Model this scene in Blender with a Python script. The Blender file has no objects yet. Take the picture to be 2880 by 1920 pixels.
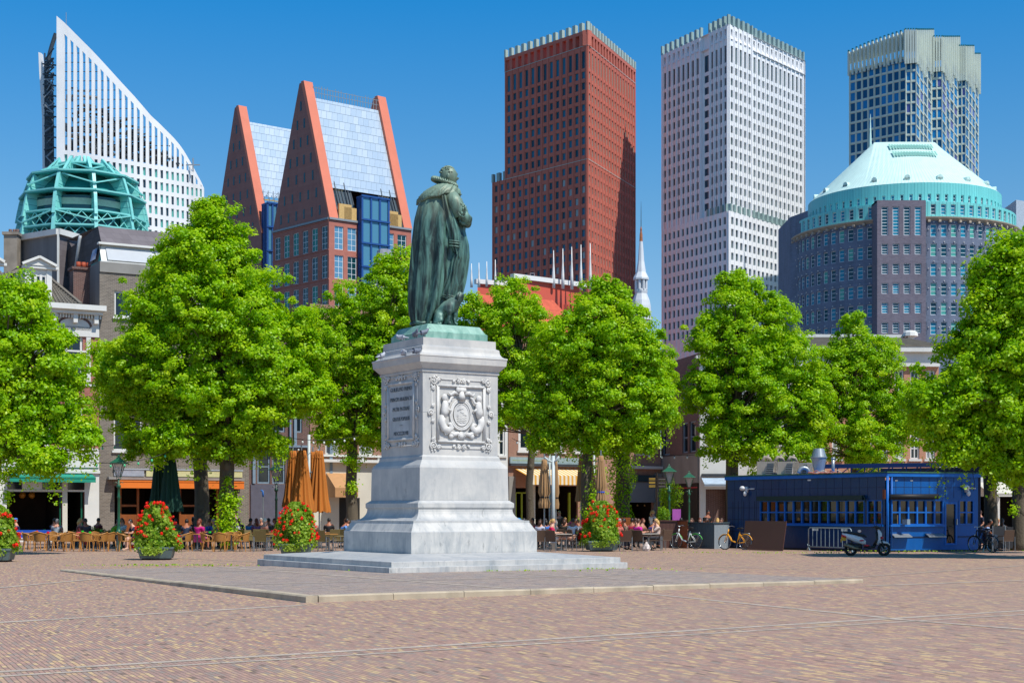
import bpy, bmesh, math, random
import numpy as np
from mathutils import Vector, Matrix, noise
R = math.radians
random.seed(7)
C = bpy.context.scene.collection
SC = bpy.context.scene
# ---------------------------------------------------------------- camera, sky, sun, exposure
F, CX, HY, CH = 4250.0, 1440.0, 1439.0, 1.7 # focal length and horizon of the photograph in its own pixels, eye height
cam = bpy.data.cameras.new('camera'); camo = bpy.data.objects.new('camera', cam); C.objects.link(camo)
camo.location = (0, 0, CH); camo.rotation_euler = (R(90), 0, 0)
cam.sensor_width = 36; cam.lens = F / 2880 * 36; cam.shift_y = (HY - 960) / 2880
cam.clip_start = 0.5; cam.clip_end = 6000
SC.camera = camo
SUN_EL, SUN = R(56), Vector((0.72, -0.694, 0)).normalized()
w = bpy.data.worlds.new('World'); SC.world = w; w.use_nodes = True
nt = w.node_tree; bg = nt.nodes['Background']
sky = nt.nodes.new('ShaderNodeTexSky'); sky.sky_type = 'NISHITA'; sky.sun_disc = False
sky.sun_elevation = SUN_EL; sky.sun_rotation = math.atan2(SUN.x, SUN.y)
sky.altitude = 0; sky.air_density = 1.0; sky.dust_density = 0.25; sky.ozone_density = 3.0
# the deep polarised blue of this sky: a tint that changes with the elevation of the ray
gc = nt.nodes.new('ShaderNodeTexCoord'); sx_ = nt.nodes.new('ShaderNodeSeparateXYZ'); rp = nt.nodes.new('ShaderNodeValToRGB'); mu = nt.nodes.new('ShaderNodeMix')
mu.data_type = 'RGBA'; mu.blend_type = 'MULTIPLY'; mu.inputs[0].default_value = 1
nt.links.new(gc.outputs['Generated'], sx_.inputs[0]); nt.links.new(sx_.outputs[2], rp.inputs[0])
while len(rp.color_ramp.elements) < 6: rp.color_ramp.elements.new(.5)
for e, (p, c) in zip(rp.color_ramp.elements, ((0, (1, .95, 1)), (.13, (.72, .94, 1.08)), (.20, (.52, .93, 1.12)), (.33, (.09, .88, 1.34)), (.5, (.3, .93, 1.25)), (1, (.6, 1, 1.15)))):
 e.position = p; e.color = (c[0]/1.36, c[1]/1.36, c[2]/1.36, 1)
nt.links.new(sky.outputs[0], mu.inputs[6]); nt.links.new(rp.outputs[0], mu.inputs[7]); nt.links.new(mu.outputs[2], bg.inputs[0])
bg.inputs[1].default_value = 0.15
sl = bpy.data.lights.new('sun', 'SUN'); sl.energy = 4.6; sl.angle = R(0.5); sl.color = (1, 0.955, 0.88)
so = bpy.data.objects.new('sun', sl); C.objects.link(so)
sd = Vector((SUN.x * math.cos(SUN_EL), SUN.y * math.cos(SUN_EL), math.sin(SUN_EL)))
so.rotation_euler = sd.to_track_quat('Z', 'Y').to_euler()
SC.view_settings.view_transform = 'Standard'; SC.view_settings.look = 'None'
SC.view_settings.exposure = 0.06; SC.view_settings.gamma = 1.0
SC.cycles.max_bounces = 6; SC.cycles.diffuse_bounces = 3; SC.cycles.glossy_bounces = 3
SC.cycles.transmission_bounces = 3; SC.cycles.transparent_max_bounces = 8
SC.cycles.use_denoising = True; SC.cycles.denoiser = 'OPENIMAGEDENOISE'
SC.render.threads_mode = 'AUTO'
# ---------------------------------------------------------------- measuring helpers: a photo pixel and a distance give a point in metres
def P(px, Y, z=0.0): return Vector(((px - CX) / F * Y, Y, z))
def Zh(py, Y): return CH + (HY - py) / F * Y
def GY(py): return F * CH / (py - HY)
def along(o, d, px): # distance along a wall line (o, d) at which it stands at column px
 k = (px - CX) / F
 return (k * o[1] - o[0]) / (d[0] - k * d[1])
# ---------------------------------------------------------------- mesh builder
OFF = {}
class MB:
 def __init__(s): s.v = []; s.f = []; s.m = []; s.fr = None
 def frame(s, o, ex, ey=None, ez=(0, 0, 1)): # local x along ex, y = outward/depth, z up
  ex = Vector(ex).normalized() if len(ex) == 3 else Vector((ex[0], ex[1], 0)).normalized()
  ez = Vector(ez)
  ey = Vector(ey) if ey is not None else ez.cross(ex)
  s.fr = (Vector(o) if len(o) == 3 else Vector((o[0], o[1], 0)), ex, ey, ez); return s
 def T(s, p):
  if s.fr is None: return Vector(p)
  o, a, b, c = s.fr
  return o + a * p[0] + b * p[1] + c * p[2]
 def add(s, vs, fs, m=0):
  n = len(s.v); s.v += [s.T(p) for p in vs]
  for f in fs: s.f.append([n + i for i in f]); s.m.append(m)
 def poly(s, pts, m=0): s.add(pts, [range(len(pts))], m)
 def box(s, x0, x1, y0, y1, z0, z1, m=0, bot=True):
  vs = [(x0,y0,z0),(x1,y0,z0),(x1,y1,z0),(x0,y1,z0),(x0,y0,z1),(x1,y0,z1),(x1,y1,z1),(x0,y1,z1)]
  fs = [(4,5,6,7),(0,1,5,4),(1,2,6,5),(2,3,7,6),(3,0,4,7)]
  if bot: fs.append((3,2,1,0))
  s.add(vs, fs, m)
 def bar(s, a, b, wd, dp=None, m=0): # rectangular bar between two points
  a, b = Vector(a), Vector(b); dp = dp or wd
  t = (b - a).normalized(); u = t.cross(Vector((0, 0, 1)))
  if u.length < 1e-3: u = t.cross(Vector((0, 1, 0)))
  u.normalize(); v = u.cross(t); u = u * wd / 2; v = v * dp / 2
  s.add([a-u-v, a+u-v, a+u+v, a-u+v, b-u-v, b+u-v, b+u+v, b-u+v],
    [(0,1,2,3),(7,6,5,4),(0,4,5,1),(1,5,6,2),(2,6,7,3),(3,7,4,0)], m)
 def tube(s, pts, r, n=8, m=0, cap=True):
  pts = [Vector(p) for p in pts]; rs = r if hasattr(r, '__len__') else [r] * len(pts)
  vs, fs = [], []; prev = None
  for i, p in enumerate(pts):
   t = (pts[min(i+1, len(pts)-1)] - pts[max(i-1, 0)]).normalized()
   if prev is None:
    u = t.cross(Vector((0, 0, 1)))
    if u.length < 1e-2: u = t.cross(Vector((0, 1, 0)))
   else: u = prev - t * prev.dot(t)
   u.normalize(); prev = u; v = t.cross(u)
   for k in range(n):
    a = 2 * math.pi * k / n; vs.append(p + (u * math.cos(a) + v * math.sin(a)) * rs[i])
  for i in range(len(pts) - 1):
   for k in range(n):
    k2 = (k + 1) % n; fs.append((i*n+k, i*n+k2, (i+1)*n+k2, (i+1)*n+k))
  if cap: fs += [tuple(range(n))[::-1], tuple(range((len(pts)-1)*n, len(pts)*n))]
  s.add(vs, fs, m)
 def lathe(s, prof, n=16, c=(0, 0, 0), m=0, fn=None, arc=None): # prof = [(r, z)], fn(angle, i) scales the radius
  vs, fs = [], []
  for i, (r, z) in enumerate(prof):
   for k in range(n):
    a = 2 * math.pi * k / n; q = r * (fn(a, i) if fn else 1)
    vs.append((c[0] + q * math.cos(a), c[1] + q * math.sin(a), c[2] + z))
  for i in range(len(prof) - 1):
   for k in range(n):
    k2 = (k + 1) % n; fs.append((i*n+k, i*n+k2, (i+1)*n+k2, (i+1)*n+k))
  fs += [tuple(range(n))[::-1], tuple(range((len(prof)-1)*n, len(prof)*n))]
  s.add(vs, fs, m)
 def ball(s, c, r, n=8, k=6, m=0):
  rx, ry, rz = r if hasattr(r, '__len__') else (r, r, r)
  vs, fs = [], []
  for i in range(k + 1):
   t = math.pi * i / k
   for j in range(n):
    a = 2 * math.pi * j / n
    vs.append((c[0] + rx*math.sin(t)*math.cos(a), c[1] + ry*math.sin(t)*math.sin(a), c[2] - rz*math.cos(t)))
  for i in range(k):
   for j in range(n):
    j2 = (j+1) % n; fs.append((i*n+j, i*n+j2, (i+1)*n+j2, (i+1)*n+j))
  s.add(vs, fs, m)
 def prism(s, pts, z0, z1, m=0):
  n = len(pts)
  s.add([(x, y, z0) for x, y in pts] + [(x, y, z1) for x, y in pts],
    [tuple(range(n))[::-1], tuple(range(n, 2*n))] + [(i, (i+1) % n, n+(i+1) % n, n+i) for i in range(n)], m)
 def build(s, name, mats, parent=None, smooth=False, off=None):
  off = off if off is not None else (OFF.get(parent.name, Vector((0,0,0))) if parent else Vector((0,0,0)))
  me = bpy.data.meshes.new(name)
  me.from_pydata([tuple(v - off) for v in s.v], [], s.f)
  mats = mats if isinstance(mats, (list, tuple)) else [mats]
  for q in mats: me.materials.append(q)
  if len(mats) > 1: me.polygons.foreach_set('material_index', s.m)
  if smooth: me.polygons.foreach_set('use_smooth', [True] * len(me.polygons))
  o = bpy.data.objects.new(name, me); C.objects.link(o)
  if parent: o.parent = parent
  else: o.location = off
  OFF[o.name] = off
  return o
def tag(o, label, cat=None, group=None, kind=None):
 if label: o['label'] = label
 if cat: o['category'] = cat
 if group: o['group'] = group
 if kind: o['kind'] = kind
 return o
def thing(name, label, cat, loc=(0, 0, 0), group=None):
 o = bpy.data.objects.new(name, None); C.objects.link(o); o.empty_display_size = 0.2
 o.location = Vector(loc); OFF[o.name] = Vector(loc)
 return tag(o, label, cat, group)
def struct(o, kind='structure'): o['kind'] = kind; return o
def copy_tree(o, parent=None):
 c = o.copy(); C.objects.link(c)
 if parent: c.parent = parent
 for ch in o.children: copy_tree(ch, c)
 return c
def mesh_of(mb, name, mats):
 me = bpy.data.meshes.new(name); me.from_pydata([tuple(v) for v in mb.v], [], mb.f)
 for q in mats: me.materials.append(q)
 if len(mats) > 1: me.polygons.foreach_set('material_index', mb.m)
 return me
# wall with real openings: holes = [(x0, x1, z0, z1)], the wall's face at local y = 0, reveals go back by dep
def wall_holes(mb, x0, x1, z0, z1, holes, dep=0.25, m=0, mr=None, yf=0.0, sgn=1):
 r5 = lambda a: round(a, 4)
 xs = sorted({r5(x0), r5(x1)} | {r5(h[0]) for h in holes} | {r5(h[1]) for h in holes})
 zs = sorted({r5(z0), r5(z1)} | {r5(h[2]) for h in holes} | {r5(h[3]) for h in holes})
 xs = [x for x in xs if x0 - 1e-4 <= x <= x1 + 1e-4]; zs = [z for z in zs if z0 - 1e-4 <= z <= z1 + 1e-4]
 X = {x: i for i, x in enumerate(xs)}; Z = {z: i for i, z in enumerate(zs)}
 full = np.ones((len(xs) - 1, len(zs) - 1), bool)
 for h in holes:
  full[X[r5(h[0])]:X[r5(h[1])], Z[r5(h[2])]:Z[r5(h[3])]] = False
 for i in range(len(xs) - 1):
  j = 0
  while j < len(zs) - 1:
   if not full[i, j]: j += 1; continue
   k = j
   while k < len(zs) - 1 and full[i, k]: k += 1
   mb.add([(xs[i], yf, zs[j]), (xs[i+1], yf, zs[j]), (xs[i+1], yf, zs[k]), (xs[i], yf, zs[k])], [(0, 1, 2, 3)], m)
   j = k
 mr = m if mr is None else mr
 b = yf + dep * sgn
 for a, c, d, e in holes:
  mb.add([(a,yf,d),(c,yf,d),(c,yf,e),(a,yf,e),(a,b,d),(c,b,d),(c,b,e),(a,b,e)],
    [(0,1,5,4),(1,2,6,5),(2,3,7,6),(3,0,4,7)], mr)
def win_mb(wd, ht, nx=2, nz=2, fw=0.07, ft=0.06, split=None): # local: x 0..wd, z 0..ht, outward = -y
 b = MB()
 b.box(0, fw, -ft, 0, 0, ht, 0); b.box(wd-fw, wd, -ft, 0, 0, ht, 0)
 b.box(fw, wd-fw, -ft, 0, 0, fw, 0); b.box(fw, wd-fw, -ft, 0, ht-fw, ht, 0)
 for i in range(1, nx):
  x = wd*i/nx; b.box(x-fw*.35, x+fw*.35, -ft*.8, 0, fw, ht-fw, 0)
 for i in range(1, nz):
  z = ht*i/nz; b.box(fw, wd-fw, -ft*.6, 0, z-fw*.35, z+fw*.35, 0)
 b.add([(fw,-.004,fw),(wd-fw,-.004,fw),(wd-fw,-.004,ht-fw),(fw,-.004,ht-fw)], [(0,1,2,3)], 1)
 return b
_wm = {}
def put_windows(parent, fr, rects, y, frame_mat, glasses, nx=2, nz=2, fw=0.07, ft=0.06, limit=100, name='window', pick=None, rnd=None):
 rnd = rnd or random
 o, ex = Vector((fr[0][0], fr[0][1], 0)), Vector((fr[1][0], fr[1][1], 0)).normalized()
 ey = Vector((0, 0, 1)).cross(ex); ang = math.atan2(ex.y, ex.x)
 off = OFF.get(parent.name, Vector((0, 0, 0)))
 rects = sorted(rects, key=lambda r: (o + ex*r[0] + Vector((0,0,r[2])) - Vector((0,0,CH))).length if pick is None else pick(r))
 rest = MB(); rest_m = []
 for i, (a, c, d, e) in enumerate(rects):
  g = rnd.randrange(len(glasses)) if len(glasses) > 1 else 0
  key = (round(c-a, 2), round(e-d, 2), nx, nz, fw, ft, frame_mat.name, glasses[g].name)
  if i < limit:
   if key not in _wm: _wm[key] = mesh_of(win_mb(c-a, e-d, nx, nz, fw, ft), name, [frame_mat, glasses[g]])
   q = bpy.data.objects.new(name, _wm[key]); C.objects.link(q); q.parent = parent
   q.location = o + ex*a + ey*y + Vector((0, 0, d)) - off; q.rotation_euler = (0, 0, ang)
   OFF[q.name] = off
  else:
   wb = win_mb(c-a, e-d, nx, nz, fw, ft); n = len(rest.v)
   rest.v += [o + ex*(p.x + a) + ey*(p.y + y) + Vector((0, 0, p.z + d)) for p in wb.v]
   rest.f += [[n + k for k in f] for f in wb.f]; rest.m += [0 if k == 0 else 1 + g for k in wb.m]
 if rest.v:
  q = rest.build(name, [frame_mat] + list(glasses), parent); q['kind'] = 'stuff'
# ---------------------------------------------------------------- materials
def L(h): # '#rrggbb' to linear
 c = [int(h[i:i+2], 16) / 255 for i in (1, 3, 5)]
 return tuple(x / 12.92 if x <= .04045 else ((x + .055) / 1.055) ** 2.4 for x in c)
class NT:
 def __init__(s, name):
  s.m = bpy.data.materials.new(name); s.m.use_nodes = True; s.t = s.m.node_tree; s.b = s.t.nodes['Principled BSDF']
 def n(s, t, **k):
  q = s.t.nodes.new('ShaderNode' + t)
  for a, b in k.items():
   if a.startswith('i_'):
    a = a[2:]; a = int(a) if a.isdigit() else a.replace('_', ' ')
    q.inputs[a].default_value = b
   else: setattr(q, a, b)
  return q
 def l(s, a, b): s.t.links.new(a, b)
 def math(s, op, a, b=None, c=None):
  q = s.n('Math', operation=op)
  for i, x in enumerate((a, b, c)):
   if x is None: continue
   if hasattr(x, 'is_output'): s.l(x, q.inputs[i])
   else: q.inputs[i].default_value = x
  return q.outputs[0]
 def mix(s, f, a, b, mode='MIX'):
  q = s.n('Mix', data_type='RGBA', blend_type=mode)
  for i, x in ((0, f), (6, a), (7, b)):
   if hasattr(x, 'is_output'): s.l(x, q.inputs[i])
   else: q.inputs[i].default_value = x if i == 0 else (tuple(x) + (1,))[:4]
  return q.outputs[2]
 def ramp(s, f, stops, interp='LINEAR'):
  q = s.n('ValToRGB'); r = q.color_ramp; r.interpolation = interp
  while len(r.elements) < len(stops): r.elements.new(0.5)
  for e, (p, c) in zip(r.elements, stops):
   e.position = p; e.color = (tuple(c) + (1,))[:4] if hasattr(c, '__len__') else (c, c, c, 1)
  s.l(f, q.inputs[0]); return q.outputs[0]
 def noise(s, vec, sc, det=4, rough=.55, dist=0):
  q = s.n('TexNoise'); q.inputs['Scale'].default_value = sc; q.inputs['Detail'].default_value = det
  q.inputs['Roughness'].default_value = rough; q.inputs['Distortion'].default_value = dist
  if vec is not None: s.l(vec, q.inputs['Vector'])
  return q.outputs[0]
 def bump(s, h, d, st=1.0):
  q = s.n('Bump'); q.inputs['Strength'].default_value = st; q.inputs['Distance'].default_value = d
  s.l(h, q.inputs['Height']); s.l(q.outputs[0], s.b.inputs['Normal'])
 def scaled(s, v, k):
  q = s.n('Mapping'); q.inputs['Scale'].default_value = k; s.l(v, q.inputs[0]); return q.outputs[0]
def M(name, col, rough=.6, metal=0., var=.12, sc=3., bump=0., bsc=None, spec=.5, grime=None, streak=False, coat=0):
 k = NT(name); col = L(col) if isinstance(col, str) else col
 k.b.inputs['Roughness'].default_value = rough; k.b.inputs['Metallic'].default_value = metal
 k.b.inputs['Specular IOR Level'].default_value = spec; k.b.inputs['Coat Weight'].default_value = coat
 v = k.n('TexCoord').outputs['Object']
 if streak: v2 = k.scaled(v, (1, 1, .12))
 f = k.noise(v2 if streak else v, sc, 5)
 f = k.ramp(f, [(.3, 0), (.7, 1)])
 lo = tuple(x * (1 - var) for x in col); hi = tuple(min(1, x * (1 + var)) for x in col)
 c = k.mix(f, lo, hi)
 if grime:
  g = k.ramp(k.noise(k.scaled(v, (1, 1, .2)), sc * .7, 6, .65), [(.48, 0), (.75, 1)])
  g = k.math('MULTIPLY', g, grime[1]); c = k.mix(g, c, L(grime[0]) if isinstance(grime[0], str) else grime[0])
 k.l(c, k.b.inputs['Base Color'])
 if bump: k.bump(k.noise(v, bsc or sc * 6, 4), bump)
 return k.m
def glass(name, col, rough=.06, spec=.6, metal=0.0):
 k = NT(name); k.b.inputs['Base Color'].default_value = (*(L(col) if isinstance(col, str) else col), 1)
 k.b.inputs['Roughness'].default_value = rough; k.b.inputs['Specular IOR Level'].default_value = spec
 k.b.inputs['Metallic'].default_value = metal
 v = k.n('TexCoord').outputs['Object']; k.bump(k.noise(v, .35, 2), .02, .6)
 return k.m
def brick_mat(name, c1, c2, mortar, d, bw=.22, bh=.065, rough=.85, grime='#3a332e', ga=.35):
 k = NT(name); k.b.inputs['Roughness'].default_value = rough
 g = k.n('NewGeometry').outputs['Position']
 dp = k.n('VectorMath', operation='DOT_PRODUCT'); k.l(g, dp.inputs[0]); dp.inputs[1].default_value = (d[0], d[1], 0)
 dn = k.n('VectorMath', operation='DOT_PRODUCT'); k.l(g, dn.inputs[0]); dn.inputs[1].default_value = (-d[1], d[0], 0)
 sp = k.n('SeparateXYZ'); k.l(g, sp.inputs[0])
 cb = k.n('CombineXYZ'); k.l(k.math('ADD', dp.outputs['Value'], dn.outputs['Value']), cb.inputs[0]); k.l(sp.outputs[2], cb.inputs[1])
 b = k.n('TexBrick'); k.l(cb.outputs[0], b.inputs['Vector']); b.inputs['Scale'].default_value = 1
 b.inputs['Brick Width'].default_value = bw; b.inputs['Row Height'].default_value = bh; b.inputs['Mortar Size'].default_value = .008
 b.inputs['Color1'].default_value = (*L(c1), 1); b.inputs['Color2'].default_value = (*L(c2), 1); b.inputs['Mortar'].default_value = (*L(mortar), 1)
 n = k.ramp(k.noise(k.scaled(g, (1, 1, .35)), .6, 6, .6), [(.4, 0), (.75, ga)])
 k.l(k.mix(n, b.outputs[0], L(grime)), k.b.inputs['Base Color'])
 k.bump(b.outputs['Fac'], .004, .5)
 return k.m
# ================================================================ GROUND
LD, RD = Vector((-.54, .842, 0)).normalized(), Vector((.842, .54, 0)).normalized()
def paving(name, cols, u, bl=.22, bw=.062, tint=(1, 1, 1), mort='#6f6258'):
 k = NT(name); k.b.inputs['Roughness'].default_value = .82; k.b.inputs['Specular IOR Level'].default_value = .35
 g = k.n('NewGeometry').outputs['Position']
 wob = k.noise(g, 1.3, 2)
 def dot(v):
  q = k.n('VectorMath', operation='DOT_PRODUCT'); k.l(g, q.inputs[0]); q.inputs[1].default_value = v; return q.outputs['Value']
 U = dot((u[0], u[1], 0)); V = k.math('ADD', dot((u[1], -u[0], 0)), k.math('MULTIPLY', wob, .05))
 vr = k.math('DIVIDE', V, bw); row = k.math('FLOOR', vr)
 wn = k.n('TexWhiteNoise', noise_dimensions='1D'); k.l(row, wn.inputs['W'])
 ur = k.math('ADD', k.math('DIVIDE', U, bl), k.math('MULTIPLY', wn.outputs[0], 3.0)); col = k.math('FLOOR', ur)
 cb = k.n('CombineXYZ'); k.l(row, cb.inputs[0]); k.l(col, cb.inputs[1])
 w2 = k.n('TexWhiteNoise', noise_dimensions='2D'); k.l(cb.outputs[0], w2.inputs['Vector'])
 n = len(cols); c = k.ramp(w2.outputs[0], [(i / n, L(q)) for i, q in enumerate(cols)], 'CONSTANT')
 fu = k.math('PINGPONG', ur, .5); fv = k.math('PINGPONG', vr, .5)
 mm = k.math('MINIMUM', k.math('MULTIPLY', fu, bl / bw), fv)
 mask = k.ramp(mm, [(.04, 0), (.14, 1)])
 fade = k.ramp(k.noise(g, .22, 5, .6), [(.3, 0), (.7, 1)])
 c = k.mix(k.math('ADD', k.math('MULTIPLY', fade, .35), .14), c, L('#ab9585'))
 c = k.mix(mask, L(mort), c)
 big = k.ramp(k.noise(g, .12, 6, .65, .4), [(.42, 0), (.7, 1)]); c = k.mix(k.math('MULTIPLY', big, .3), c, L('#8f8078'))
 dirt = k.ramp(k.noise(g, 1.1, 8, .7), [(.35, 0), (.8, 1)])
 c = k.mix(k.math('MULTIPLY', dirt, .22), c, L('#8a7d70'))
 spk = k.math('GREATER_THAN', w2.outputs[0], .975)
 c = k.mix(k.math('MULTIPLY', spk, .6), c, L('#574c45'))
 far = k.n('VectorMath', operation='LENGTH'); k.l(g, far.inputs[0])
 k.l(k.mix(1, c, tint, 'MULTIPLY'), k.b.inputs['Base Color'])
 k.bump(mask, .006, .55)
 return k.m
brickc = ['#a5807b', '#b08a80', '#9c7a76', '#b98f7e', '#ccaa7c', '#a9857f', '#93837f', '#d6bb88', '#a17a72', '#8a817f', '#b3907f', '#ba9b80', '#93706c', '#a88b80']
m_pave = paving('clinker_paving', brickc, (-.42, .9075), bl=.21, bw=.058, tint=(1.04, .99, .92))
m_pave2 = paving('grey_clinker_paving', ['#9c8e88', '#b3a08f', '#8b8483', '#a8908a', '#9b9896', '#bda88c', '#8f8180', '#80838a', '#a69a90', '#a3897f', '#77777c'], (RD.x, RD.y), bl=.22, bw=.075)
def stone_paved(name, col, sc=2.):
 return M(name, col, .8, var=.18, sc=sc, bump=.004, bsc=30, grime=('#5d554c', .5))
m_kerb = stone_paved('kerb_granite', '#b3a48c'); m_flag = stone_paved('flagstone', '#b3a494', 2.5)
b = MB(); b.poly([(-90, -60, 0), (90, -60, 0), (90, 130, 0), (-90, 130, 0)]); struct(b.build('ground', m_pave))
b = MB(); b.poly([(-2500, -1500, -.02), (2500, -1500, -.02), (2500, 5000, -.02), (-2500, 5000, -.02)]); struct(b.build('terrain', M('city_ground', '#55585a', .9, var=.2, sc=.02)))
# raised square of paving round the monument, with a kerb on its two near sides
K0, KA, KB = P(861, 28.3), P(169, 43.5), P(2428, 36.3)
K0, KA, KB = Vector(K0), Vector(KA), Vector(KB)
def kz(u, v): return .135 - .085*u - .05*v
b = MB()
def kp(u, v, dz=0): q = K0 + (KA-K0)*u + (KB-K0)*v; return (q.x, q.y, kz(u, v)+dz)
b.poly([kp(.016,.016,-.006), kp(.016,1,-.006), kp(1,1,-.006), kp(1,.016,-.006)])
struct(b.build('pavement', m_pave2))
for u0, v0, u1, v1, wd in ((.02,.33,1,.33,.18),(.02,.66,.55,.66,.15),(.30,.02,.30,1,.16),(.78,.02,.78,1,.14)):
 b = MB(); n = 40; dx = (KB-K0).normalized()*wd/2 if u0 != u1 else (KA-K0).normalized()*wd/2
 for i in range(n):
  a, c = (Vector(kp(u0+(u1-u0)*(i+q)/n, v0+(v1-v0)*(i+q)/n, .0)) for q in (.01, .98)); b.poly([a-dx, a+dx, c+dx, c-dx])
 struct(b.build('pavement_strip', m_flag))
def kerb(a, c, u1, name_n, seed):
 rr = random.Random(seed); b = MB(); n = name_n
 for i in range(n):
  g = .012
  t0, t1 = i/n, (i+1)/n
  p, q = (Vector(a).lerp(Vector(c), t0), Vector(a).lerp(Vector(c), t1))
  d = (q-p).normalized(); p = p + d*g; side = Vector((d.y, -d.x, 0))
  if side.dot(K0 - Vector((-2, 46, 0))) > 0: side = -side # towards the monument
  h0 = .135 + (u1 - .135)*t0 + rr.uniform(-.006, .006); h1 = .135 + (u1 - .135)*t1 + rr.uniform(-.006, .006); W = .24
  z = lambda v, h: (v.x, v.y, h)
  e = side*.025
  b.add([z(p,-.02), z(q,-.02), z(q,h1-.025), z(p,h0-.025), z(p+e,h0), z(q+e,h1), z(q+side*W,h1), z(p+side*W,h0), z(p+side*W,-.02), z(q+side*W,-.02)],
    [(0,1,2,3),(3,2,5,4),(4,5,6,7),(7,6,9,8),(0,3,4,7,8),(1,9,6,5,2)])
 return struct(b.build('kerb', m_kerb))
kerb(K0, KA, .045, 9, 1); kerb(K0 + (KB-K0).normalized()*.25, KB, .085, 9, 3)
# pale flagstone lines let into the paving
def strip(p0, p1, wd, seed, z=.004, seg=0.9):
 rr = random.Random(seed); a, c = P(p0[0], GY(p0[1])), P(p1[0], GY(p1[1])); d = (c-a); ln = d.length; d.normalize(); s = Vector((d.y, -d.x, 0))*wd/2
 b = MB(); x = 0
 while x < ln:
  y = min(ln, x + seg*rr.uniform(.8, 1.2)); j = s*rr.uniform(.9, 1.1)
  p, q = a+d*(x+.01), a+d*(y-.01)
  b.poly([(p-j).to_tuple()[:2]+(z,), (p+j).to_tuple()[:2]+(z,), (q+j).to_tuple()[:2]+(z,), (q-j).to_tuple()[:2]+(z,)][::1]); x = y
 return struct(b.build('pavement_strip', m_flag))
for i, (a, c, wd) in enumerate([((-60,1892),(2950,1712),.17), ((-60,1905),(2950,1723),.12), ((-40,1752),(857,1701),.22),
    ((1800,1667),(2495,1737),.16), ((2495,1739),(2950,1775),.16), ((2440,1647),(2950,1629),.2),
    ((2030,1648),(2880,1590),.12),((1790,1588),(2300,1602),.12),
    ((-30,1655),(330,1622),.2), ((330,1560),(720,1580),.15)]): strip(a, c, wd, i, z=.004 + .0005*i)
# ================================================================ MONUMENT
MC = Vector((-2.25, 46.6, 0))
def stone_mat():
 k = NT('blue_limestone'); k.b.inputs['Roughness'].default_value = .62; k.b.inputs['Specular IOR Level'].default_value = .4
 v = k.n('TexCoord').outputs['Object']; g = k.n('NewGeometry').outputs['Normal']
 a = k.ramp(k.noise(v, .9, 6, .62), [(.3, 0), (.72, 1)])
 c = k.mix(a, L('#abacab'), L('#d5d0c7'))
 st = k.ramp(k.noise(k.scaled(v, (1.1, 1.1, .3)), 2.2, 8, .7, .8), [(.46, 0), (.72, 1)])
 z = k.n('SeparateXYZ'); k.l(v, z.inputs[0])
 low = k.ramp(z.outputs[2], [(0, 1), (.32, .75), (1, .3)]) # the foot of the stone is dirtier
 zz = k.math('DIVIDE', z.outputs[2], 7.0); low = k.ramp(zz, [(0, 1), (.2, .8), (.45, .3), (1, .35)])
 c = k.mix(k.math('MULTIPLY', k.math('MULTIPLY', st, low), .75), c, L('#7d868c'))
 bl = k.ramp(k.noise(k.scaled(v, (1, 1, .3)), 7, 6, .7, .5), [(.6, 0), (.72, 1)])
 c = k.mix(k.math('MULTIPLY', k.math('MULTIPLY', bl, low), .7), c, L('#4d5152'))
 up = k.ramp(k.math('SUBTRACT', k.n('SeparateXYZ').outputs[2], 0.0), [(0, 0), (1, 0)])
 sp = k.n('SeparateXYZ'); k.l(g, sp.inputs[0]); up = k.ramp(sp.outputs[2], [(.5, 0), (.95, 1)])
 c = k.mix(k.math('MULTIPLY', up, .45), c, L('#8d939a'))
 k.l(c, k.b.inputs['Base Color']); k.bump(k.noise(v, 22, 6, .7), .004, .6); return k.m
m_stone = stone_mat()
m_carve = M('carved_limestone', '#d3d0ca', .65, var=.12, sc=5, bump=.003, bsc=40, grime=('#85888a', .5))
m_panel = M('inscribed_slab', '#b6babc', .5, var=.12, sc=4, bump=.002, grime=('#5f6568', .6))
m_letter = M('dark_letters', '#6a7073', .6)
def pw(px): k = (px - CX)/F; return (k*46.6 + 2.25)/(1.382 + .302*k)
def pz(py, wd): return Zh(py, 46.6 - 1.382*wd)
ped = thing('stone_pedestal', 'tall weathered grey stone pedestal with carved panels under the bronze statue', 'pedestal', (MC.x, MC.y, 0))
def sq(mb, prof, n=1): # square loft; prof = [(half width, z)]
 vs, fs = [], []
 for wd, z in prof: vs += [(-wd,-wd,z),(wd,-wd,z),(wd,wd,z),(-wd,wd,z)]
 for i in range(len(prof)-1):
  for k in range(4): k2 = (k+1) % 4; fs.append((4*i+k, 4*i+k2, 4*i+4+k2, 4*i+4+k))
 fs += [(3,2,1,0), tuple(range(4*len(prof)-4, 4*len(prof)))]; mb.add(vs, fs)
def S(*pp): return [(pw(a), pz(b, pw(a))) for a, b in pp]
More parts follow.
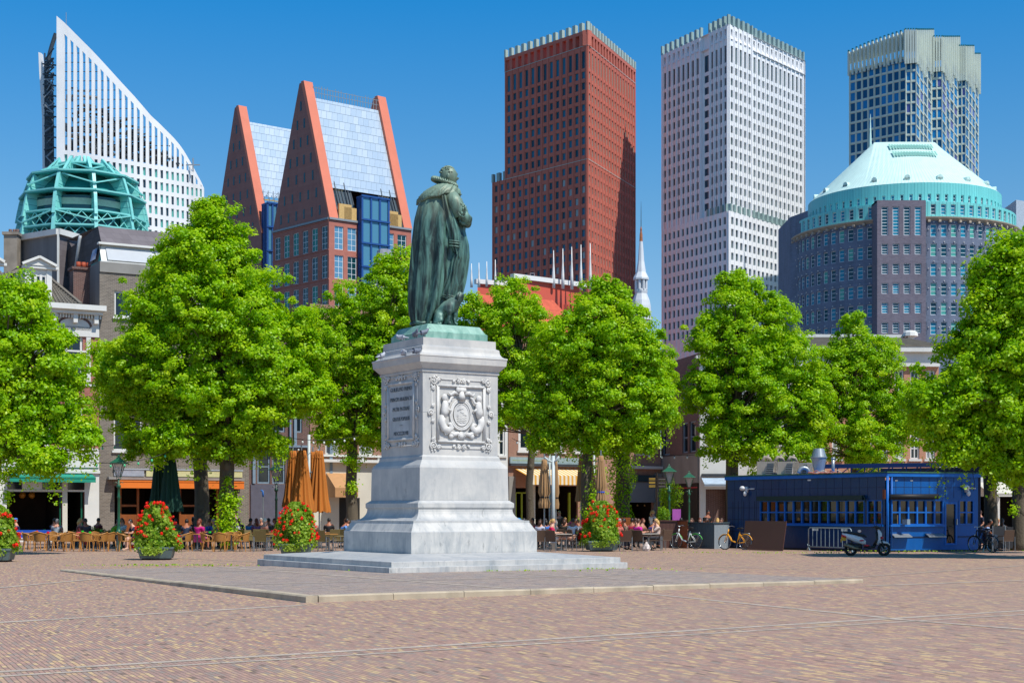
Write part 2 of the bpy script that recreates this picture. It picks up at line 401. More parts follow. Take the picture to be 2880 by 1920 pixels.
# two steps
pc = Vector((-3.3, 40.6, 0)); LL, LR = 8.9, 8.0
ctr = pc + LD*LL/2 + RD*LR/2
def stepbox(mb, ins, z0, z1, bev=.012):
 a, c = LR/2-ins, LL/2-ins
 vs = []
 for q, z in ((0, z0), (0, z1-bev), (bev, z1)): vs += [(-a+q,-c+q,z),(a-q,-c+q,z),(a-q,c-q,z),(-a+q,c-q,z)]
 fs = []
 for i in range(2):
  for k in range(4): k2 = (k+1) % 4; fs.append((4*i+k, 4*i+k2, 4*i+4+k2, 4*i+4+k))
 mb.add(vs, fs); return vs[8:]
b = MB().frame(ctr, RD, LD); t = stepbox(b, 0, -.05, .205); b.add(t, [(0,1,2,3)]); b.build('lower_step', m_stone, ped)
b = MB().frame(ctr, RD, LD); t = stepbox(b, .15, .19, .353)
loc = MC - ctr; cx, cy = loc.dot(RD), loc.dot(LD); wb = 2.2
inn = [(cx-wb, cy-wb, .49), (cx+wb, cy-wb, .49), (cx+wb, cy+wb, .49), (cx-wb, cy+wb, .49)]
b.add(t + inn, [(k, (k+1) % 4, 4+(k+1) % 4, 4+k) for k in range(4)]); b.build('upper_step', m_stone, ped)
for side in (0, 1):
 for i in range(1, 5):
  b = MB()
  if side == 0: b.frame(pc, RD, -LD); u = LR*i/5
  else: b.frame(pc, LD, -RD); u = LL*i/5
  b.add([(u, .002, 0), (u+.02, .002, 0), (u+.02, .002, .19), (u, .002, .19)], [(0,1,2,3)]); b.build('joint', m_panel, ped)
def block(name, prof):
 b = MB().frame(MC, RD, LD); sq(b, prof); return b.build(name, m_stone, ped)
wb = pw(1510); zb = .46
def cove(p0, p1, n=7, conc=True): # p = (w, z)
 o = []
 for i in range(n+1):
  a = math.pi/2*i/n
  if conc: o.append((p1[0] + (p0[0]-p1[0])*(1-math.sin(a)), p0[1] + (p1[1]-p0[1])*(1-math.cos(a))))
  else: o.append((p0[0] + (p1[0]-p0[0])*math.sin(a), p0[1] + (p1[1]-p0[1])*(1-math.cos(a))))
 return o
s = S((1510,1493),(1489,1470),(1487,1464),(1440,1432))
block('base_block', [(wb, zb), (wb, s[0][1]-.03), (wb-.03, s[0][1]), s[1], (s[1][0], s[2][1])])
t2 = S((1441,1431),(1446,1426),(1446,1414),(1432,1406))
for f_, (za, zc_) in ((.42, (zb, s[0][1]-.03)), (.62, (zb, s[0][1]-.03)), (-.25, (zb, s[0][1]-.03))):
 b = MB().frame(MC - LD*(wb+.003), RD, LD); b.box(wb*f_, wb*f_+.014, -.001, .01, za, zc_); b.build('joint', m_panel, ped)
block('base_moulding', cove((s[2][0]-.05, s[2][1]-.001), (t2[0][0], t2[0][1])) + [t2[1], (t2[2][0], t2[2][1]), t2[3]])
t3 = S((1430,1405),(1428,1313),(1424,1306),(1407,1292),(1405,1283),(1400,1278))
block('lower_block', [(t3[0][0]-.01, t3[0][1]-.02)] + t3)
wd = pw(1400); zd0, zd1 = pz(1278, wd), pz(1043, wd)
block('die', [(wd-.002, zd0-.02), (wd-.002, zd1+.01)])
t4 = S((1404,1043),(1404.5,1037),(1402,1036),(1409,1030),(1421,1018),(1424,1016),(1426,999),(1428,997),(1427,993))
t5 = S((1405,976),(1404,971),(1396,969))
for o_, e_ in ((MC - LD*(wd+.002), RD), (MC - RD*(wd+.002), -LD)): b = MB().frame(o_, e_); b.box(-wd, wd, -.001, .01, Zh(1161, 45.4)-.006, Zh(1161, 45.4)+.006); b.build('joint', m_panel, ped)
block('cornice', t4 + cove(t4[-1], t5[0], 7) + t5)
t6 = S((1395,969),(1394,947)); block('top_block', [(t6[0][0]-.004, t6[0][1]-.02), t6[1]]); ZT = t6[1][1]
zc = Zh(1164, 45.4)
# carved panel on the sunlit face
fo = MC - LD*wd
def carve_frame(o, ex, ey, zc, hw, hh, seed, parent):
 rr = random.Random(seed)
 b = MB().frame(Vector(o) + Vector((0, 0, zc)), ex, ey*.75)
 def tube(pts, r, n=6): b.tube(pts, r, n)
 iw, ih = hw*.76, hh*.78
 for (a, c) in (((-iw,.03,-ih),(iw,.03,-ih)),((iw,.03,-ih),(iw,.03,ih)),((iw,.03,ih),(-iw,.03,ih)),((-iw,.03,ih),(-iw,.03,-ih))): b.bar(a, c, .085, .07)
 ow, oh = hw*.95, hh*.96
 for (a, c) in (((-ow,.01,-oh),(ow,.01,-oh)),((ow,.01,-oh),(ow,.01,oh)),((ow,.01,oh),(-ow,.01,oh)),((-ow,.01,oh),(-ow,.01,-oh))): b.bar(a, c, .03, .03)
 def scroll(x, z, r, sx, turns=1.4, n=16, t0=0):
  pts = []
  for i in range(n+1):
   a = t0 + turns*2*math.pi*i/n; q = r*(1 - .75*i/n); pts.append((x + sx*q*math.cos(a), .04 + .02*i/n, z + q*math.sin(a)))
  b.tube(pts, [.026 - .008*i/n for i in range(n+1)], 6); b.ball((x, .05, z), (.035, .04, .035), 6, 4)
 for sx in (-1, 1):
  for sz in (-1, 1):
   x, z = sx*hw*.9, sz*hh*.9
   scroll(x, z, .12, sx, 1.5, 16, sz*1.2); scroll(x - sx*.18, z + sz*.05, .075, -sx, 1.3, 12); scroll(x + sx*.02, z - sz*.2, .07, sx, 1.3, 12, 2)
   for q in range(9):
    b.ball((x + rr.uniform(-.14, .14), .02, z + rr.uniform(-.16, .16)), (rr.uniform(.02, .045), .045, rr.uniform(.02, .045)), 6, 4)
  scroll(sx*hw*.98, .02, .1, sx, 1.3, 14, -1); scroll(sx*hw*.93, -.22, .06, sx, 1.2, 10, 2); scroll(sx*hw*.93, .24, .06, sx, 1.2, 10, 2)
 for sz in (-1, 1):
  for sx in (-1, 1):
   scroll(sx*.1, sz*hh*.93, .075, sx, 1.2, 12, 1); scroll(sx*.26, sz*hh*.91, .045, -sx, 1.1, 10, 0)
  for q in range(7): b.ball((rr.uniform(-.16, .16), .02, sz*hh*.93 + rr.uniform(-.07, .07)), (.035, .05, .03), 6, 4)
 return b
HW, HH = wd*.81, (Zh(1066, 45.4)-Zh(1266, 45.4))/2
fp = MB().frame(fo, RD, -LD)
carve_frame(fo, RD, -LD, zc, HW, HH, 3, ped).build('panel_frame', m_carve, ped, True)
b = MB().frame(Vector(fo) + Vector((0, 0, zc - .02)), RD, -LD*.62)
def ell(rx, rz, r, y, n=28, b=b):
 pts = [(rx*math.cos(2*math.pi*i/n), y, rz*math.sin(2*math.pi*i/n)) for i in range(n+1)]; b.tube(pts, r, 6, cap=False)
n = 28
b.add([(0,.10,0)] + [(.27*math.cos(2*math.pi*i/n), .07, .34*math.sin(2*math.pi*i/n)) for i in range(n)], [(0, 1+i, 1+(i+1) % n) for i in range(n)])
for rx, rz, r, y in ((.26,.33,.022,.075),(.38,.45,.04,.04),(.33,.4,.03,.05)): ell(rx, rz, r, y)
for zz in range(5): b.tube([(-.17+.34*i/10, .095, -.02 - zz*.05 + .012*math.sin(i*1.7+zz)) for i in range(11)], .009, 4)
for i, (x, z) in enumerate(((-.08,.13),(.02,.09),(-.02,.16),(.08,.03))): b.bar((x-.07,.1,z), (x+.07,.1,z+.04*(-1)**i), .018, .02)
for sx in (-1, 1): # supporters: one child-like figure on each side with a curled tail
 b.ball((sx*.60, .10, .50), (.10, .09, .11), 10, 8) # head
 b.ball((sx*.55, .12, .46), (.03, .03, .03), 6, 4)
 b.tube([(sx*.60,.09,.42),(sx*.58,.11,.30),(sx*.60,.12,.10),(sx*.64,.10,-.08)], [.05,.11,.13,.10], 10)
 b.tube([(sx*.55,.12,.34),(sx*.44,.12,.36),(sx*.36,.10,.50),(sx*.30,.08,.52)], [.05,.045,.04,.035], 8)
 b.tube([(sx*.58,.14,.22),(sx*.46,.15,.14),(sx*.38,.12,.10)], [.045,.04,.03], 8)
 b.tube([(sx*.66,.09,-.04),(sx*.70,.09,-.24),(sx*.62,.10,-.42),(sx*.46,.10,-.48),(sx*.36,.11,-.38),(sx*.42,.12,-.28),(sx*.5,.12,-.3)], [.11,.12,.12,.11,.09,.06,.04], 10)
 b.tube([(sx*.1,.06,-.56),(sx*.28,.08,-.60),(sx*.42,.08,-.52),(sx*.56,.07,-.58),(sx*.60,.06,-.46)], [.06,.07,.06,.05,.03], 8)
 b.tube([(sx*.12,.06,.62),(sx*.26,.10,.66),(sx*.38,.09,.58),(sx*.46,.07,.66)], [.05,.06,.05,.02], 8)
 b.ball((sx*.36,.08,-.64), (.09,.07,.08), 8, 6)
for q in range(7): a = math.pi*(1.1+.13*q); b.tube([(0,.07,-.52), (.17*math.cos(a), .12, -.54+.17*math.sin(a))], [.03,.035], 6)
b.ball((0,.06,-.66), (.14,.08,.09), 10, 6); b.tube([(-.14,.08,.74),(.14,.08,.74)], .075, 10); b.ball((-.14,.1,.74), (.07,.09,.09), 8, 6)
b.tube([(0,.05,.48),(0,.09,.58),(0,.07,.72)], [.16,.10,.07], 10)
b.build('coat_of_arms', m_carve, ped, True)
# inscription on the shaded face
fl = MC - RD*wd; zi = Zh(1160, 46.4)
carve_frame(fl, -LD, -RD, zi, HW*1.0, HH*1.02, 5, ped).build('panel_frame', m_carve, ped, True)
b = MB().frame(Vector(fl) + Vector((0, 0, zi)), -LD, -RD); iw, ih = HW*.74, HH*.77
b.box(-iw, iw, 0, .012, -ih, ih); b.build('inscription_slab', m_panel, ped)
def text(s, size, mw, o, ex, ey, mat, parent, name, ext=.006, align='CENTER'): # o = centre of the baseline
 cu = bpy.data.curves.new(name, 'FONT'); cu.body = s; cu.size = size; cu.extrude = ext; cu.align_x = align; cu.resolution_u = 2
 t = bpy.data.objects.new(name, cu); C.objects.link(t); bpy.context.view_layer.update()
 me = bpy.data.meshes.new_from_object(t.evaluated_get(bpy.context.evaluated_depsgraph_get()))
 C.objects.unlink(t); bpy.data.objects.remove(t)
 ex = Vector(ex).normalized(); ez = Vector((0, 0, 1)); ey = Vector(ey).normalized()
 xs = [v.co.x for v in me.vertices]; k = min(1, mw/(max(xs)-min(xs))) if mw else 1
 off = OFF.get(parent.name, Vector((0,0,0)))
 for v in me.vertices: v.co = Vector(o) + ex*v.co.x*k + ez*v.co.y + ey*v.co.z - off
 me.materials.clear(); me.materials.append(mat); me.name = name
 q = bpy.data.objects.new(name, me); C.objects.link(q); q.parent = parent; OFF[q.name] = off; return q
for i, (s, z) in enumerate((('GUILIELMO PRIMO', .62), ('PRINCIPI ARAUSIACO', .32), ('PATRI PATRIAE', .02), ('GRATUS POPULUS', -.28), ('\u2014', -.46), ('MDCCCXLVIII', -.72))):
 mw = iw*(1.72 if i in (0, 1) else 1.35 if i in (2, 3) else .5 if i == 4 else 1.15)
 text(s, .17, mw, Vector(fl) + Vector((0, 0, zi + z)) - RD*.02, -LD, -RD, m_letter, ped, 'inscription_line')
# ---------------------------------------------------------------- bronze statue
def bronze_mat():
 k = NT('green_bronze'); k.b.inputs['Roughness'].default_value = .5; k.b.inputs['Specular IOR Level'].default_value = .6; k.b.inputs['Metallic'].default_value = .15
 v = k.n('TexCoord').outputs['Object']; g = k.n('NewGeometry')
 a = k.ramp(k.noise(k.scaled(v, (1.2, 1.2, .22)), 3.6, 8, .65, .6), [(.4, 0), (.6, 1)])
 c = k.mix(a, L('#162825'), L('#5f8a7d'))
 a2 = k.ramp(k.noise(k.scaled(v, (1, 1, .3)), 1.4, 5, .6), [(.42, 0), (.66, 1)])
 c = k.mix(k.math('MULTIPLY', a2, .55), c, L('#253531'))
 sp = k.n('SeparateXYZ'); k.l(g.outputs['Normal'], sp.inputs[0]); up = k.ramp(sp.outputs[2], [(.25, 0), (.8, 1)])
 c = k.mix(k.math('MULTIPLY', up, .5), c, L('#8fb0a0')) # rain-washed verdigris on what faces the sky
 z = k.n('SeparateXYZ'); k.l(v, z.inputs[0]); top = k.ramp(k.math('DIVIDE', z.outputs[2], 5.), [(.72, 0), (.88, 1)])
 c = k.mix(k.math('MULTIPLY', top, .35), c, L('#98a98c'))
 k.l(c, k.b.inputs['Base Color']); k.bump(k.noise(k.scaled(v, (1, 1, .5)), 14, 7, .7), .012, .6); return k.m
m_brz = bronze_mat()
def brz_base():
 k = NT('verdigris_plinth'); k.b.inputs['Roughness'].default_value = .6
 v = k.n('TexCoord').outputs['Object']
 a = k.ramp(k.noise(k.scaled(v, (1, 1, .4)), 2.6, 7, .65, .5), [(.35, 0), (.7, 1)])
 k.l(k.mix(a, L('#5d8f80'), L('#9dc2b1')), k.b.inputs['Base Color']); k.bump(k.noise(v, 12, 5), .006); return k.m
m_bb = brz_base()
st = thing('bronze_statue', 'green bronze statue of a man in a long cloak with a dog at his feet', 'statue', (MC.x, MC.y, ZT))
w0 = pw(1371); zz = ZT
t7 = [(w0, ZT-.01), (w0, pz(930, w0)), (w0-.05, pz(927, w0)), (pw(1353)-.02, pz(911, pw(1353))), (pw(1351)-.03, pz(909, pw(1351)))]
b = MB().frame(MC, RD, LD); sq(b, t7); b.build('plinth', m_bb, st); ZB = t7[-1][1]
SY = 45.9; SK = SY/F/2.8 # metres per pixel of the enlarged view of the statue
def sx(x): return (1080 + x/2.8 - CX)/F*SY - MC.x
def sz(y): return Zh(420 + y/2.8, SY)
kz_ = (sz(100) - ZB)/(sz(100) - sz(1372)) # feet stand on the plinth
def z_(y): return ZB + (sz(y) - sz(1372))*kz_
XB = MC.x
def loft(secs, n=72, fold=None, name='x'):
 # secs: (y_img, x_left, x_right, depth centre, depth half) ; angle 0 = image right, pi/2 = away, -pi/2 = towards camera
 b = MB(); vs, fs = [], []
 N = 40; ys = np.array([s[0] for s in secs], float); cols = [np.array([s[i] for s in secs], float) for i in range(1, 5)]
 yy = np.linspace(ys[0], ys[-1], N)
 for i, y in enumerate(yy):
  xl, xr, dc, dh = [np.interp(y, ys, c) for c in cols]
  cx_, rx = (sx(xl)+sx(xr))/2, (sx(xr)-sx(xl))/2
  for k in range(n):
   a = 2*math.pi*k/n; e = .86
   ca, sa = math.cos(a), math.sin(a)
   px = math.copysign(abs(ca)**e, ca); py = math.copysign(abs(sa)**e, sa)
   q = 1 + (fold(a, (y-ys[0])/(ys[-1]-ys[0])) if fold else 0)
   vs.append((XB + cx_ + rx*px*q, MC.y + dc + dh*py*q, z_(y)))
 for i in range(N-1):
  for k in range(n): k2 = (k+1) % n; fs.append((i*n+k, (i+1)*n+k, (i+1)*n+k2, i*n+k2))
 fs += [tuple(range(n)), tuple(range((N-1)*n, N*n))[::-1]]
 b.add(vs, fs); return b
def folds(a, t):
 amp = .03 + .12*min(1, t*1.6)
 s = math.sin(a*9 + .6*math.sin(a*2) + t*.5)*.6 + math.sin(a*15 + 1.3 + t*.9)*.35 + math.sin(a*5+2)*.35
 s = s - .9*max(0, math.sin(a*12+.4+.3*t+.4*math.sin(a*3)))**4
 return amp*s
# cloak: hangs from the shoulders, back and left side
cl = [(335,282,560,0,.36),(380,262,590,0,.46),(520,226,560,-.02,.52),(660,212,560,-.02,.54),(800,202,548,-.02,.56),(1000,188,528,-.02,.58),(1150,184,500,-.02,.6),(1240,188,470,-.02,.6),(1330,205,420,-.02,.58),(1366,215,392,-.02,.52)]
body = loft([(330,330,585,.1,.34),(430,320,650,.12,.4),(520,330,640,.12,.42),(600,330,628,.12,.42),(700,330,655,.12,.44),(800,340,662,.12,.46),(900,350,652,.12,.44),(1000,360,636,.12,.42),(1060,370,622,.12,.40),(1180,380,590,.12,.34),(1366,370,480,.1,.28)],
   64, lambda a, t: .03*math.sin(a*8+1+t*2)+.02*math.sin(a*13+t*3))
body.tube([(XB+sx(520), MC.y+.1, z_(1100)), (XB+sx(515), MC.y+.12, z_(1366))], [.3, .17], 12)
# head and neck belong to the one continuous figure
hx, hz = XB+sx(500), z_(172)
hb = MB(); nn, kk = 28, 22; hv, hf = [], []
for i in range(kk+1):
 t = math.pi*i/kk
 for j in range(nn):
  a = 2*math.pi*j/nn
  d = Vector((math.sin(t)*math.cos(a), math.sin(t)*math.sin(a), -math.cos(t)))
  r = .285
  p = Vector((d.x*r*.96, d.y*r*.82, d.z*r*1.12))
  f = max(0, d.x) # face looks to the image right
  if d.x > 0:
   w_ = math.exp(-(d.y/.28)**2)
   p.x += .075*w_*math.exp(-((d.z+.18)/.12)**2)*f # nose
   p.x += .03*w_*math.exp(-((d.z-.22)/.12)**2) # brow
   p.x -= .03*w_*math.exp(-((d.z-.02)/.09)**2) # eyes
   p.x += .05*math.exp(-(d.y/.4)**2)*math.exp(-((d.z+.75)/.25)**2) # bearded chin
   p.x -= .02*w_*math.exp(-((d.z+.42)/.06)**2)
  p.z *= 1.0
  hv.append((hx + p.x, MC.y + .05 + p.y, hz + p.z))
for i in range(kk):
 for j in range(nn): j2 = (j+1) % nn; hf.append((i*nn+j, i*nn+j2, (i+1)*nn+j2, (i+1)*nn+j))
body.add(hv, hf)
body.ball((hx+.0, MC.y-.19, hz-.03), (.05, .03, .085), 10, 8) # ear
body.tube([(hx-.02, MC.y+.05, hz-.2), (XB+sx(455), MC.y+.05, z_(330))], [.17, .24], 14)
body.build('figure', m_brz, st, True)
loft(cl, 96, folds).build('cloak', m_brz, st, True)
# long hanging sleeve panel over the cloak, right arm, folded forearm
b = MB(); pts = [(455,345),(470,480),(500,600),(545,700),(580,790),(600,830)]
def P3(x, y, d): return (XB+sx(x), MC.y+d, z_(y))
def ribbon(b, L_, R_, d0, d1, n=26, thick=.09, wave=.035, ph=0):
 m = len(L_); yy = np.linspace(0, m-1, n); vs, fs = [], []
 for i, q in enumerate(yy):
  a0 = [np.interp(q, range(m), [p[k] for p in L_]) for k in (0, 1)]; a1 = [np.interp(q, range(m), [p[k] for p in R_]) for k in (0, 1)]
  dd = d0 + (d1-d0)*q/(m-1); K = 14
  for side in (0, 1):
   for k in range(K):
    t = k/(K-1); x = a0[0]+(a1[0]-a0[0])*t; y = a0[1]+(a1[1]-a0[1])*t
    o = wave*math.sin(t*3*math.pi*2+ph+q*.6) - .13*math.sin(math.pi*t)
    vs.append(P3(x, y, dd + (o if side == 0 else o*.3+thick)))
 K2 = 28
 for i in range(n-1):
  for k in range(K2): k2 = (k+1) % K2 if k != 13 else 27
  ring = list(range(14)) + list(range(27, 13, -1))
  for k in range(28): a, c = ring[k], ring[(k+1) % 28]; fs.append((i*28+a, i*28+c, (i+1)*28+c, (i+1)*28+a))
 b.add(vs, fs)
ribbon(b, [(440,350),(445,450),(460,560),(490,640),(510,710),(545,780)], [(500,345),(545,470),(580,560),(600,640),(608,720),(606,850)], -.42, -.36)
ribbon(b, [(545,790),(520,860),(515,940),(490,1010),(460,1080),(443,1150)], [(612,830),(585,900),(575,980),(585,1040),(570,1110),(555,1168)], -.36, -.40, ph=1)
for y in (705, 722, 745, 1128, 1142): b.tube([P3(x, y+(x-540)*.12+(8 if y > 1000 else 0), -.50-.03*math.sin((x-500)/100*math.pi)) for x in ((510,540,570,600) if y < 1000 else (452,490,525,560))], .022, 6)
b.build('hanging_sleeve', m_brz, st, True)
b = MB()
b.tube([P3(520,345,-.30), P3(555,400,-.36), P3(585,460,-.36), P3(600,505,-.34)], [.22,.25,.23,.2], 16) # upper arm with puffed sleeve
b.tube([P3(585,495,-.34), P3(620,505,-.30), P3(655,525,-.2), P3(650,545,-.05), P3(610,520,.12)], [.15,.19,.16,.15,.10], 14)
b.tube([P3(590,540,-.36), P3(620,560,-.3), P3(655,560,-.2)], [.05,.06,.05], 10)
rr = random.Random(4)
for i in range(46): a, c = rr.uniform(530,640), rr.uniform(395,480); b.ball(P3(a, c + (a-585)*.5, -.54+rr.uniform(0,.1)), (.035,.04,.05), 7, 5)
for t in range(5): b.tube([P3(535+t*4+x, 462+t*7+x*.35, -.55+abs(x-45)*.003) for x in range(0, 95, 15)], .022, 6)
b.build('arm', m_brz, st, True)
# hand on the chest, with fingers
b = MB(); hx0, hy0 = 600, 505
b.ball(P3(640,470,-.05), (.09,.07,.07), 10, 8)
for q in range(5):
 b.tube([P3(632+q*3, 462-q*4, -.08+q*.04), P3(620+q*3, 440-q*3, -.1+q*.04), P3(604+q*3, 436-q*2, -.1+q*.04)], [.022,.02,.015], 6)
b.build('hand', m_brz, st, True)
# fur shoulder cape
b = MB(); vs, fs = [], []; n = 80; N = 16
for i in range(N):
 t = i/(N-1)
 y = 232 + (350-232)*t**1.25
 xl = 395 - (395-252)*math.sin(t*math.pi/2)**1.0; xr = 520 + (596-520)*math.sin(t*math.pi/2)
 dh = .2 + .34*math.sin(t*math.pi/2)
 for k in range(n):
  a = 2*math.pi*k/n; q = 1 + .05*math.sin(a*23+i)*t + .03*math.sin(a*41-i*1.7) + .03*math.sin(a*13+i*.9)
  slope = -math.cos(a)*(14+26*t)
  yy_ = y + (slope if math.cos(a) < 0 else slope*.7) + (6*math.sin(a*7) if t > .9 else 0)
  vs.append(P3((xl+xr)/2 + (xr-xl)/2*math.cos(a)*q, yy_, dh*math.sin(a)*q))
for i in range(N-1):
 for k in range(n): k2 = (k+1) % n; fs.append((i*n+k, (i+1)*n+k, (i+1)*n+k2, i*n+k2))
fs.append(tuple(range((N-1)*n, N*n))[::-1]); b.add(vs, fs); b.build('fur_cape', m_brz, st, True)
# ruff: a pleated ring, tilted
b = MB(); vs, fs = [], []; n = 132; Kq = 10
for k in range(n):
 a = 2*math.pi*k/n
 cx_, cy_ = 468 + 92*math.cos(a), 222 + 30*math.cos(a) + 0*math.sin(a)
 dd = .05 + .30*math.sin(a)
 for j in range(Kq):
  c = 2*math.pi*j/Kq; pl = .018*math.sin(a*33)
  rad = .06
  out = Vector((math.cos(a), math.sin(a), 0))
  p = Vector(P3(cx_, cy_, dd)) + out*(rad*1.2*math.cos(c)) + Vector((0,0,1))*((rad+pl)*math.sin(c) + pl)
  vs.append(p)
for k in range(n):
 for j in range(Kq): k2 = (k+1) % n; j2 = (j+1) % Kq; fs.append((k*Kq+j, k2*Kq+j, k2*Kq+j2, k*Kq+j2))
b.add(vs, fs); b.build('ruff', m_brz, st, True)
# hair and beard
b = MB(); rr = random.Random(9)
for i in range(150):
 t, a = rr.uniform(.15, 1.25), rr.uniform(0, 2*math.pi)
 d = Vector((math.sin(t)*math.cos(a), math.sin(t)*math.sin(a), math.cos(t)))
 if d.x > .55 and d.z < .75: continue
 p = Vector((hx-.02 + d.x*.272, MC.y+.05 + d.y*.232, hz + d.z*.318)); b.ball(p, (.035,.035,.03), 6, 4)
b.build('hair', m_brz, st, True)
b = MB()
for i in range(26):
 b.tube([P3(545+rr.uniform(-12,14), 238+rr.uniform(-4,4), -.12+rr.uniform(0,.3)), P3(556+rr.uniform(-12,6), 262, -.1+rr.uniform(0,.28)), P3(552+rr.uniform(-10,4), 283, -.04+rr.uniform(0,.18))], [.035,.03,.012], 5)
b.build('beard', m_brz, st, True)
# shoes and hem
b = MB(); b.tube([P3(300,1345,-.45), P3(350,1350,-.5), P3(400,1352,-.52), P3(425,1358,-.52)], [.06,.08,.085,.06], 10); b.ball(P3(455,1362,-.35), (.09,.1,.045), 10, 6)
b.build('shoe', m_brz, st, True)
b = MB(); b.tube([P3(205,1340,-.1), P3(222,1352,-.34), P3(262,1338,-.5), P3(300,1350,-.52), P3(350,1340,-.5)], [.06,.075,.06,.07,.05], 10); b.build('cloak_hem', m_brz, st, True)
# skinned figures (people, the dog, pigeons): joints with radii grown into one continuous surface
def skin(name, joints, bones, root=0, sub=1, mat=None):
 """joints: {name: (x, y, z, rx[, ry])}; bones: [(a, b)] ; returns a mesh"""
 names = list(joints); idx = {n: i for i, n in enumerate(names)}
 me = bpy.data.meshes.new(name); me.from_pydata([joints[n][:3] for n in names], [(idx[a], idx[c]) for a, c in bones], [])
 o = bpy.data.objects.new(name, me); C.objects.link(o)
 m = o.modifiers.new('skin', 'SKIN'); m.use_smooth_shade = True
 sv = me.skin_vertices[0].data
 for n in names:
  j = joints[n]; sv[idx[n]].radius = (j[3], j[4] if len(j) > 4 else j[3]); sv[idx[n]].use_root = False
 sv[root].use_root = True
 if sub: s_ = o.modifiers.new('sub', 'SUBSURF'); s_.levels = sub; s_.render_levels = sub
 bpy.context.view_layer.update()
 r = bpy.data.meshes.new_from_object(o.evaluated_get(bpy.context.evaluated_depsgraph_get())); r.name = name
 bpy.data.objects.remove(o); bpy.data.meshes.remove(me)
 r.materials.clear()
 if mat: r.materials.append(mat)
 return r
def mesh_obj(name, me, parent, loc=None, mat=None):
 q = bpy.data.objects.new(name, me); C.objects.link(q); q.parent = parent
 if loc is not None: q.location = loc
 OFF[q.name] = OFF.get(parent.name, Vector((0,0,0))) if parent else Vector((0,0,0))
 if mat:
  if not me.materials: me.materials.append(mat)
  q.material_slots[0].link = 'OBJECT'; q.material_slots[0].material = mat
 return q
# seated dog leaning against the legs, head up against the robe
def dj(x, y, d, r, r2=None): p = P3(x, y, d); return (p[0], p[1], p[2], r, r2 or r)
J = dict(hip=dj(430,1290,-.5,.2), back=dj(465,1230,-.5,.2), chest=dj(540,1215,-.5,.19), neck=dj(572,1165,-.48,.15), head=dj(600,1135,-.46,.15), snout=dj(622,1105,-.44,.075),
   sh=dj(515,1255,-.66,.1), el=dj(512,1300,-.68,.065), wr=dj(508,1345,-.68,.05), paw=dj(520,1364,-.72,.055),
   sh2=dj(552,1255,-.4,.09), el2=dj(552,1300,-.4,.06), wr2=dj(550,1340,-.42,.05), paw2=dj(572,1362,-.46,.055),
   th=dj(415,1310,-.68,.15), kn=dj(450,1340,-.72,.08), hk=dj(400,1350,-.68,.075), ft=dj(455,1364,-.74,.055), tail=dj(390,1340,-.4,.07), tail2=dj(372,1362,-.4,.05))
me = skin('dog', J, [('hip','back'),('back','chest'),('chest','neck'),('neck','head'),('head','snout'),('chest','sh'),('sh','el'),('el','wr'),('wr','paw'),('chest','sh2'),('sh2','el2'),('el2','wr2'),('wr2','paw2'),
      ('hip','th'),('th','kn'),('th','hk'),('hk','ft'),('hip','tail'),('tail','tail2')], sub=2, mat=m_brz)
for v in me.vertices:
 co = v.co; d = noise.noise(co*7)*.03 + noise.noise(co*17)*.018; v.co = co + v.normal*d
for v in me.vertices: v.co -= OFF[st.name]
dg = mesh_obj('dog', me, st)
for dx, dd in ((588,-.60),(612,-.36)): b = MB(); b.tube([P3(dx,1112,dd), P3(dx-12,1140,dd-.03), P3(dx-10,1168,dd-.02)], [.03,.05,.025], 8); b.build('ear', m_brz, dg, True, off=OFF[st.name])
# pigeons on the pedestal
m_pig = M('pigeon_feathers', '#6d7482', .6, var=.35, sc=14); m_pig2 = M('pigeon_pale', '#a9aeb8', .6, var=.3, sc=14); m_beak = M('beak', '#4b4444', .6)
def pigeon(px, py, Y, rz, up, pale, label):
 J = dict(body=(0,0,.11,.072,.065), breast=(.07,0,.125,.06,.06), tail=(-.10,0,.08,.04,.025), tip=(-.21,0,.055,.03,.01), neck=(.115,0,.185,.034), head=(.13,0,.225,.034), ) if up else \
  dict(body=(0,0,.085,.075,.07), breast=(.08,0,.085,.062,.06), tail=(-.11,0,.075,.045,.025), tip=(-.22,0,.06,.03,.01), neck=(.115,0,.13,.036), head=(.125,0,.155,.036))
 me = skin('body', J, [('body','breast'),('body','tail'),('tail','tip'),('breast','neck'),('neck','head')], sub=1, mat=m_pig2 if pale else m_pig)
 t = thing('pigeon', label, 'bird', P(px, Y, Zh(py, Y)), 'pigeons on the pedestal'); t.rotation_euler = (0, 0, rz); t.scale = (1.15,)*3
 mesh_obj('body', me, t)
 b = MB(); h = J['head']; b.tube([(h[0]+.03,0,h[2]), (h[0]+.065,0,h[2]-.01)], [.01,.003], 6); b.build('beak', m_beak, t, off=Vector((0,0,0)))
 for s_ in (-1, 1): b = MB(); b.tube([(0, s_*.025, .06), (.01, s_*.025, 0)], .006, 5); b.build('leg', m_beak, t, off=Vector((0,0,0)))
pigeon(1128, 957, 45.05, 2.9, False, True, 'pale pigeon by the left end of the statue plinth')
pigeon(1169, 950.5, 44.5, -1.2, True, False, 'dark upright pigeon near the plinth corner, left of the dark reddish one')
pigeon(1191, 946.5, 44.15, .4, True, False, 'dark reddish pigeon beside the plinth corner, right of the upright dark one')
pigeon(1072, 1012, 45.9, .9, True, True, 'grey pigeon at the far left end of the cornice')
pigeon(1135, 1000.5, 44.9, -1.5, False, True, 'plump grey pigeon sitting in the middle of the three on the cornice')
pigeon(1170, 995.5, 44.2, .5, False, False, 'mottled pigeon on the cornice close to the corner of the pedestal')
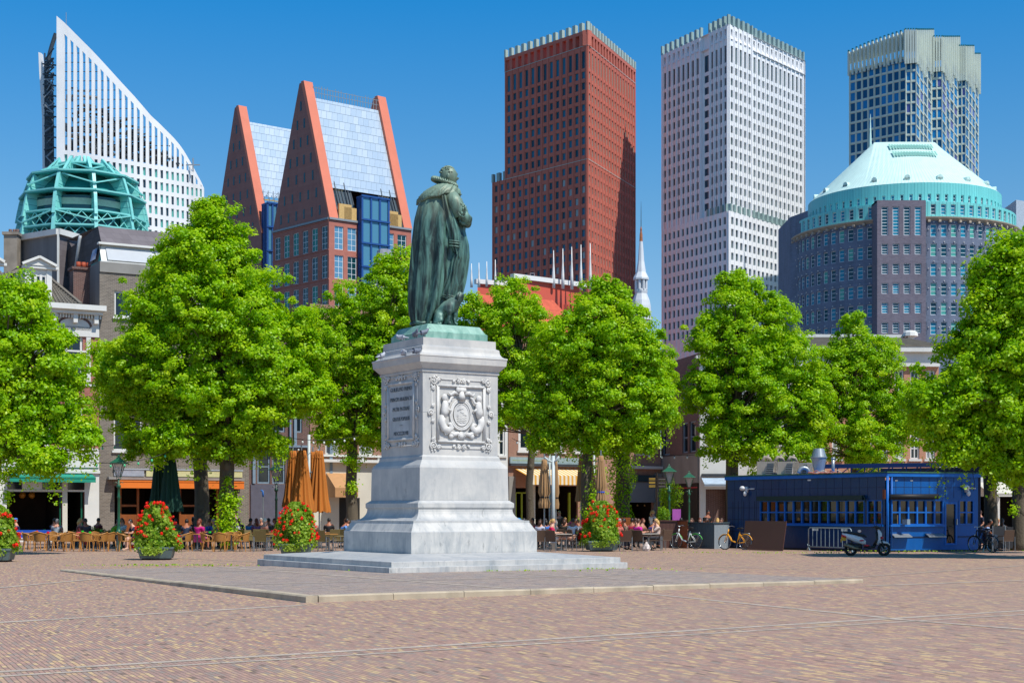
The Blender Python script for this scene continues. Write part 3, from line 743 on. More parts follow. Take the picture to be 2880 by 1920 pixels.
# ================================================================ TOWERS BEHIND THE SQUARE
V2 = lambda x, y: Vector((x, y, 0))
def vdir(vpx): return V2(vpx - CX, F).normalized()
g_teal = glass('tower_glass_teal', '#0a7090', .3, .25); g_teal2 = glass('tower_glass_deep', '#08445a', .2, .3); g_pale = glass('blind_behind_glass', '#9fb2b4', .25)
g_dark = glass('dark_glass', '#16282e', .1); g_dark2 = glass('dark_glass_green', '#2c4a48', .12); g_grey = glass('grey_glass', '#8d8478', .2)
m_redc = M('red_concrete', '#c06a58', .75, var=.05, sc=.15, grime=('#a35646', .25))
m_redm = M('red_mullion', '#6b8f92', .5)
m_whc = M('white_concrete', '#ededee', .7, var=.04, sc=.15, grime=('#c9c9cc', .2)); m_fin = M('green_grey_fin', '#8ca39f', .45, var=.06)
m_fin_pale = M('pale_green_fin', '#a9b9ae', .5, var=.06)
m_roofdark = M('dark_roof', '#4b4d4f', .8)
def tower_face(root, wallmb, o, ex, L_, bays, rows, z0, z1, bay_off=0, ww=.5, glasses=None, frame=None, limit=100, dep=.35, pier=.16, nx=2, pick=None, hz=.62, skipf=None, seed=1, fw=.05):
 """rows: list of (z bottom of window, z top). The wall is a pierced sheet with proud piers between the bays."""
 wallmb.frame(o, ex); bw = (L_ - 2*bay_off)/bays; holes, rects = [], []
 for i in range(bays):
  x = bay_off + bw*i + bw*(1-ww)/2
  for (a, c) in rows:
   if skipf and skipf(i, a): continue
   holes.append((x, x + bw*ww, a, c))
 wall_holes(wallmb, 0, L_, z0, z1, holes, dep)
 zz = sorted({a for a, _ in rows} | {c for _, c in rows})
 for i in range(bays + 1):
  x = bay_off + bw*i
  if 0 <= x <= L_: wallmb.box(max(0, x - bw*.1), min(L_, x + bw*.1), -pier, -.003, z0 + .02, z1 - .02)
 wallmb.fr = None
 put_windows(root, ((o[0], o[1]), (ex.x, ex.y)), holes, dep - .02, frame, glasses, nx=nx, nz=1, fw=fw, limit=limit, pick=pick, rnd=random.Random(seed))
# ---------------- red tower
RY = 440.0
rc = P(1653, RY); rl, rr_ = vdir(-2300), vdir(3260)
tU = along((rc.x, rc.y), (rl.x, rl.y), 1419.6); tLo = along((rc.x, rc.y), (rl.x, rl.y), 1384); tR = along((rc.x, rc.y), (rr_.x, rr_.y), 1787)
red = thing('red_tower', 'dark red high-rise with grey fins round its flat top, left of the white tower', 'skyscraper', (rc.x, rc.y, 0))
zf = lambda py: Zh(py, RY)
Z0, Zs, Zc0, Zc1, Zf_ = 0, zf(447), zf(127), zf(84), zf(60)
fh = (zf(151.0) - zf(447))/9.6
b = MB()
def rows_from(top, bottom, h, win, first=None):
 r = []; z = top
 if first: r.append((z - first + h*.12, z - h*.08)); z -= first
 while z - h > bottom: r.append((z - h*(.5 + win/2), z - h*(.5 - win/2))); z -= h
 return r
rU = rows_from(Zc0 - 1.2, Zs + .5, fh, .66, fh*1.75); rL = rows_from(Zs - .6, 62, fh, .64)
far = lambda r: -r[3]
Lorig = rc + rl*tU
tower_face(red, b, Lorig, -rl, tU, 13, rU, Zs, Zc0, .5, .5, [g_teal, g_teal2], m_redm, 45, seed=2, pick=far)
tower_face(red, b, rc + rl*tLo - rl.cross(Vector((0,0,1)))*0, -rl, tLo, 15, rL, Z0, Zs, .5, .48, [g_teal, g_teal2, g_teal, g_teal2, g_teal, g_pale], m_redm, 15, seed=3, pick=far)
tower_face(red, b, rc, rr_, tR, 17, rU, Zs, Zc0, .4, .45, [g_grey], m_fin_pale, 30, pick=far, dep=.3)
tower_face(red, b, rc, rr_, tR, 17, rL, Z0, Zs, .4, .38, [g_grey, g_dark], m_fin_pale, 10, pick=far, dep=.3)
# hidden sides and roof slabs
far_c = rc + rl*tLo + rr_*tR; P0, P1, P2_, P3_ = rc + rl*tLo, rc + rl*tLo + rr_*tR, rc + rr_*tR, rc
cx_up = rc + rl*tU
def vwall(b, a, c, z0, z1, m=0): b.add([(a.x,a.y,z0),(c.x,c.y,z0),(c.x,c.y,z1),(a.x,a.y,z1)], [(0,1,2,3)], m)
vwall(b, P0, P1, 0, Zs); vwall(b, P1, P2_, 0, Zs); vwall(b, cx_up, cx_up + rr_*tR, Zs, Zc0); vwall(b, cx_up + rr_*tR, P2_, Zs, Zc0)
b.add([(p.x, p.y, Zs) for p in (P0, rc, P2_, P1)], [(0,1,2,3)]); b.add([(p.x, p.y, Zc0) for p in (cx_up, rc, P2_, cx_up + rr_*tR)], [(0,1,2,3)])
# crown: open storey of piers with a beam
def crown(b, o, ex, L_, n, z0, z1, pw_, th=.9, dpt=1.6, beam=1.0):
 b.frame(o, ex)
 for i in range(n + 1):
  x = L_*i/n; b.box(max(0, x - pw_/2), min(L_, x + pw_/2), -.1, dpt, z0, z1 - beam)
 b.box(0, L_, -.14, dpt + .04, z1 - beam, z1); b.fr = None
crown(b, cx_up, -rl, tU, 13, Zc0, Zc1, 1.2); crown(b, rc, rr_, tR, 17, Zc0, Zc1, 1.0)
crown(b, P2_, (cx_up - rc).normalized(), tU, 13, Zc0, Zc1, 1.1, dpt=1.4); crown(b, cx_up, rr_, tR, 17, Zc0, Zc1, 1.0, dpt=-1.4)
b.build('wall', m_redc, red)
b = MB(); c_ = (rc + cx_up + P2_ + cx_up + rr_*tR)/4
b.frame(c_ + rl*3 - rr_*2, -rl); b.box(-6, 11, -7, 8, Zc0 + .05, Zc1 + .5); b.box(-5, 4, -5, 5, Zc1 + .5, Zc1 + 2.6); b.build('plant_room', m_roofdark, red)
def fins(root, o, ex, L_, n, z0, h, wd, dp, mat, skip=()):
 for i in range(n + 1):
  if i in skip: continue
  b = MB().frame(o, ex); x = L_*i/n; x0, x1 = max(-.05, x - wd/2), min(L_+.05, x + wd/2)
  b.box(x0, x1, -.2, dp, z0, z0 + h, 0); b.build('fin', mat, root)
fins(red, cx_up, -rl, tU, 13, Zc1 + .003, zf(60)-Zc1, 1.25, .9, m_fin_pale); fins(red, rc, rr_, tR, 17, Zc1 + .003, zf(60)-Zc1, 1.2, .5, m_fin_pale, (0,))
fins(red, P0, -rl, tLo - tU, 2, Zs + .003, 2.6, 1.4, .8, m_fin);
for o_, e_, l_, z_0 in ((rc, rr_, tR, Zs), (rc + rl*tU, -rl, tU, Zs), (rc + rl*tU, -rl, tU, Zc0), (rc, rr_, tR, Zc0)): b = MB().frame(o_, e_); b.box(0, l_, -.2, -.165, z_0 - .08, z_0 + .08); b.build('string_course', m_fin_pale, red)
# ---------------- white tower
m_mul = M('grey_mullion', '#8f9a9c', .5)
WY = 430.0; wc = P(2049.5, WY); wl, wr = vdir(-860), vdir(4910)
tL = along((wc.x, wc.y), (wl.x, wl.y), 1860.5); tR2 = along((wc.x, wc.y), (wr.x, wr.y), 2269.5)
zf = lambda py: Zh(py, WY)
wt = thing('white_tower', 'white high-rise with a grid of narrow windows and grey-green fins round its top', 'skyscraper', (wc.x, wc.y, 0))
Zs, Zc0, Zc1 = zf(592), zf(108), zf(65)
fh = (zf(192.5) - zf(226))
rU = rows_from(Zc0 - 1.2, Zs + 1.0, fh, .62, fh*1.62); rL = rows_from(Zs - .9, 50, fh, .62)
b = MB(); nU = -wl.cross(Vector((0, 0, 1))) # inward for the left face is Z x ex
inl = Vector((0, 0, 1)).cross(-wl); inr = Vector((0, 0, 1)).cross(wr)
u0 = .8 # the shaft stands back a little from the base block
o_up = wc + inl*u0 + inr*u0
ta, tb = along((wc.x, wc.y), (wl.x, wl.y), 1972), along((wc.x, wc.y), (wl.x, wl.y), 1994)
# left wing, notch, right wing
LW = tL - ta
tower_face(wt, b, o_up + wl*tL - inl*.0, -wl, LW, 8, rU, Zs, Zc0, .6, .48, [g_dark, g_teal2], g_dark2, 30, seed=5, pick=far, dep=.45, pier=.28)
b.frame(o_up + wl*tb + inl*2.2, -wl)
NW = 2.6
tower_face(wt, b, o_up + wl*ta + inl*.8, -wl, ta - tb, 1, rU, Zs, Zc0, .1, .72, [g_teal2], m_fin, 12, pick=far, dep=.2, pier=.0)
tower_face(wt, b, o_up + wl*tb, -wl, tb, 4, rU, Zs, Zc0, .5, .48, [g_dark, g_teal2], g_dark2, 20, pick=far, dep=.45, pier=.28)
vwall(b, o_up + wl*ta, o_up + wl*ta + inl*.8, Zs, Zc1); vwall(b, o_up + wl*tb, o_up + wl*tb + inl*.8, Zs, Zc1); vwall(b, o_up + wl*ta + inl*.8, o_up + wl*tb + inl*.8, Zc0, Zc1)
Rc1 = along((wc.x, wc.y), (wr.x, wr.y), 2117)
tower_face(wt, b, o_up, wr, Rc1, 5, rU, Zs, Zc0, .5, .56, [g_dark, g_dark2], m_mul, 20, pick=far, dep=.45, pier=.28, seed=8)
tower_face(wt, b, o_up + wr*Rc1 + inr*.5, wr, tR2 - Rc1 - u0, 12, rU, Zs, Zc0, .7, .54, [g_dark, g_dark2], m_mul, 18, pick=far, dep=.45, pier=.28, seed=9)
vwall(b, o_up + wr*Rc1, o_up + wr*Rc1 + inr*.5, Zs, Zc1)
tower_face(wt, b, wc + wl*tL, -wl, tL, 14, rL, 0, Zs, .8, .5, [g_dark, g_teal2], m_mul, 0, pick=far, dep=.45, pier=.14, seed=10)
tower_face(wt, b, wc, wr, tR2, 18, rL, 0, Zs, .8, .52, [g_dark, g_dark2], m_mul, 0, pick=far, dep=.45, pier=.14, seed=11)
A_, B_, D_ = wc + wl*tL, wc + wr*tR2, wc + wl*tL + wr*tR2
vwall(b, A_, D_, 0, Zs); vwall(b, D_, B_, 0, Zs); Au, Bu = o_up + wl*tL, o_up + wr*(tR2-u0); Du = Au + wr*(tR2-u0); vwall(b, Au, Du, Zs, Zc1); vwall(b, Du, Bu, Zs, Zc1)
b.add([(p.x, p.y, Zs) for p in (A_, wc, B_, D_)], [(0,1,2,3)]); b.add([(p.x, p.y, Zc0) for p in (Au, o_up, Bu, Du)], [(0,1,2,3)])
def crown2(b, o, ex, L_, n, z0, z1, ww=.42, off=.5):
 b.frame(o, ex); bw = (L_-2*off)/n
 holes = [(off + bw*(i+.5-ww/2), off + bw*(i+.5+ww/2), z0 + .5, z1 - 1.1) for i in range(n)]
 wall_holes(b, 0, L_, z0, z1, holes, 1.5)
 for i in range(n + 1):
  x = off + bw*i; b.box(max(0, x-bw*.1), min(L_, x+bw*.1), -.28, -.003, z0, z1-.02)
 for i in range(n): # splayed sills, lit inside the openings
  x0, x1 = holes[i][0], holes[i][1]
  b.add([(x0, -.3, z0+.3), (x1, -.3, z0+.3), (x1, .9, z0+2.3), (x0, .9, z0+2.3)], [(0,1,2,3)])
  b.add([(x0, -.3, z0+.3), (x0, .9, z0+2.3), (x0, .9, z0+.3)], [(0,1,2)]); b.add([(x1, -.3, z0+.3), (x1, .9, z0+2.3), (x1, .9, z0+.3)], [(0,2,1)])
 b.fr = None
crown2(b, o_up + wl*tL, -wl, LW, 8, Zc0, Zc1); crown2(b, o_up + wl*tb, -wl, tb, 4, Zc0, Zc1)
crown2(b, o_up, wr, Rc1, 5, Zc0, Zc1, .4); crown2(b, o_up + wr*Rc1 + inr*.5, wr, tR2 - Rc1 - u0, 12, Zc0, Zc1, .38)
b.add([(p.x, p.y, Zc1) for p in (Au, o_up, Bu, Du)], [(0,1,2,3)])
b.build('wall', m_whc, wt)
for o_, e_, l_, n, z0_, z1_ in ((o_up + wl*tL, -wl, LW, 8, Zs, Zc0), (o_up + wl*tb, -wl, tb, 4, Zs, Zc0), (o_up, wr, Rc1, 5, Zs, Zc0), (o_up + wr*Rc1 + inr*.5, wr, tR2-Rc1-u0, 12, Zs, Zc0)):
 for i in range(n): x = .6 + (l_-1.2)*(i+.5)/n; b = MB().frame(o_, e_); b.box(x-.09, x+.09, -.02, -.002, z0_, z1_ - 2); b.build('joint_line', m_mul, wt)  # thin grey strips drawn as a joint line down each bay
H_ = zf(38) - Zc1
fins(wt, o_up + wl*tL, -wl, LW, 8, Zc1 + .004, H_, 1.15, .7, m_fin); fins(wt, o_up + wl*tb, -wl, tb, 4, Zc1 + .004, H_, 1.15, .7, m_fin)
fins(wt, o_up, wr, Rc1, 5, Zc1 + .004, H_, 1.3, .9, m_fin, (0,)); fins(wt, o_up + wr*Rc1 + inr*.5, wr, tR2 - Rc1 - u0, 12, Zc1 + .004, H_, 1.3, .9, m_fin, (0,))
fins(wt, wc + wr*.8, wr, tR2*.8, 14, Zs + .004, 2.1, 1.1, .75, m_fin); fins(wt, wc + wl*(tb+1), -wl, tb, 4, Zs + .004, 2.1, 1.0, .7, m_fin)
# ---------------- stepped glass tower at the right
GYr = 400.0; g0 = P(2548, GYr)
gt = thing('glass_tower', 'grey-green glazed high-rise with a stepped crown behind the domed brick block', 'skyscraper', (g0.x, g0.y, 0))
zf = lambda py: Zh(py, GYr)
m_rib = M('sage_aluminium', '#cdd5c8', .5, var=.06, sc=.3); g_sky = glass('sky_blue_glass', '#1a80bd', .25, .3); g_vio = glass('violet_glass', '#5d66a8', .2, .3); g_dk = glass('slate_glass', '#0d5580', .25, .3)
pts = [(2390, 413), (2548, 400), (2577, 399), (2598, 411), (2620, 424), (2650, 423), (2672, 438), (2694, 450), (2716, 449), (2734, 460), (2752, 474)]
pv = [P(a, y) for a, y in pts]
tops = [125, 82, 82, 82, 102, 102, 102, 128, 128, 150] # crown height (px at its own depth)
gl_z = zf(166)
fhg = 30/F*GYr
m_capt = M('teal_cap', '#1d6f78', .5); sheet = MB(); cr = MB(); rects_all = []
for i in range(len(pv) - 1):
 a, c = pv[i], pv[i+1]; ex = (c-a).normalized(); L_ = (c-a).length
 nb = 9 if i == 0 else max(1, round((pts[i+1][0]-pts[i][0])/12))
 bw = L_/nb; ztop = Zh(166 if i < 4 else (190 if i < 7 else 216), a.y)
 if i == 0: ztop = Zh(158, 400)
 sheet.frame(a, ex); holes = []; z = ztop - .5
 while z - fhg > 60:
  for k in range(nb): holes.append((bw*k + bw*.10, bw*(k+1) - bw*.10, round(z - fhg + .35, 3), round(z - .15, 3)))
  z -= fhg
 wall_holes(sheet, 0, L_, 0, ztop, holes, .25)
 for k in range(nb + 1): sheet.box(bw*k - .12, bw*k + .12, -.22 if i == 0 else -.1, -.003, 40, ztop + (0 if i else .8))
 z = ztop - .5
 while z > 60: sheet.box(.0, L_, -.12 if i == 0 else -.06, -.006, z - .12, z + .2); z -= fhg
 put_windows(gt, ((a.x, a.y), (ex.x, ex.y)), holes, .12, m_rib, [g_sky, g_dk, g_sky, g_dk, g_dk, g_vio] if i else [g_dk, g_sky, g_dk], nx=1, nz=1, fw=.08, limit=(26, 8, 8, 10, 8, 8, 8, 8, 8, 8)[i], pick=far, rnd=random.Random(i))
 # crown screen
 zt = Zh(tops[i], a.y); zt2 = Zh(tops[i] if i else 82, c.y if i else c.y)
 if i == 0: zt = zt2 = Zh(84, 400)
 n2 = 14 if i == 0 else nb*2
 for k in range(n2 + 1):
  t = k/n2; q = a.lerp(c, t); h = zt + (zt2-zt)*t - (1.6*(1-t)**2 if i == 0 else 0)
  cr.frame(q, ex); cr.box(-.26, .26, -.7, -.15, ztop - 1.5, h - .4); cr.box(-.2, .2, -.65, -.2, h - .4, h + .05, 1)
 cr.frame(a, ex)
 zs_ = [(0, zt-(2 if i == 0 else .5)), (1, zt2-.5)]
 for (u, zu), (v, zv) in zip(zs_, zs_[1:]):
  for y_, f_ in ((.15, (0,1,2,3)), (.3, (3,2,1,0))): cr.add([(L_*u,y_,ztop+1.8),(L_*v,y_,ztop+1.8),(L_*v,y_,zv),(L_*u,y_,zu)], [f_])
sheet.fr = None; bk = P(2600, 470)
sheet.add([(p.x, p.y, Zh(172, 400)) for p in pv] , [tuple(range(len(pv)))])
vwall(sheet, pv[-1], bk, 0, zf(200)); vwall(sheet, bk, pv[0], 0, zf(180))
sheet.build('wall', m_rib, gt); cr.build('crown', [m_rib, m_capt], gt)
# ---------------- brick drum building with a green metal roof
DY = 270.0; dc = P(2541, DY); DR = 19.4
db = thing('round_brick_building', 'dark brick round office block with turquoise metal top storeys and a pale cone roof', 'building', (dc.x, dc.y, 0))
m_dbr = brick_mat('slate_brick', '#667083', '#747d91', '#828aa0', (1, 0), .5, .16, grime='#2e3036', ga=.3)
m_dbr2 = brick_mat('grey_brown_brick', '#6a6370', '#79727e', '#857f88', (1, 0), .5, .16, grime='#4b484d', ga=.25)
def seam_mat(name, col, dark, n):
 k = NT(name); k.b.inputs['Roughness'].default_value = .5
 v = k.n('TexCoord').outputs['Object']; s_ = k.n('SeparateXYZ'); k.l(v, s_.inputs[0])
 a = k.math('ARCTAN2', s_.outputs[1], s_.outputs[0]); f = k.math('PINGPONG', k.math('MULTIPLY', a, n/(2*math.pi)), .5)
 f = k.ramp(f, [(.0, 0), (.09, 1)]); nz_ = k.ramp(k.noise(k.scaled(v, (1, 1, .2)), .5, 5), [(.35, 0), (.7, 1)])
 k.l(k.mix(f, L(dark), k.mix(nz_, L(col), tuple(min(1, x*1.12) for x in L(col)))), k.b.inputs['Base Color']); k.bump(f, .03); return k.m
m_tq = seam_mat('turquoise_sheet', '#74cbc8', '#4aabab', 190); m_roofp = seam_mat('pale_copper_roof', '#c6e3db', '#a5d0c8', 170)
g_blue = glass('office_glass_blue', '#2389a6', .25, .3); g_green = glass('office_glass_green', '#55a89c', .2, .35); g_blk = glass('office_glass_black', '#14495a', .2, .35)
m_wfr = M('white_window_frame', '#e3e8ea', .5, var=.03); m_corn = M('stone_cornice', '#b3a28e', .7)
zf = lambda py: Zh(py, DY - DR)
ze, zb1, zb2 = zf(612), zf(566), zf(503)
def ring_pts(r, n, a0=0, a1=2*math.pi): return [(dc.x + r*math.cos(a0 + (a1-a0)*i/n), dc.y + r*math.sin(a0 + (a1-a0)*i/n)) for i in range(n+1)]
NB = 70
def drum(z0, z1, R_, rows, ww, mat, glasses, name, nbay=NB, limit=60, wnx=1, wnz=3, seed=0, frame=m_wfr, a_skip=None):
 b = MB(); pts = ring_pts(R_, nbay); rects = []
 for i in range(nbay):
  a, c = Vector((*pts[i], 0)), Vector((*pts[i+1], 0)); ex = (c-a).normalized(); L_ = (c-a).length
  mid = math.atan2((a+c).y/2 - dc.y, (a+c).x/2 - dc.x)
  vis = mid < .25 or mid > math.pi-.25
  b.frame(a, ex); hs = [(L_*(1-ww)/2, L_*(1+ww)/2, u, v) for u, v in rows] if vis and not (a_skip and a_skip(mid)) else []
  wall_holes(b, 0, L_, z0, z1, hs, .28)
  if hs: rects.append((i, a, ex, hs))
 b.fr = None
 w_ = b.build(name, mat, db)
 rects.sort(key=lambda r: r[1].y); cnt = 0
 for i, a, ex, hs in rects:
  put_windows(db, ((a.x, a.y), (ex.x, ex.y)), hs, .25, frame, glasses, nx=wnx, nz=wnz, fw=.11, limit=0 if cnt >= limit else len(hs), rnd=random.Random(i+seed)); cnt += len(hs)
 return w_
fhd = 55/F*(DY-DR)
front = lambda a: abs(a + 1.87) < .2
rowsd = [(ze - 1.05 - 2.1 - fhd*i, ze - 1.05 - fhd*i) for i in range(7)]
drum(0, ze, DR, rowsd, .62, m_dbr, [g_blue, g_blk, g_blue, g_green, g_blk], 'brick_wall', limit=64, a_skip=front)
drum(ze, zb1, DR - .25, [(ze + .55, ze + 2.3)], .5, m_tq, [g_blue, g_blk], 'lower_metal_band', limit=14, a_skip=front)
R2 = 264/306*DR
drum(zb1, zb2, R2, [(zb1 + .6, zb1 + 1.8)], .38, m_tq, [g_blk, g_blue], 'upper_metal_band', limit=16, wnx=1, wnz=2)
b = MB(); b.lathe([(DR-.3, zb1 + .0), (R2, zb1 + .25)], 96, (dc.x, dc.y, 0)); b.build('ledge', m_tq, db, True)
b = MB(); b.lathe([(DR + .02, ze - .5), (DR + .55, ze - .1), (DR + .6, ze + .1), (DR - .2, ze + .12)], 96, (dc.x, dc.y, 0))
for i in range(70): a = 2*math.pi*i/70; b.frame((dc.x + (DR+.3)*math.cos(a), dc.y + (DR+.3)*math.sin(a), 0), (-math.sin(a), math.cos(a))); b.box(-.2, .2, -.35, .35, ze-.8, ze-.42)
b.fr = None; b.build('cornice', m_corn, db)
# cone roof ending in a ridge
b = MB(); n = 96; zr = Zh(400, DY-2); xl, xr = P(2452, DY).x, P(2622, DY).x
vs = [(dc.x + R2*1.0*math.cos(2*math.pi*i/n), dc.y + R2*math.sin(2*math.pi*i/n), zb2) for i in range(n)] + [(min(xr, max(xl, dc.x + R2*.55*math.cos(2*math.pi*i/n))), dc.y + 2.2*math.sin(2*math.pi*i/n), zr) for i in range(n)]
b.add(vs, [(i, (i+1) % n, n+(i+1) % n, n+i) for i in range(n)] + [tuple(range(n, 2*n))]); b.build('roof', m_roofp, db)
b = MB(); m_rl = M('rooflight', '#8fc3b2', .3)
for j in range(2):
 for i in range(16):
  t0 = .08 + j*.18; x = xl + 2 + (xr-xl-3)*i/16; y0 = dc.y - 2.2 - (R2-2.2)*(t0); y1 = dc.y - 2.2 - (R2-2.2)*(t0+.11)
  za, zb_ = zr + (zb2-zr)*t0, zr + (zb2-zr)*(t0+.11); hx_ = (xr-xl-4)/16*.8
  b.add([(x, y1-.12, zb_+.12), (x+hx_, y1-.12, zb_+.12), (x+hx_, y0-.12, za+.12), (x, y0-.12, za+.12)], [(0,1,2,3)])
b.build('rooflight', m_rl, db)
for i in range(9): # small dormers at the foot of the roof
 a = -1.824 + (i-4)*.35 + .04; r = R2*.93
 b = MB().frame((dc.x + r*math.cos(a), dc.y + r*math.sin(a), 0), (-math.sin(a), math.cos(a)))
 b.box(-.5, .5, -.3, 1.2, zb2 + .2, zb2 + 1.1); b.tube([(0, -.3, zb2+1.1), (0, 1.4, zb2+1.1)], .5, 10)
 b.fr = None; b.build('dormer', m_roofp, db)
for px_ in (2448, 2622): b = MB(); q = P(px_, DY, zr); b.tube([q - Vector((0,0,1)), q + Vector((0,0,5.5 if px_ == 2448 else 1.5)) ], [.28, .04], 6); b.build('finial', m_roofp, db)
# flat brick bay on the front and dark wing on the left
fy = DY - DR - .9; x0, x1 = P(2467, fy).x, P(2604, fy).x; zt = Zh(563, fy)
b = MB().frame((x0, fy), (1, 0)); Wb = x1 - x0; hs = []; bw = Wb/4.4
for k in range(4):
 xx = (Wb - 4*bw)/2 + bw*k + bw*.2
 hs.append((xx, xx + bw*.6, ze - 3.1 - .0, Zh(581, fy)))
 for i in range(1, 7): hs.append((xx, xx + bw*.6, round(ze - 1.25 - 1.75 - fhd*i, 3), round(ze - 1.25 - fhd*i, 3)))
wall_holes(b, 0, Wb, 0, zt, hs, .28); b.box(0, Wb, .3, 6, zt-.3, zt-.003); b.add([(0,0,0),(0,6,0),(0,6,zt),(0,0,zt)],[(0,1,2,3)]); b.add([(Wb,0,0),(Wb,6,0),(Wb,6,zt),(Wb,0,zt)],[(3,2,1,0)])
b.fr = None; b.build('brick_bay', m_dbr2, db)
put_windows(db, ((x0, fy), (1, 0)), [h for h in hs if h[3]-h[2] > 3], .25, m_wfr, [g_blue, g_blk], 1, 9, .12, limit=10)
put_windows(db, ((x0, fy), (1, 0)), [h for h in hs if h[3]-h[2] <= 3], .25, m_wfr, [g_blk, g_blue, g_blk], 1, 4, .12, limit=24)
wl0, wl1 = P(2222, DY+1), P(2260, DY-1); b = MB(); b.prism([(wl0.x, wl0.y), (wl1.x, wl1.y-4), (wl1.x, wl1.y+12), (wl0.x, wl0.y+12)], 0, Zh(608, DY)); b.build('side_wing', m_dbr, db)
m_studs = M('white_stud', '#d9d5cd', .5); b = MB(); rr = random.Random(3)
for j in range(7):
 for i in range(NB):
  for da in (-.5, 0):
   a = 2*math.pi*(i + .5 + da)/NB
   if math.sin(a) > .3 or front(a - 2*math.pi if a > math.pi else a): continue
   z = ze - .75 - fhd*j - (1.2 if da else 0)
   b.frame((dc.x + (DR+.05)*math.cos(a), dc.y + (DR+.05)*math.sin(a), 0), (-math.sin(a), math.cos(a))); b.box(-.07, .07, -.1, .1, z-.07, z+.07)
b.fr = None; q = b.build('stud', m_studs, db); q['kind'] = 'stuff'
# ---------------- white sail-shaped tower at the left
HYY = 430.0
m_wh2 = M('white_cladding', '#f0f0ef', .6, var=.05, sc=.2, grime=('#bdb6aa', .3)); m_steel = M('dark_steel', '#3a444c', .5, var=.2); m_scaf = M('grey_steel', '#8b9297', .5)
g_tg = glass('tower_glass_green', '#5fb3a6', .2); g_st = glass('tower_glass_slate', '#28414f', .1)
curve = [(161,45),(180,63),(199,82),(228,111),(258,141),(288,173),(317,205),(347,238),(377,270),(401,298),(424,325),(448,347),(471,370),(487,386),(501,402),(516,423),(530,447),(543,470),(554,491),(566,513),(576,536)]
cpx = [c[0] for c in curve]; cpy = [c[1] for c in curve]
ht = thing('sail_tower', 'white office tower with a sweeping curved top and tall open slots, far left', 'skyscraper', (P(161, HYY).x, HYY, 0))
def hdep(px): t = (px-161)/415; return HYY + 3*t + 20*t**3 # front wall bends back at its right end
ncol = 25
pitch = np.cumsum([0] + [18.2 - 6.0*max(0, (i-12)/12)**1.3 for i in range(ncol)]); pitch = 181 + pitch/pitch[-1]*(573-181)
b = MB(); wrects = []
def slot_bottom(px): return 423 + (px-184)*.165
rowp = 34.5
def crv(px): return np.interp(px, cpx, cpy)
def col_poly(pxa, pxb, ya, yb, dd=0, m=0, th=.7):
 # solid piece of the wall between two columns, ya/yb = (top at a, top at b), (bottom at a, bottom at b)
 Ya, Yb = hdep(pxa), hdep(pxb); A, B2 = P(pxa, Ya), P(pxb, Yb)
 z = [Zh(ya[0], Ya), Zh(ya[1], Yb), Zh(yb[1], Yb), Zh(yb[0], Ya)]
 vs = [(A.x, Ya+dd, z[0]), (B2.x, Yb+dd, z[1]), (B2.x, Yb+dd, z[2]), (A.x, Ya+dd, z[3])]
 vs += [(x, y+th, q) for x, y, q in vs]
 b.add(vs, [(0,1,2,3),(7,6,5,4),(0,4,5,1),(1,5,6,2),(2,6,7,3),(3,7,4,0)], m)
col_poly(159, 181, (45, crv(181)), (1439, 1439))
gl = []
for i in range(ncol):
 a, c = pitch[i], pitch[i+1]; w_ = (c-a); s0, s1 = a, a + w_*.5
 ta_, tb_ = crv(s0) + 26*(1-.75*i/ncol)+6, crv(s1) + 26*(1-.75*i/ncol)+6
 col_poly(s1, c, (crv(s1), crv(c)), (1439, 1439))
 col_poly(s0, s1, (crv(s0), crv(s1)), (ta_, tb_))
 sb = slot_bottom(s0); y = sb
 if sb < ta_ + 4: sb = ta_ + 4; y = slot_bottom(s0)
 while y < 700:
  y2 = y + rowp
  if y > ta_: col_poly(s0, s1, (y, y + .5), (y + 11.5, y + 12))
  if y + 12 > ta_: wrects.append((s0, s1, y + 12, y2))
  y = y2
 col_poly(s0, s1, (y, y), (1439, 1439))
b.build('front_wall', m_wh2, ht)
n_ = 0; rest = MB(); rw = random.Random(2)
wrects.sort(key=lambda r: r[2])
for (s0, s1, y0, y1) in wrects:
 Y = hdep((s0+s1)/2) + .5; g = rw.choice((0, 1, 1, 0, 0))
 tgt = MB() if n_ < 90 else rest
 A, B2 = P(s0, Y), P(s1, Y)
 tgt.add([(A.x, Y, Zh(y1, Y)), (B2.x, Y, Zh(y1, Y)), (B2.x, Y, Zh(y0, Y)), (A.x, Y, Zh(y0, Y))], [(0,1,2,3)], g)
 if n_ < 90: tgt.build('window', [g_tg, g_st], ht)
 n_ += 1
q = rest.build('window', [g_tg, g_st], ht); q['kind'] = 'stuff'
# back wall blade, open framework and arc behind the slots
b = MB()
def blade(pts, Y0, Y1, th, b=b):
 n = len(pts); vs = [(P(x, Y0).x, Y0, Zh(y, Y0)) for x, y in pts] + [(P(x, Y0).x + th*.2, Y1, Zh(y, Y0)) for x, y in pts]
 b.add(vs, [tuple(range(n)), tuple(range(n, 2*n))[::-1]] + [(i, (i+1) % n, n+(i+1) % n, n+i) for i in range(n)])
blade([(108,147),(116,150),(121,200),(128,330),(136,480),(140,1400),(128,1400),(118,330),(110,200)], 438, 439.5, .3)
b.build('back_blade', m_wh2, ht)
b = MB(); pts = []
for i in range(14): t = i/13; pts.append(P(157 - 24*math.sin(t*math.pi/2), 436, Zh(95 + 110*t, 436)))
b.tube(pts, .6, 6); b.build('arc_beam', m_steel, ht)
b = MB(); rr = random.Random(11)
for i in range(90):
 y = 165 + 290*rr.random(); xa = 124 + 10*rr.random(); yb2 = y + rr.uniform(-30, 30); Yd = 434 + rr.random()*6
 b.bar(P(xa, Yd, Zh(y, Yd)), P(152 - 3*rr.random(), Yd - 1, Zh(yb2, Yd)), .22 + .2*rr.random(), m=rr.randrange(2))
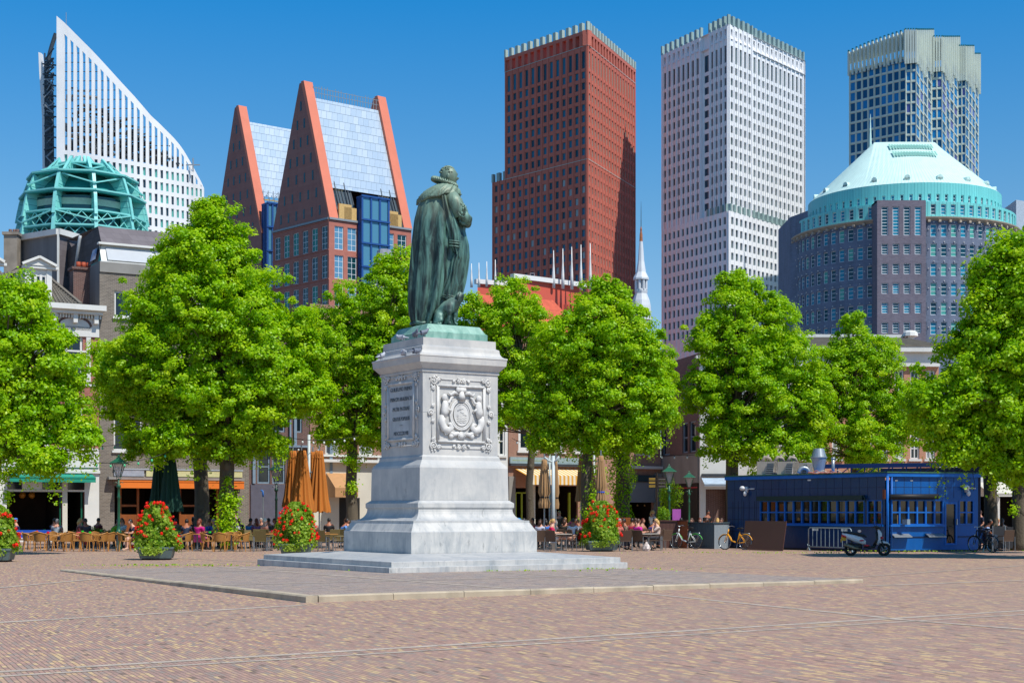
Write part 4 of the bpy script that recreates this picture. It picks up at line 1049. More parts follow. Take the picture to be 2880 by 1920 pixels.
for i in range(6): x = 126 + i*4.5; b.bar(P(x, 437, Zh(150 + i*22, 437)), P(x + 2, 437, Zh(470, 437)), .35)
for i in range(10): y = 180 + i*29; b.bar(P(120 + i*.8, 436, Zh(y, 436)), P(157, 434, Zh(y + 4, 434)), .4)
b.build('open_framework', [m_steel, m_scaf], ht)
b = MB(); mats_in = [m_steel, m_scaf, M('ochre_duct', '#b98d3e', .6)]
for i in range(330): # plant, pipes and stairs seen through the slots
 px_ = 185 + 320*rr.random()**1.1; top = max(np.interp(px_, [185, 560], [230, 520]), crv(px_) + 40); bot = slot_bottom(px_) - 4
 if bot - top < 12: continue
 y = bot - (bot-top)*rr.random()**1.5; L2 = rr.uniform(10, 45); Yd = hdep(px_) + rr.uniform(3, 9); ang = rr.choice((0, 0, .15, -.4, .5, 1.57))
 x2 = min(565, px_ + L2*math.cos(ang)); y2 = y + L2*math.sin(ang)*.6
 if y2 < crv(x2) + 26 or y < crv(px_) + 26 or crv(max(px_, x2) + 14) > min(y, y2) - 10: continue
 b.bar(P(px_, Yd, Zh(y, Yd)), P(x2, Yd, Zh(min(y2, bot), Yd)), rr.choice((.25, .4, .7, 1.6)), .4, m=rr.choice((0, 0, 0, 1, 1)))
for i in range(24): # dense plant floor just above the offices
 px_ = 183 + 16*i; sb = slot_bottom(px_)
 if crv(px_ + 18) > sb - 60: continue
 Yd = hdep(px_+15) + 7; b.bar(P(px_, Yd, Zh(sb - 6 - 12*(i % 3), Yd)), P(px_ + 15, Yd, Zh(sb - 4 - 12*(i % 3), Yd)), .5, 3.2 if i % 2 else 2.0, m=(0 if i % 4 else 1))
b.bar(P(190, 439, Zh(383, 439)), P(320, 439, Zh(398, 439)), 1.8, .4, m=2)
for i in range(11):
 y = 150 + 26*i; xr_ = np.interp(y - 25, cpy, cpx) - 8
 if xr_ > 190: b.bar(P(175, 441, Zh(y, 441)), P(min(xr_, 545), 441, Zh(y, 441)), .18)
b.build('plant_deck', mats_in, ht)
b = MB(); q = P(186, 432, Zh(85, 432)); b.tube([q, q + Vector((0,0,5))], .09, 5); q = P(543, 446, Zh(483, 446)); b.tube([q, q + Vector((0,0,4))], .2, 5); b.bar(q + Vector((-2,0,2)), q + Vector((2,0,2)), .3); b.build('mast', m_scaf, ht)
# ---------------- turquoise domed office block
TY = 290.0; tc = P(233, TY); TR = 12.9
m_tur = M('turquoise_metal', '#84d3cc', .45, var=.05, sc=.5); m_turd = M('turquoise_panel', '#55bdb8', .5, var=.1, sc=.4)
g_tq = glass('turquoise_glass', '#2b7f7c', .12); g_tqd = glass('dark_turquoise_glass', '#114b4f', .1)
td = thing('ribbed_dome_building', 'turquoise metal dome of stepped ribs over dark glass, below the white sail tower', 'building', (tc.x, tc.y, 0))
zf = lambda py: Zh(py, TY - 4)
m_louv = M('dark_louvre_gap', '#2a7d80', .6); m_buff = M('buff_panel', '#b7c4ae', .6)
fa = lambda i: -math.pi/2 - .16 + 2*math.pi*i/10
pol = lambda r, a, y: (tc.x + TR*r*math.cos(a), tc.y + TR*r*math.sin(a), zf(y))
b = MB(); b.lathe([(TR*.74, 0), (TR*.74, zf(565))], 30, (tc.x, tc.y, 0)); b.build('glass_drum', g_tqd, td)
b = MB(); b.lathe([(TR*.70, zf(592)), (TR*.66, zf(560))], 10, (tc.x, tc.y, 0), 0); b.lathe([(TR*.745, zf(572)), (TR*.745, zf(590))], 30, (tc.x, tc.y, 0), 1); b.build('drum_panel', [m_turd, m_buff], td)
b = MB(); b.lathe([(TR*.72, zf(556)), (TR*.58, zf(520)), (TR*.40, zf(486)), (TR*.2, zf(466))], 30, (tc.x, tc.y, 0)); b.build('sloped_glazing', g_tq, td)
for y, r0, r1, y0 in ((459, .04, .40, 447), (497, .44, .80, 489), (553, .60, .91, 548), (610, .72, .92, 607), (652, .74, .95, 650)): # decks between the fins
 b = MB()
 for i in range(10):
  a0, a1 = fa(i), fa(i+1); p = [pol(r0, a0, y0), pol(r1, a0, y), pol(r1, a1, y), pol(r0, a1, y0)]
  b.add(p + [(q[0], q[1], q[2]-.3) for q in p], [(0,1,2,3),(7,6,5,4),(0,4,5,1),(1,5,6,2),(2,6,7,3)])
 b.build('roof_deck', m_turd, td)
 for i in range(10):
  if math.sin((fa(i)+fa(i+1))/2) < .6: b = MB(); b.bar(pol(r1+.005, fa(i), y-.5), pol(r1+.005, fa(i+1), y-.5), .25, .3); b.build('ring_beam', m_tur, td)
steps = ((447, 505, .10, .40, .06, .30), (460, 560, .38, .86, .30, .60), (520, 622, .78, .96, .60, .74), (590, 1000, .87, 1.0, .74, .76))
for i in range(10):
 a = fa(i)
 if math.sin(a) > .75: continue
 for k, (ya, yb, ra, rb, rc0, rc1) in enumerate(steps): # four overlapping fin plates, each stepping out
  b = MB().frame((tc.x, tc.y, 0), (math.cos(a), math.sin(a))); N = 9; o = []; n_ = []
  th = .2 + .03*k
  for j in range(N+1):
   t = j/N; y = ya + (min(yb, 700) - ya)*t; r = ra + (rb-ra)*math.sin(t*math.pi/2)**.9 if k < 3 else ra + (rb-ra)*t**.6
   o.append((TR*r, zf(y) + (1.2 if j == 0 else 0))); n_.append((TR*(rc0 + (rc1-rc0)*t) if k else TR*(rc0+(rc1-rc0)*t*.9), zf(y + (14 if k < 2 else 0)*(1-t))))
  vs = []; fs = []
  for (x0, z0), (x1, z1) in zip(o, n_): vs += [(x0,-th,z0),(x1,-th,z1),(x1,th,z1),(x0,th,z0)]
  for j in range(N):
   for q in range(4): q2 = (q+1) % 4; fs.append((4*j+q, 4*j+q2, 4*j+4+q2, 4*j+4+q))
  fs += [(0,3,2,1), (4*N,4*N+1,4*N+2,4*N+3)]; b.add(vs, fs)
  for j in range(1, 6):
   t = j/6; x0, z0 = [np.interp(t, np.linspace(0,1,N+1), [p[q] for p in o]) for q in (0,1)]; x1, z1 = [np.interp(t, np.linspace(0,1,N+1), [p[q] for p in n_]) for q in (0,1)]
   for s_ in (-1, 1): b.bar((x0-.1, s_*(th+.02), z0), (x1, s_*(th+.02), z1), .04, .07, m=1)
  b.bar((o[0][0], 0, o[0][1]), (o[N//2][0]+.05, 0, o[N//2][1]), 2*th+.08, .2); b.bar((o[N//2][0]+.05, 0, o[N//2][1]), (o[N][0]+.05, 0, o[N][1]), 2*th+.08, .2)
  b.fr = None; b.build('fin', [m_tur, m_louv], td)
for i in range(10): # zigzag beams from fin to fin and lattice under the lowest decks
 a0, a1 = fa(i), fa(i+1)
 if math.sin((a0+a1)/2) > .6: continue
 up = i % 2 == 0
 for (r0, y0), (r1, y1) in (((.42, 461), (.66, 486)), ((.74, 503), (.88, 533)), ((.94, 612), (.97, 640))):
  hi, lo = ((r0, y0), (r1, y1)) if up else ((r1, y1), (r0, y0))
  b = MB(); b.bar(pol(hi[0], a0, hi[1]), pol(lo[0], a1, lo[1]), .26, .26); b.build('brace', m_tur, td)
 for y0, y1 in ((613, 650), (655, 690)):
  for q in range(3):
   b = MB(); u0, u1 = a0 + (a1-a0)*q/3, a0 + (a1-a0)*(q+1)/3; b.bar(pol(.88, u0, y0), pol(.88, u1, y1), .14); b.bar(pol(.885, u0, y1), pol(.885, u1, y0), .14); b.build('lattice', m_tur, td)
# ---------------- red gabled twin building
m_brk = brick_mat('red_brown_cladding', '#a06a61', '#a67167', '#915f57', (1, 0), 1.2, .6, grime='#8a4f43', ga=.3); m_org = M('orange_coping', '#d5775b', .6, var=.06, sc=.3)
def zinc():
 k = NT('silver_roof_sheet'); k.b.inputs['Roughness'].default_value = .38; k.b.inputs['Metallic'].default_value = .25
 v = k.n('TexCoord').outputs['Object']; s_ = k.n('SeparateXYZ'); k.l(v, s_.inputs[0])
 f = k.ramp(k.math('PINGPONG', k.math('DIVIDE', s_.outputs[2], 1.95), .5), [(.0, 0), (.035, 1)])
 cb = k.n('CombineXYZ'); k.l(s_.outputs[0], cb.inputs[0]); k.l(s_.outputs[2], cb.inputs[1])
 bt = k.n('TexBrick'); k.l(cb.outputs[0], bt.inputs[0]); bt.inputs['Scale'].default_value = 1; bt.inputs['Brick Width'].default_value = 1.1; bt.inputs['Row Height'].default_value = 1.95
 bt.inputs['Color1'].default_value = (*L('#a9bccd'), 1); bt.inputs['Color2'].default_value = (*L('#bdcad5'), 1); bt.inputs['Mortar'].default_value = (*L('#93a5b5'), 1); bt.inputs['Mortar Size'].default_value = .05
 k.l(k.mix(f, L('#5f6d77'), bt.outputs[0]), k.b.inputs['Base Color']); k.bump(bt.outputs[1], .05, .4); return k.m
m_zinc = zinc(); m_bluef = M('blue_steel', '#204f8e', .45, var=.08); m_net = M('dark_netting', '#42525c', .8, var=.25, sc=2); m_ply = M('plywood', '#cfa96a', .7, var=.12)
g_gw = glass('gable_window_glass', '#123f45', .12); g_gw2 = glass('gable_window_teal', '#1d8478', .25, .3); g_gb = glass('bright_window_glass', '#5d8fae', .1)
def gabled(name, label, cpx_, cpy_, Y, left_px, right_px, apex_px, apex_py, eave_l, eave_r, apexR_px, apexR_py, full, roof_in):
 c = P(cpx_, Y); dl, dr = vdir(-2350), vdir(6800)
 tl = along((c.x, c.y), (dl.x, dl.y), left_px); tr = along((c.x, c.y), (dr.x, dr.y), right_px)
 t = thing(name, label, 'building', (c.x, c.y, 0)); ze_ = Zh(cpy_, Y)
 L0 = c + dl*tl; inL = Vector((0,0,1)).cross(-dl); ta_ = along((c.x, c.y), (dl.x, dl.y), apex_px); Ap = c + dl*ta_; za_ = Zh(apex_py, Ap.y)
 return t, c, dl, dr, tl, tr, ze_, L0, Ap, za_, ta_
# front one
t, c, dl, dr, tl, tr, ze_, L0, Ap, za_, ta_ = gabled('gabled_building', 'red-brown office block with steep gable and silver roof, taller and nearer of the twins', 925, 612, 330., 767, 1157, 843, 235, 0, 0, 0, 0, True, 0)
def gable(b, o, ex, w_, zb_, za_, xa, wtop=1.2, wins=None, dep=.3, thick=2.2):
 """pierced gable: approximated by horizontal bands whose width shrinks"""
 b.frame(o, ex); NBd = 60
 xl_ = lambda z: (xa - wtop*.1)*(z-zb_)/(za_-zb_); xr_ = lambda z: w_ - (w_ - xa - wtop)*(z-zb_)/(za_-zb_)
 vs = [(0,0,zb_),(w_,0,zb_),(xr_(za_),0,za_),(xl_(za_),0,za_)]; back = [(x, thick, z) for x, y, z in vs]
 b.add(vs + back, [(0,1,2,3),(7,6,5,4),(0,4,5,1),(1,5,6,2),(2,6,7,3),(3,7,4,0)])
 return xl_, xr_
b = MB(); ex = -dl
xl_, xr_ = gable(b, L0, ex, tl, ze_, za_, tl - ta_, 1.3)
b.fr = None; b.build('gable', m_brk, t)
xo = [] # narrow slits in the gable
off_ = OFF[t.name]; b = MB().frame(L0, ex)
H = za_ - ze_
for j, (n_s) in enumerate((6, 5, 4, 4, 3, 2, 1)):
 z = ze_ + H*(.035 + .128*j + (.0 if j else .0))
 for i in range(n_s):
  x = xl_(z) + (xr_(z) - xl_(z))*(i + 1.0)/(n_s + 1.0); b = MB().frame(L0, ex); b.box(x - .28, x + .28, -.05, .3, z, z + 2.1); b.build('slit_window', g_gw, t)
# orange sloping copings along both gable edges (front and rear gables)
def coping(b, o, ex, xr_, zb_, za_, wd=1.9, thick=2.3, sgn=1):
 b.frame(o, ex); p0, p1 = (xr_(zb_), zb_), (xr_(za_), za_)
 vs = [(p0[0]-.05, -.06, p0[1]), (p0[0]+.35, -.06, p0[1]), (p1[0]+.35, -.06, p1[1]+.3), (p1[0]-.8, -.06, p1[1]+.3)]
 b.add(vs + [(x, thick, z) for x, y, z in vs], [(0,1,2,3),(7,6,5,4),(0,4,5,1),(1,5,6,2),(2,6,7,3),(3,7,4,0)]); b.fr = None
b = MB(); coping(b, L0, ex, xr_, ze_, za_); R0 = L0 + dr*(tr - 2.2); coping(b, R0, ex, xr_, ze_ , za_); b.build('coping', m_org, t)
b = MB(); gable(b, R0, ex, tl, ze_, za_, tl - ta_, 1.3); b.fr = None; b.build('rear_gable', m_org, t)
# roof sheet between the gables, on the right-hand slope, and its hidden twin
def slope(b, o, ex, dr, x_e, z_e, x_a, z_a, l0, l1, lift=-.6):
 A = o + ex*x_e; B2 = o + ex*x_a
 p = [A + dr*l0, A + dr*l1, B2 + dr*l1, B2 + dr*l0]; zz_ = [z_e, z_e, z_a, z_a]
 b.add([(q.x, q.y, z) for q, z in zip(p, zz_)], [(0,1,2,3)])
zr0 = ze_ + H*.23; tk = .93
b = MB(); slope(b, L0 - ex*.35, ex, dr, xr_(zr0), zr0, xr_(za_-3.2), za_ - 3.2, 2.2, tr - 2.2); slope(b, L0, ex, dr, xl_(ze_)+.4, ze_, xl_(za_-3.2)+.4, za_ - 3.2, 2.2, tr - 2.2)
A = L0 + ex*(xr_(za_-3.2)-.35); B2 = L0 + ex*(xl_(za_-3.2)+.4); b.add([((q).x, q.y, za_-3.2) for q in (A + dr*2.2, A + dr*(tr-2.2), B2 + dr*(tr-2.2), B2 + dr*2.2)], [(0,1,2,3)])
b.build('roof', m_zinc, t)
b = MB(); rr = random.Random(5) # ridge scaffold
for i in range(26):
 q = A.lerp(A + dr*(tr-2.5), (i+1)/26.5) + dr*1.5; b.bar((q.x, q.y, za_-3.2), (q.x, q.y, za_ - 1.0 + rr.random()*.7), .12)
for h in (1.2, 2.3): b.bar((A.x + dr.x*2.2, A.y + dr.y*2.2, za_-3.2+h), ((A + dr*(tr-2.2)).x, (A + dr*(tr-2.2)).y, za_-3.2+h), .1)
b.build('ridge_scaffold', m_scaf, t)
# body: left face and right face with big white windows
fhc = 82/F*330
b = MB(); b.frame(L0, ex); hs = []
for j in range(5):
 zt_ = ze_ - 1.6 - fhc*j
 for i in range(6): x = tl*(i + .5)/6; w_ = tl/6*.62; hs.append((x - w_/2 + .15, x + w_/2 + .15, zt_ - fhc*.80, zt_))
wall_holes(b, 0, tl, 0, ze_, hs, .3)
for j in range(5): b.box(0, tl, -.12, -.003, ze_ - .9 - fhc*j + .2, ze_ - .9 - fhc*j + .45)
put_windows(t, ((L0.x, L0.y), (ex.x, ex.y)), hs, .25, m_wfr, [g_gw, g_gw2], 2, 4, .13, limit=40)
b.frame(c, dr); hs2 = []; zb0, zb1_ = along((c.x, c.y), (dr.x, dr.y), 1008), along((c.x, c.y), (dr.x, dr.y), 1082)
cols_ = [(along((c.x,c.y),(dr.x,dr.y), a), along((c.x,c.y),(dr.x,dr.y), e)) for a, e in ((941, 966), (977.5, 1003), (1085, 1108), (1118, 1143))]
for j in range(5):
 zt_ = ze_ - 1.6 - fhc*j
 for a, e in cols_: hs2.append((a, e, zt_ - fhc*.80, zt_))
wall_holes(b, 0, tr, 0, ze_, hs2, .3)
put_windows(t, ((c.x, c.y), (dr.x, dr.y)), hs2, .25, m_wfr, [g_gb, g_gb, g_gw], 2, 4, .13, limit=40)
b.fr = None; e_ = L0 + dr*tr; vwall(b, L0, e_, 0, ze_); vwall(b, e_, c + dr*tr, 0, ze_); b.build('wall', brick_mat('terracotta_cladding', '#b87262', '#b06c5d', '#9a5f52', (1, 0), 1.5, .6, grime='#7d4236', ga=.25), t)
# knee of the roof: netted scaffolding either side of the blue glazed bay
b = MB(); b.frame(c, dr)
for a, e in ((2.4, zb0 - .2), (zb1_ + .2, tr - 2.4)):
 b.add([(a, .1, ze_), (e, .1, ze_), (e, 3.6, zr0+1), (a, 3.6, zr0+1)], [(0,1,2,3)], 0)
 n = 7
 for i in range(n): x = a + (e-a)*i/(n-1); b.bar((x, -.1, ze_), (x, 3.2, zr0 + .8 + .8*math.sin(i*1.9)), .2, m=1)
 for h in (.2, .45, .7): b.bar((a, .02+3.4*h, ze_ + (zr0-ze_)*h), (e, .02+3.4*h, ze_ + (zr0-ze_)*h), .2, m=1)
 for x, h in ((a + .1, 3.4), (e - 3.6, 2.8)): b.box(x, x + 3.2, -.2, .3, ze_, ze_ + h, 2)
 b.box(a + (e-a)*.15, a + (e-a)*.62, 3.0, 3.3, zr0 - 1.4, zr0 + .8, 2)
b.fr = None; b.build('roof_scaffold', [m_net, m_steel, m_ply], t)
def blue_bay(root, o, ex, w_, z0, z1, dpt, nrow, side=True):
 b = MB().frame(o, ex)
 for i in range(4): x = w_*i/3; b.box(x-.22, x+.22, -dpt-.1, -dpt+.3, z0, z1)
 b.box(-.22, w_+.22, -dpt+.3, .5, z1-.4, z1)
 for i in range(nrow+1): z = z0 + (z1-z0)*i/nrow; b.box(-.3, w_+.3, -dpt-.25, -dpt+.0, z-.18, z+.18)
 for i in range(4):
  y = -dpt + dpt*i/3
  b.box(-.25, .1, y, y+.3, z0, z1); b.box(w_-.1, w_+.25, y, y+.3, z0, z1)
 b.fr = None; f_ = b.build('blue_frame', m_bluef, root)
 b = MB().frame(o, ex); b.box(.0, w_, -dpt+.15, .5, z0, z1-.4); b.fr = None; b.build('bay_glass', g_gb2, root)
g_gb2 = glass('bay_blue_glass', '#4f86a0', .12)
blue_bay(t, c + dr*zb0, dr, zb1_ - zb0, 30, Zh(200+775/2.24, 332), 1.6, 8)
b = MB(); b.frame(L0, ex); b.box(0, tl, -.3, -.13, ze_ - .35, ze_ + .1); b.frame(c, dr); b.box(0, tr, -.35, -.1, ze_ - .35, ze_ + .1); b.fr = None; b.build('eaves_rail', m_scaf, t)
# rear twin
t, c, dl, dr, tl, tr, ze_, L0, Ap, za_, ta_ = gabled('gabled_building', 'farther and lower of the twin steep red gables with silver roof, behind the tall one', 735, 655, 365., 602, 1000, 661, 303, 0, 0, 0, 0, True, 0)
b = MB(); ex = -dl; zlow = Zh(655, 365); xl_, xr_ = gable(b, L0, ex, tl, zlow, za_, tl - ta_, 1.3); b.frame(L0, ex); b.add([(0,0,0),(tl,0,0),(tl,0,zlow),(0,0,zlow)], [(0,1,2,3)]); b.frame(c, dr); b.add([(0,0,0),(tr,0,0),(tr,0,zlow),(0,0,zlow)], [(0,1,2,3)]); b.fr = None; b.build('gable', m_brk, t)
H = za_ - zlow; b = MB().frame(L0, ex)
for j, n_s in enumerate((5, 5, 4, 4, 3, 2, 1)):
 z = zlow + H*(.03 + .128*j)
 for i in range(n_s): x = xl_(z) + (xr_(z) - xl_(z))*(i + 1.0)/(n_s + 1.0); b = MB().frame(L0, ex); b.box(x - .28, x + .28, -.05, .3, z, z + 2.1); b.build('slit_window', g_gw, t)
b = MB(); coping(b, L0, ex, xr_, zlow, za_); b.build('coping', m_org, t)
zr0 = zlow + H*.30
b = MB(); slope(b, L0 - ex*.35, ex, dr, xr_(zr0), zr0, xr_(za_-3.5), za_ - 3.5, 2.2, tr - 2.2); b.build('roof', m_zinc, t)
b = MB(); A = L0 + ex*(xr_(zlow)-.3); B2 = L0 + ex*(xr_(zr0)-.3); rr = random.Random(8)
for lv in range(6):
 q = A.lerp(B2, lv/5.5); z = zlow + (zr0-zlow)*lv/5.5
 b.bar((q + dr*2.2).to_tuple()[:2] + (z,), (q + dr*20).to_tuple()[:2] + (z,), .35 if lv % 2 else .5, .2, m=lv % 2)
 for i in range(12): p = q + dr*(2.5 + i*1.4); b.bar((p.x, p.y, z), (p.x, p.y - .3, z + 2.3), .14, m=0);
 for i in range(7): p = q + dr*(2.5 + i*2.4); p2 = p + dr*1.6; b.bar((p.x, p.y-.2, z), (p2.x, p2.y-.2, z + 2), .09, m=0)
b.build('roof_scaffold', [m_scaf, M('yellow_board', '#cfa93a', .6)], t)
q = along((c.x, c.y), (dr.x, dr.y), 735)
blue_bay(t, c + dr*.5 - Vector((0,0,0)), dr, along((c.x,c.y),(dr.x,dr.y),776), 30, Zh(200+835/2.24, 365), 2.2, 8)
# little grey shingle spire in front of the twins
m_sh = M('grey_shingle', '#8d929a', .7, var=.18, sc=1.5, bump=.03)
t = thing('shingle_spire', 'blunt grey shingled spire just left of the statue, in front of the red gabled building', 'spire', P(1081, 250)); y = 250; z1, z2 = Zh(704, y), Zh(900, y)
b = MB(); q = P(1081, y); b.lathe([(2.9, z2), (2.6, Zh(790, y)), (1.15, z1), (1.0, z1+.1)], 6, (q.x, q.y, 0))
for i in range(16): z = z2 + (z1-z2)*i/16; r = 2.85 + (1.15-2.85)*i/16; b.lathe([(r+.1, z), (r+.02, z+.3)], 6, (q.x, q.y, 0))
b.build('roof', m_sh, t)
# ---------------- low red theatre with a row of white needles
t = thing('red_theatre', 'low orange-red building with white parapet and a row of tall white needle masts', 'building', P(1500, 205))
m_rw = M('orange_red_render', '#cf5a45', .7, var=.06, sc=.3); m_wt = M('white_trim', '#e4e2dd', .6, var=.04)
def roofblk(px0, py0, Y0, px1, py1, Y1, b, m=0):
 a, c2 = P(px0, Y0), P(px1, Y1); z0_, z1_ = Zh(py0, Y0), Zh(py1, Y1)
 d = Vector((.2, 12, 0)); vs = [(a.x,a.y,0),(c2.x,c2.y,0),(c2.x,c2.y,z1_),(a.x,a.y,z1_)] + [(a.x+d.x,a.y+d.y,0),(c2.x+d.x,c2.y+d.y,0),(c2.x+d.x,c2.y+d.y,z1_),(a.x+d.x,a.y+d.y,z1_)]
 b.add(vs, [(0,1,2,3),(2,3,7,6)[::-1],(0,4,7,3),(1,5,6,2)], m); return a, c2, z1_
b = MB(); a1, c1, z1 = roofblk(1447, 790, 195, 1640, 808, 203, b); a2, c2, z2 = roofblk(1343, 806, 204, 1447, 806, 207, b)
for i in range(9):
 q = a1.lerp(c1, .52 + .05*i); b.box(q.x, q.x+.12, q.y-.15, q.y-.05, z1-7.5, z1-2.5)
b.build('wall', m_rw, t)
b = MB(); b.bar((a1.x-.3, a1.y-.1, z1+.25), (c1.x+.2, c1.y-.1, z1+.25), .8, .6); b.bar((a2.x-.3, a2.y-.1, z2+.25), (c2.x, c2.y-.1, z2+.25), .7, .6); b.build('parapet', m_wt, t)
b = MB()
for i in range(12): q = P(1425 + i*7, 206); b.bar((q.x, q.y, z1), (q.x, q.y, z1 + 1.4), .08)
b.bar((P(1425,206).x, 206, z1+1.3), (P(1505,206).x, 206, z1+1.3), .07); b.bar((P(1425,206).x, 206, z1+.8), (P(1505,206).x, 206, z1+.8), .07)
b.bar((P(1491,206).x, 205, z1), (P(1491,206).x, 205, z1+2.2), .1); b.bar((P(1503,206).x, 205, z1), (P(1503,206).x, 205, z1+2.2), .1); b.bar((P(1491,206).x, 205, z1+2.2), (P(1503,206).x, 205, z1+2.2), .1)
b.build('railing', m_scaf, t)
for px_, yt, yb in ((1326,741,808),(1347,739,808),(1369,735,806),(1393,730,806),(1557,704,810),(1583,699,812),(1608,694,814),(1634,688,815),(1660,684,815)):
 b = MB(); Y = 199; q = P(px_, Y); r = .23 if px_ > 1500 else .18
 b.lathe([(r, Zh(yb, Y)), (r*.8, Zh((yb*2+yt)/3, Y)), (r*.4, Zh((yb+yt*2)/3, Y)), (.04, Zh(yt, Y))], 8, (q.x, q.y, 0)); b.build('needle_mast', m_wt, t, True)
# ---------------- white church lantern spire
SYY = 190.; q = P(1803, SYY); zf = lambda y: Zh(y, SYY); k = SYY/F
t = thing('white_steeple', 'slender white wooden steeple with a dark needle tip, between the red and the white tower', 'steeple', (q.x, q.y, 0))
m_st = M('white_painted_wood', '#d3d8dc', .6, var=.08, sc=.6, grime=('#9d8f80', .45)); m_rust = M('rusted_lead', '#a4643c', .7, var=.3, sc=2)
b = MB(); b.lathe([(22*k, zf(787)), (22*k, zf(782)), (14*k, zf(766)), (9*k, zf(735)), (6.5*k, zf(700)), (4.6*k, zf(678))], 8, (q.x, q.y, 0)); b.build('spire', m_st, t)
b = MB(); b.lathe([(4.7*k, zf(679)), (4*k, zf(660)), (2.4*k, zf(650)), (3*k, zf(646)), (1.4*k, zf(638))], 8, (q.x, q.y, 0)); b.build('spire_tip', m_rust, t)
b = MB(); b.lathe([(1.1*k, zf(640)), (.7*k, zf(590)), (.2*k, zf(566))], 6, (q.x, q.y, 0)); b.build('finial', m_steel, t)
b = MB()
for i in range(8): a = math.pi/8 + i*math.pi/4; b.tube([(q.x + 15*k*math.cos(a), q.y + 15*k*math.sin(a), zf(815)), (q.x + 15*k*math.cos(a), q.y + 15*k*math.sin(a), zf(784))], .16, 8)
b.lathe([(7*k, zf(815)), (7*k, zf(786))], 8, (q.x, q.y, 0)); b.build('lantern', m_st, t)
b = MB(); b.lathe([(30*k, zf(900)), (27*k, zf(860)), (24*k, zf(845)), (17*k, zf(826)), (18*k, zf(820)), (18*k, zf(815)), (15*k, zf(813))], 8, (q.x, q.y, 0)); b.build('lantern_base', m_st, t)
# pale blocks just visible at the right edge
t = thing('pale_block', 'pale grey modern block peeping out at the far right edge, beside the round brick building', 'building', P(2862, 300)); b = MB()
a = P(2858, 300); c2 = P(2905, 300); b.prism([(a.x, 300), (c2.x, 302), (c2.x, 320), (a.x+1, 320)], 0, Zh(562, 300)); a = P(2842, 310); b.prism([(a.x, 310), (c2.x, 312), (c2.x, 330), (a.x+1, 330)], 0, Zh(578, 310))
b.build('wall', M('pale_cladding', '#aab6c2', .6), t)
# ================================================================ TREES
def leaf_mat(name, dark, mid, light):
 k = NT(name); t = k.t; at = k.n('Attribute'); at.attribute_name = 'tone'
 col = k.ramp(at.outputs['Fac'], [(0, L(dark)), (.5, L(mid)), (1, L(light))])
 tr = k.n('BsdfTranslucent'); df = k.n('BsdfDiffuse'); gl = k.n('BsdfGlossy'); gl.inputs['Roughness'].default_value = .38
 gl.inputs['Color'].default_value = (.8, .9, .7, 1)
 tcol = k.mix(.55, col, L('#b5d400')); k.l(col, df.inputs['Color']); k.l(tcol, tr.inputs['Color'])
 m1 = k.n('MixShader'); m1.inputs[0].default_value = .54; k.l(df.outputs[0], m1.inputs[1]); k.l(tr.outputs[0], m1.inputs[2])
 m2 = k.n('MixShader'); m2.inputs[0].default_value = .018; k.l(m1.outputs[0], m2.inputs[1]); k.l(gl.outputs[0], m2.inputs[2])
 t.links.new(m2.outputs[0], t.nodes['Material Output'].inputs[0]); t.nodes.remove(k.b); return k.m
m_leaf = leaf_mat('linden_leaf', '#78b00a', '#a0cf10', '#c6e020')
m_bark = M('bark', '#5b5142', .9, var=.3, sc=3, bump=.03, bsc=14, streak=True)
def leaf_mesh(name, centers, nrm, size, tone, mat, rng, droop=.35):
 """one folded kite-shaped blade per centre (two triangles along the midrib)"""
 n = len(centers)
 up = nrm + rng.normal(0, .45, (n, 3)); up /= np.linalg.norm(up, axis=1)[:, None] + 1e-9
 t = rng.normal(0, 1, (n, 3)); t[:, 2] -= droop; t -= up*np.sum(t*up, 1)[:, None]; t /= np.linalg.norm(t, axis=1)[:, None] + 1e-9
 s = np.cross(up, t); sz = size[:, None]
 a = centers - t*sz*.5; c = centers + t*sz*.62; l = centers + s*sz*.46 - t*sz*.1 - up*sz*.12; r = centers - s*sz*.46 - t*sz*.1 - up*sz*.12
 v = np.stack([a, l, c, r], 1).reshape(-1, 3).astype(np.float32)
 i4 = np.arange(n)*4; f = np.stack([i4, i4+1, i4+2, i4, i4+2, i4+3], 1).reshape(-1).astype(np.int32)
 me = bpy.data.meshes.new(name); me.vertices.add(4*n); me.vertices.foreach_set('co', v.ravel())
 me.loops.add(6*n); me.loops.foreach_set('vertex_index', f)
 me.polygons.add(2*n); me.polygons.foreach_set('loop_start', (np.arange(2*n)*3).astype(np.int32))
 try: me.polygons.foreach_set('loop_total', np.full(2*n, 3, np.int32))
 except Exception: pass
 me.update(calc_edges=True)
 at = me.attributes.new('tone', 'FLOAT', 'POINT'); at.data.foreach_set('value', np.repeat(tone, 4).astype(np.float32))
 me.materials.append(mat); return me
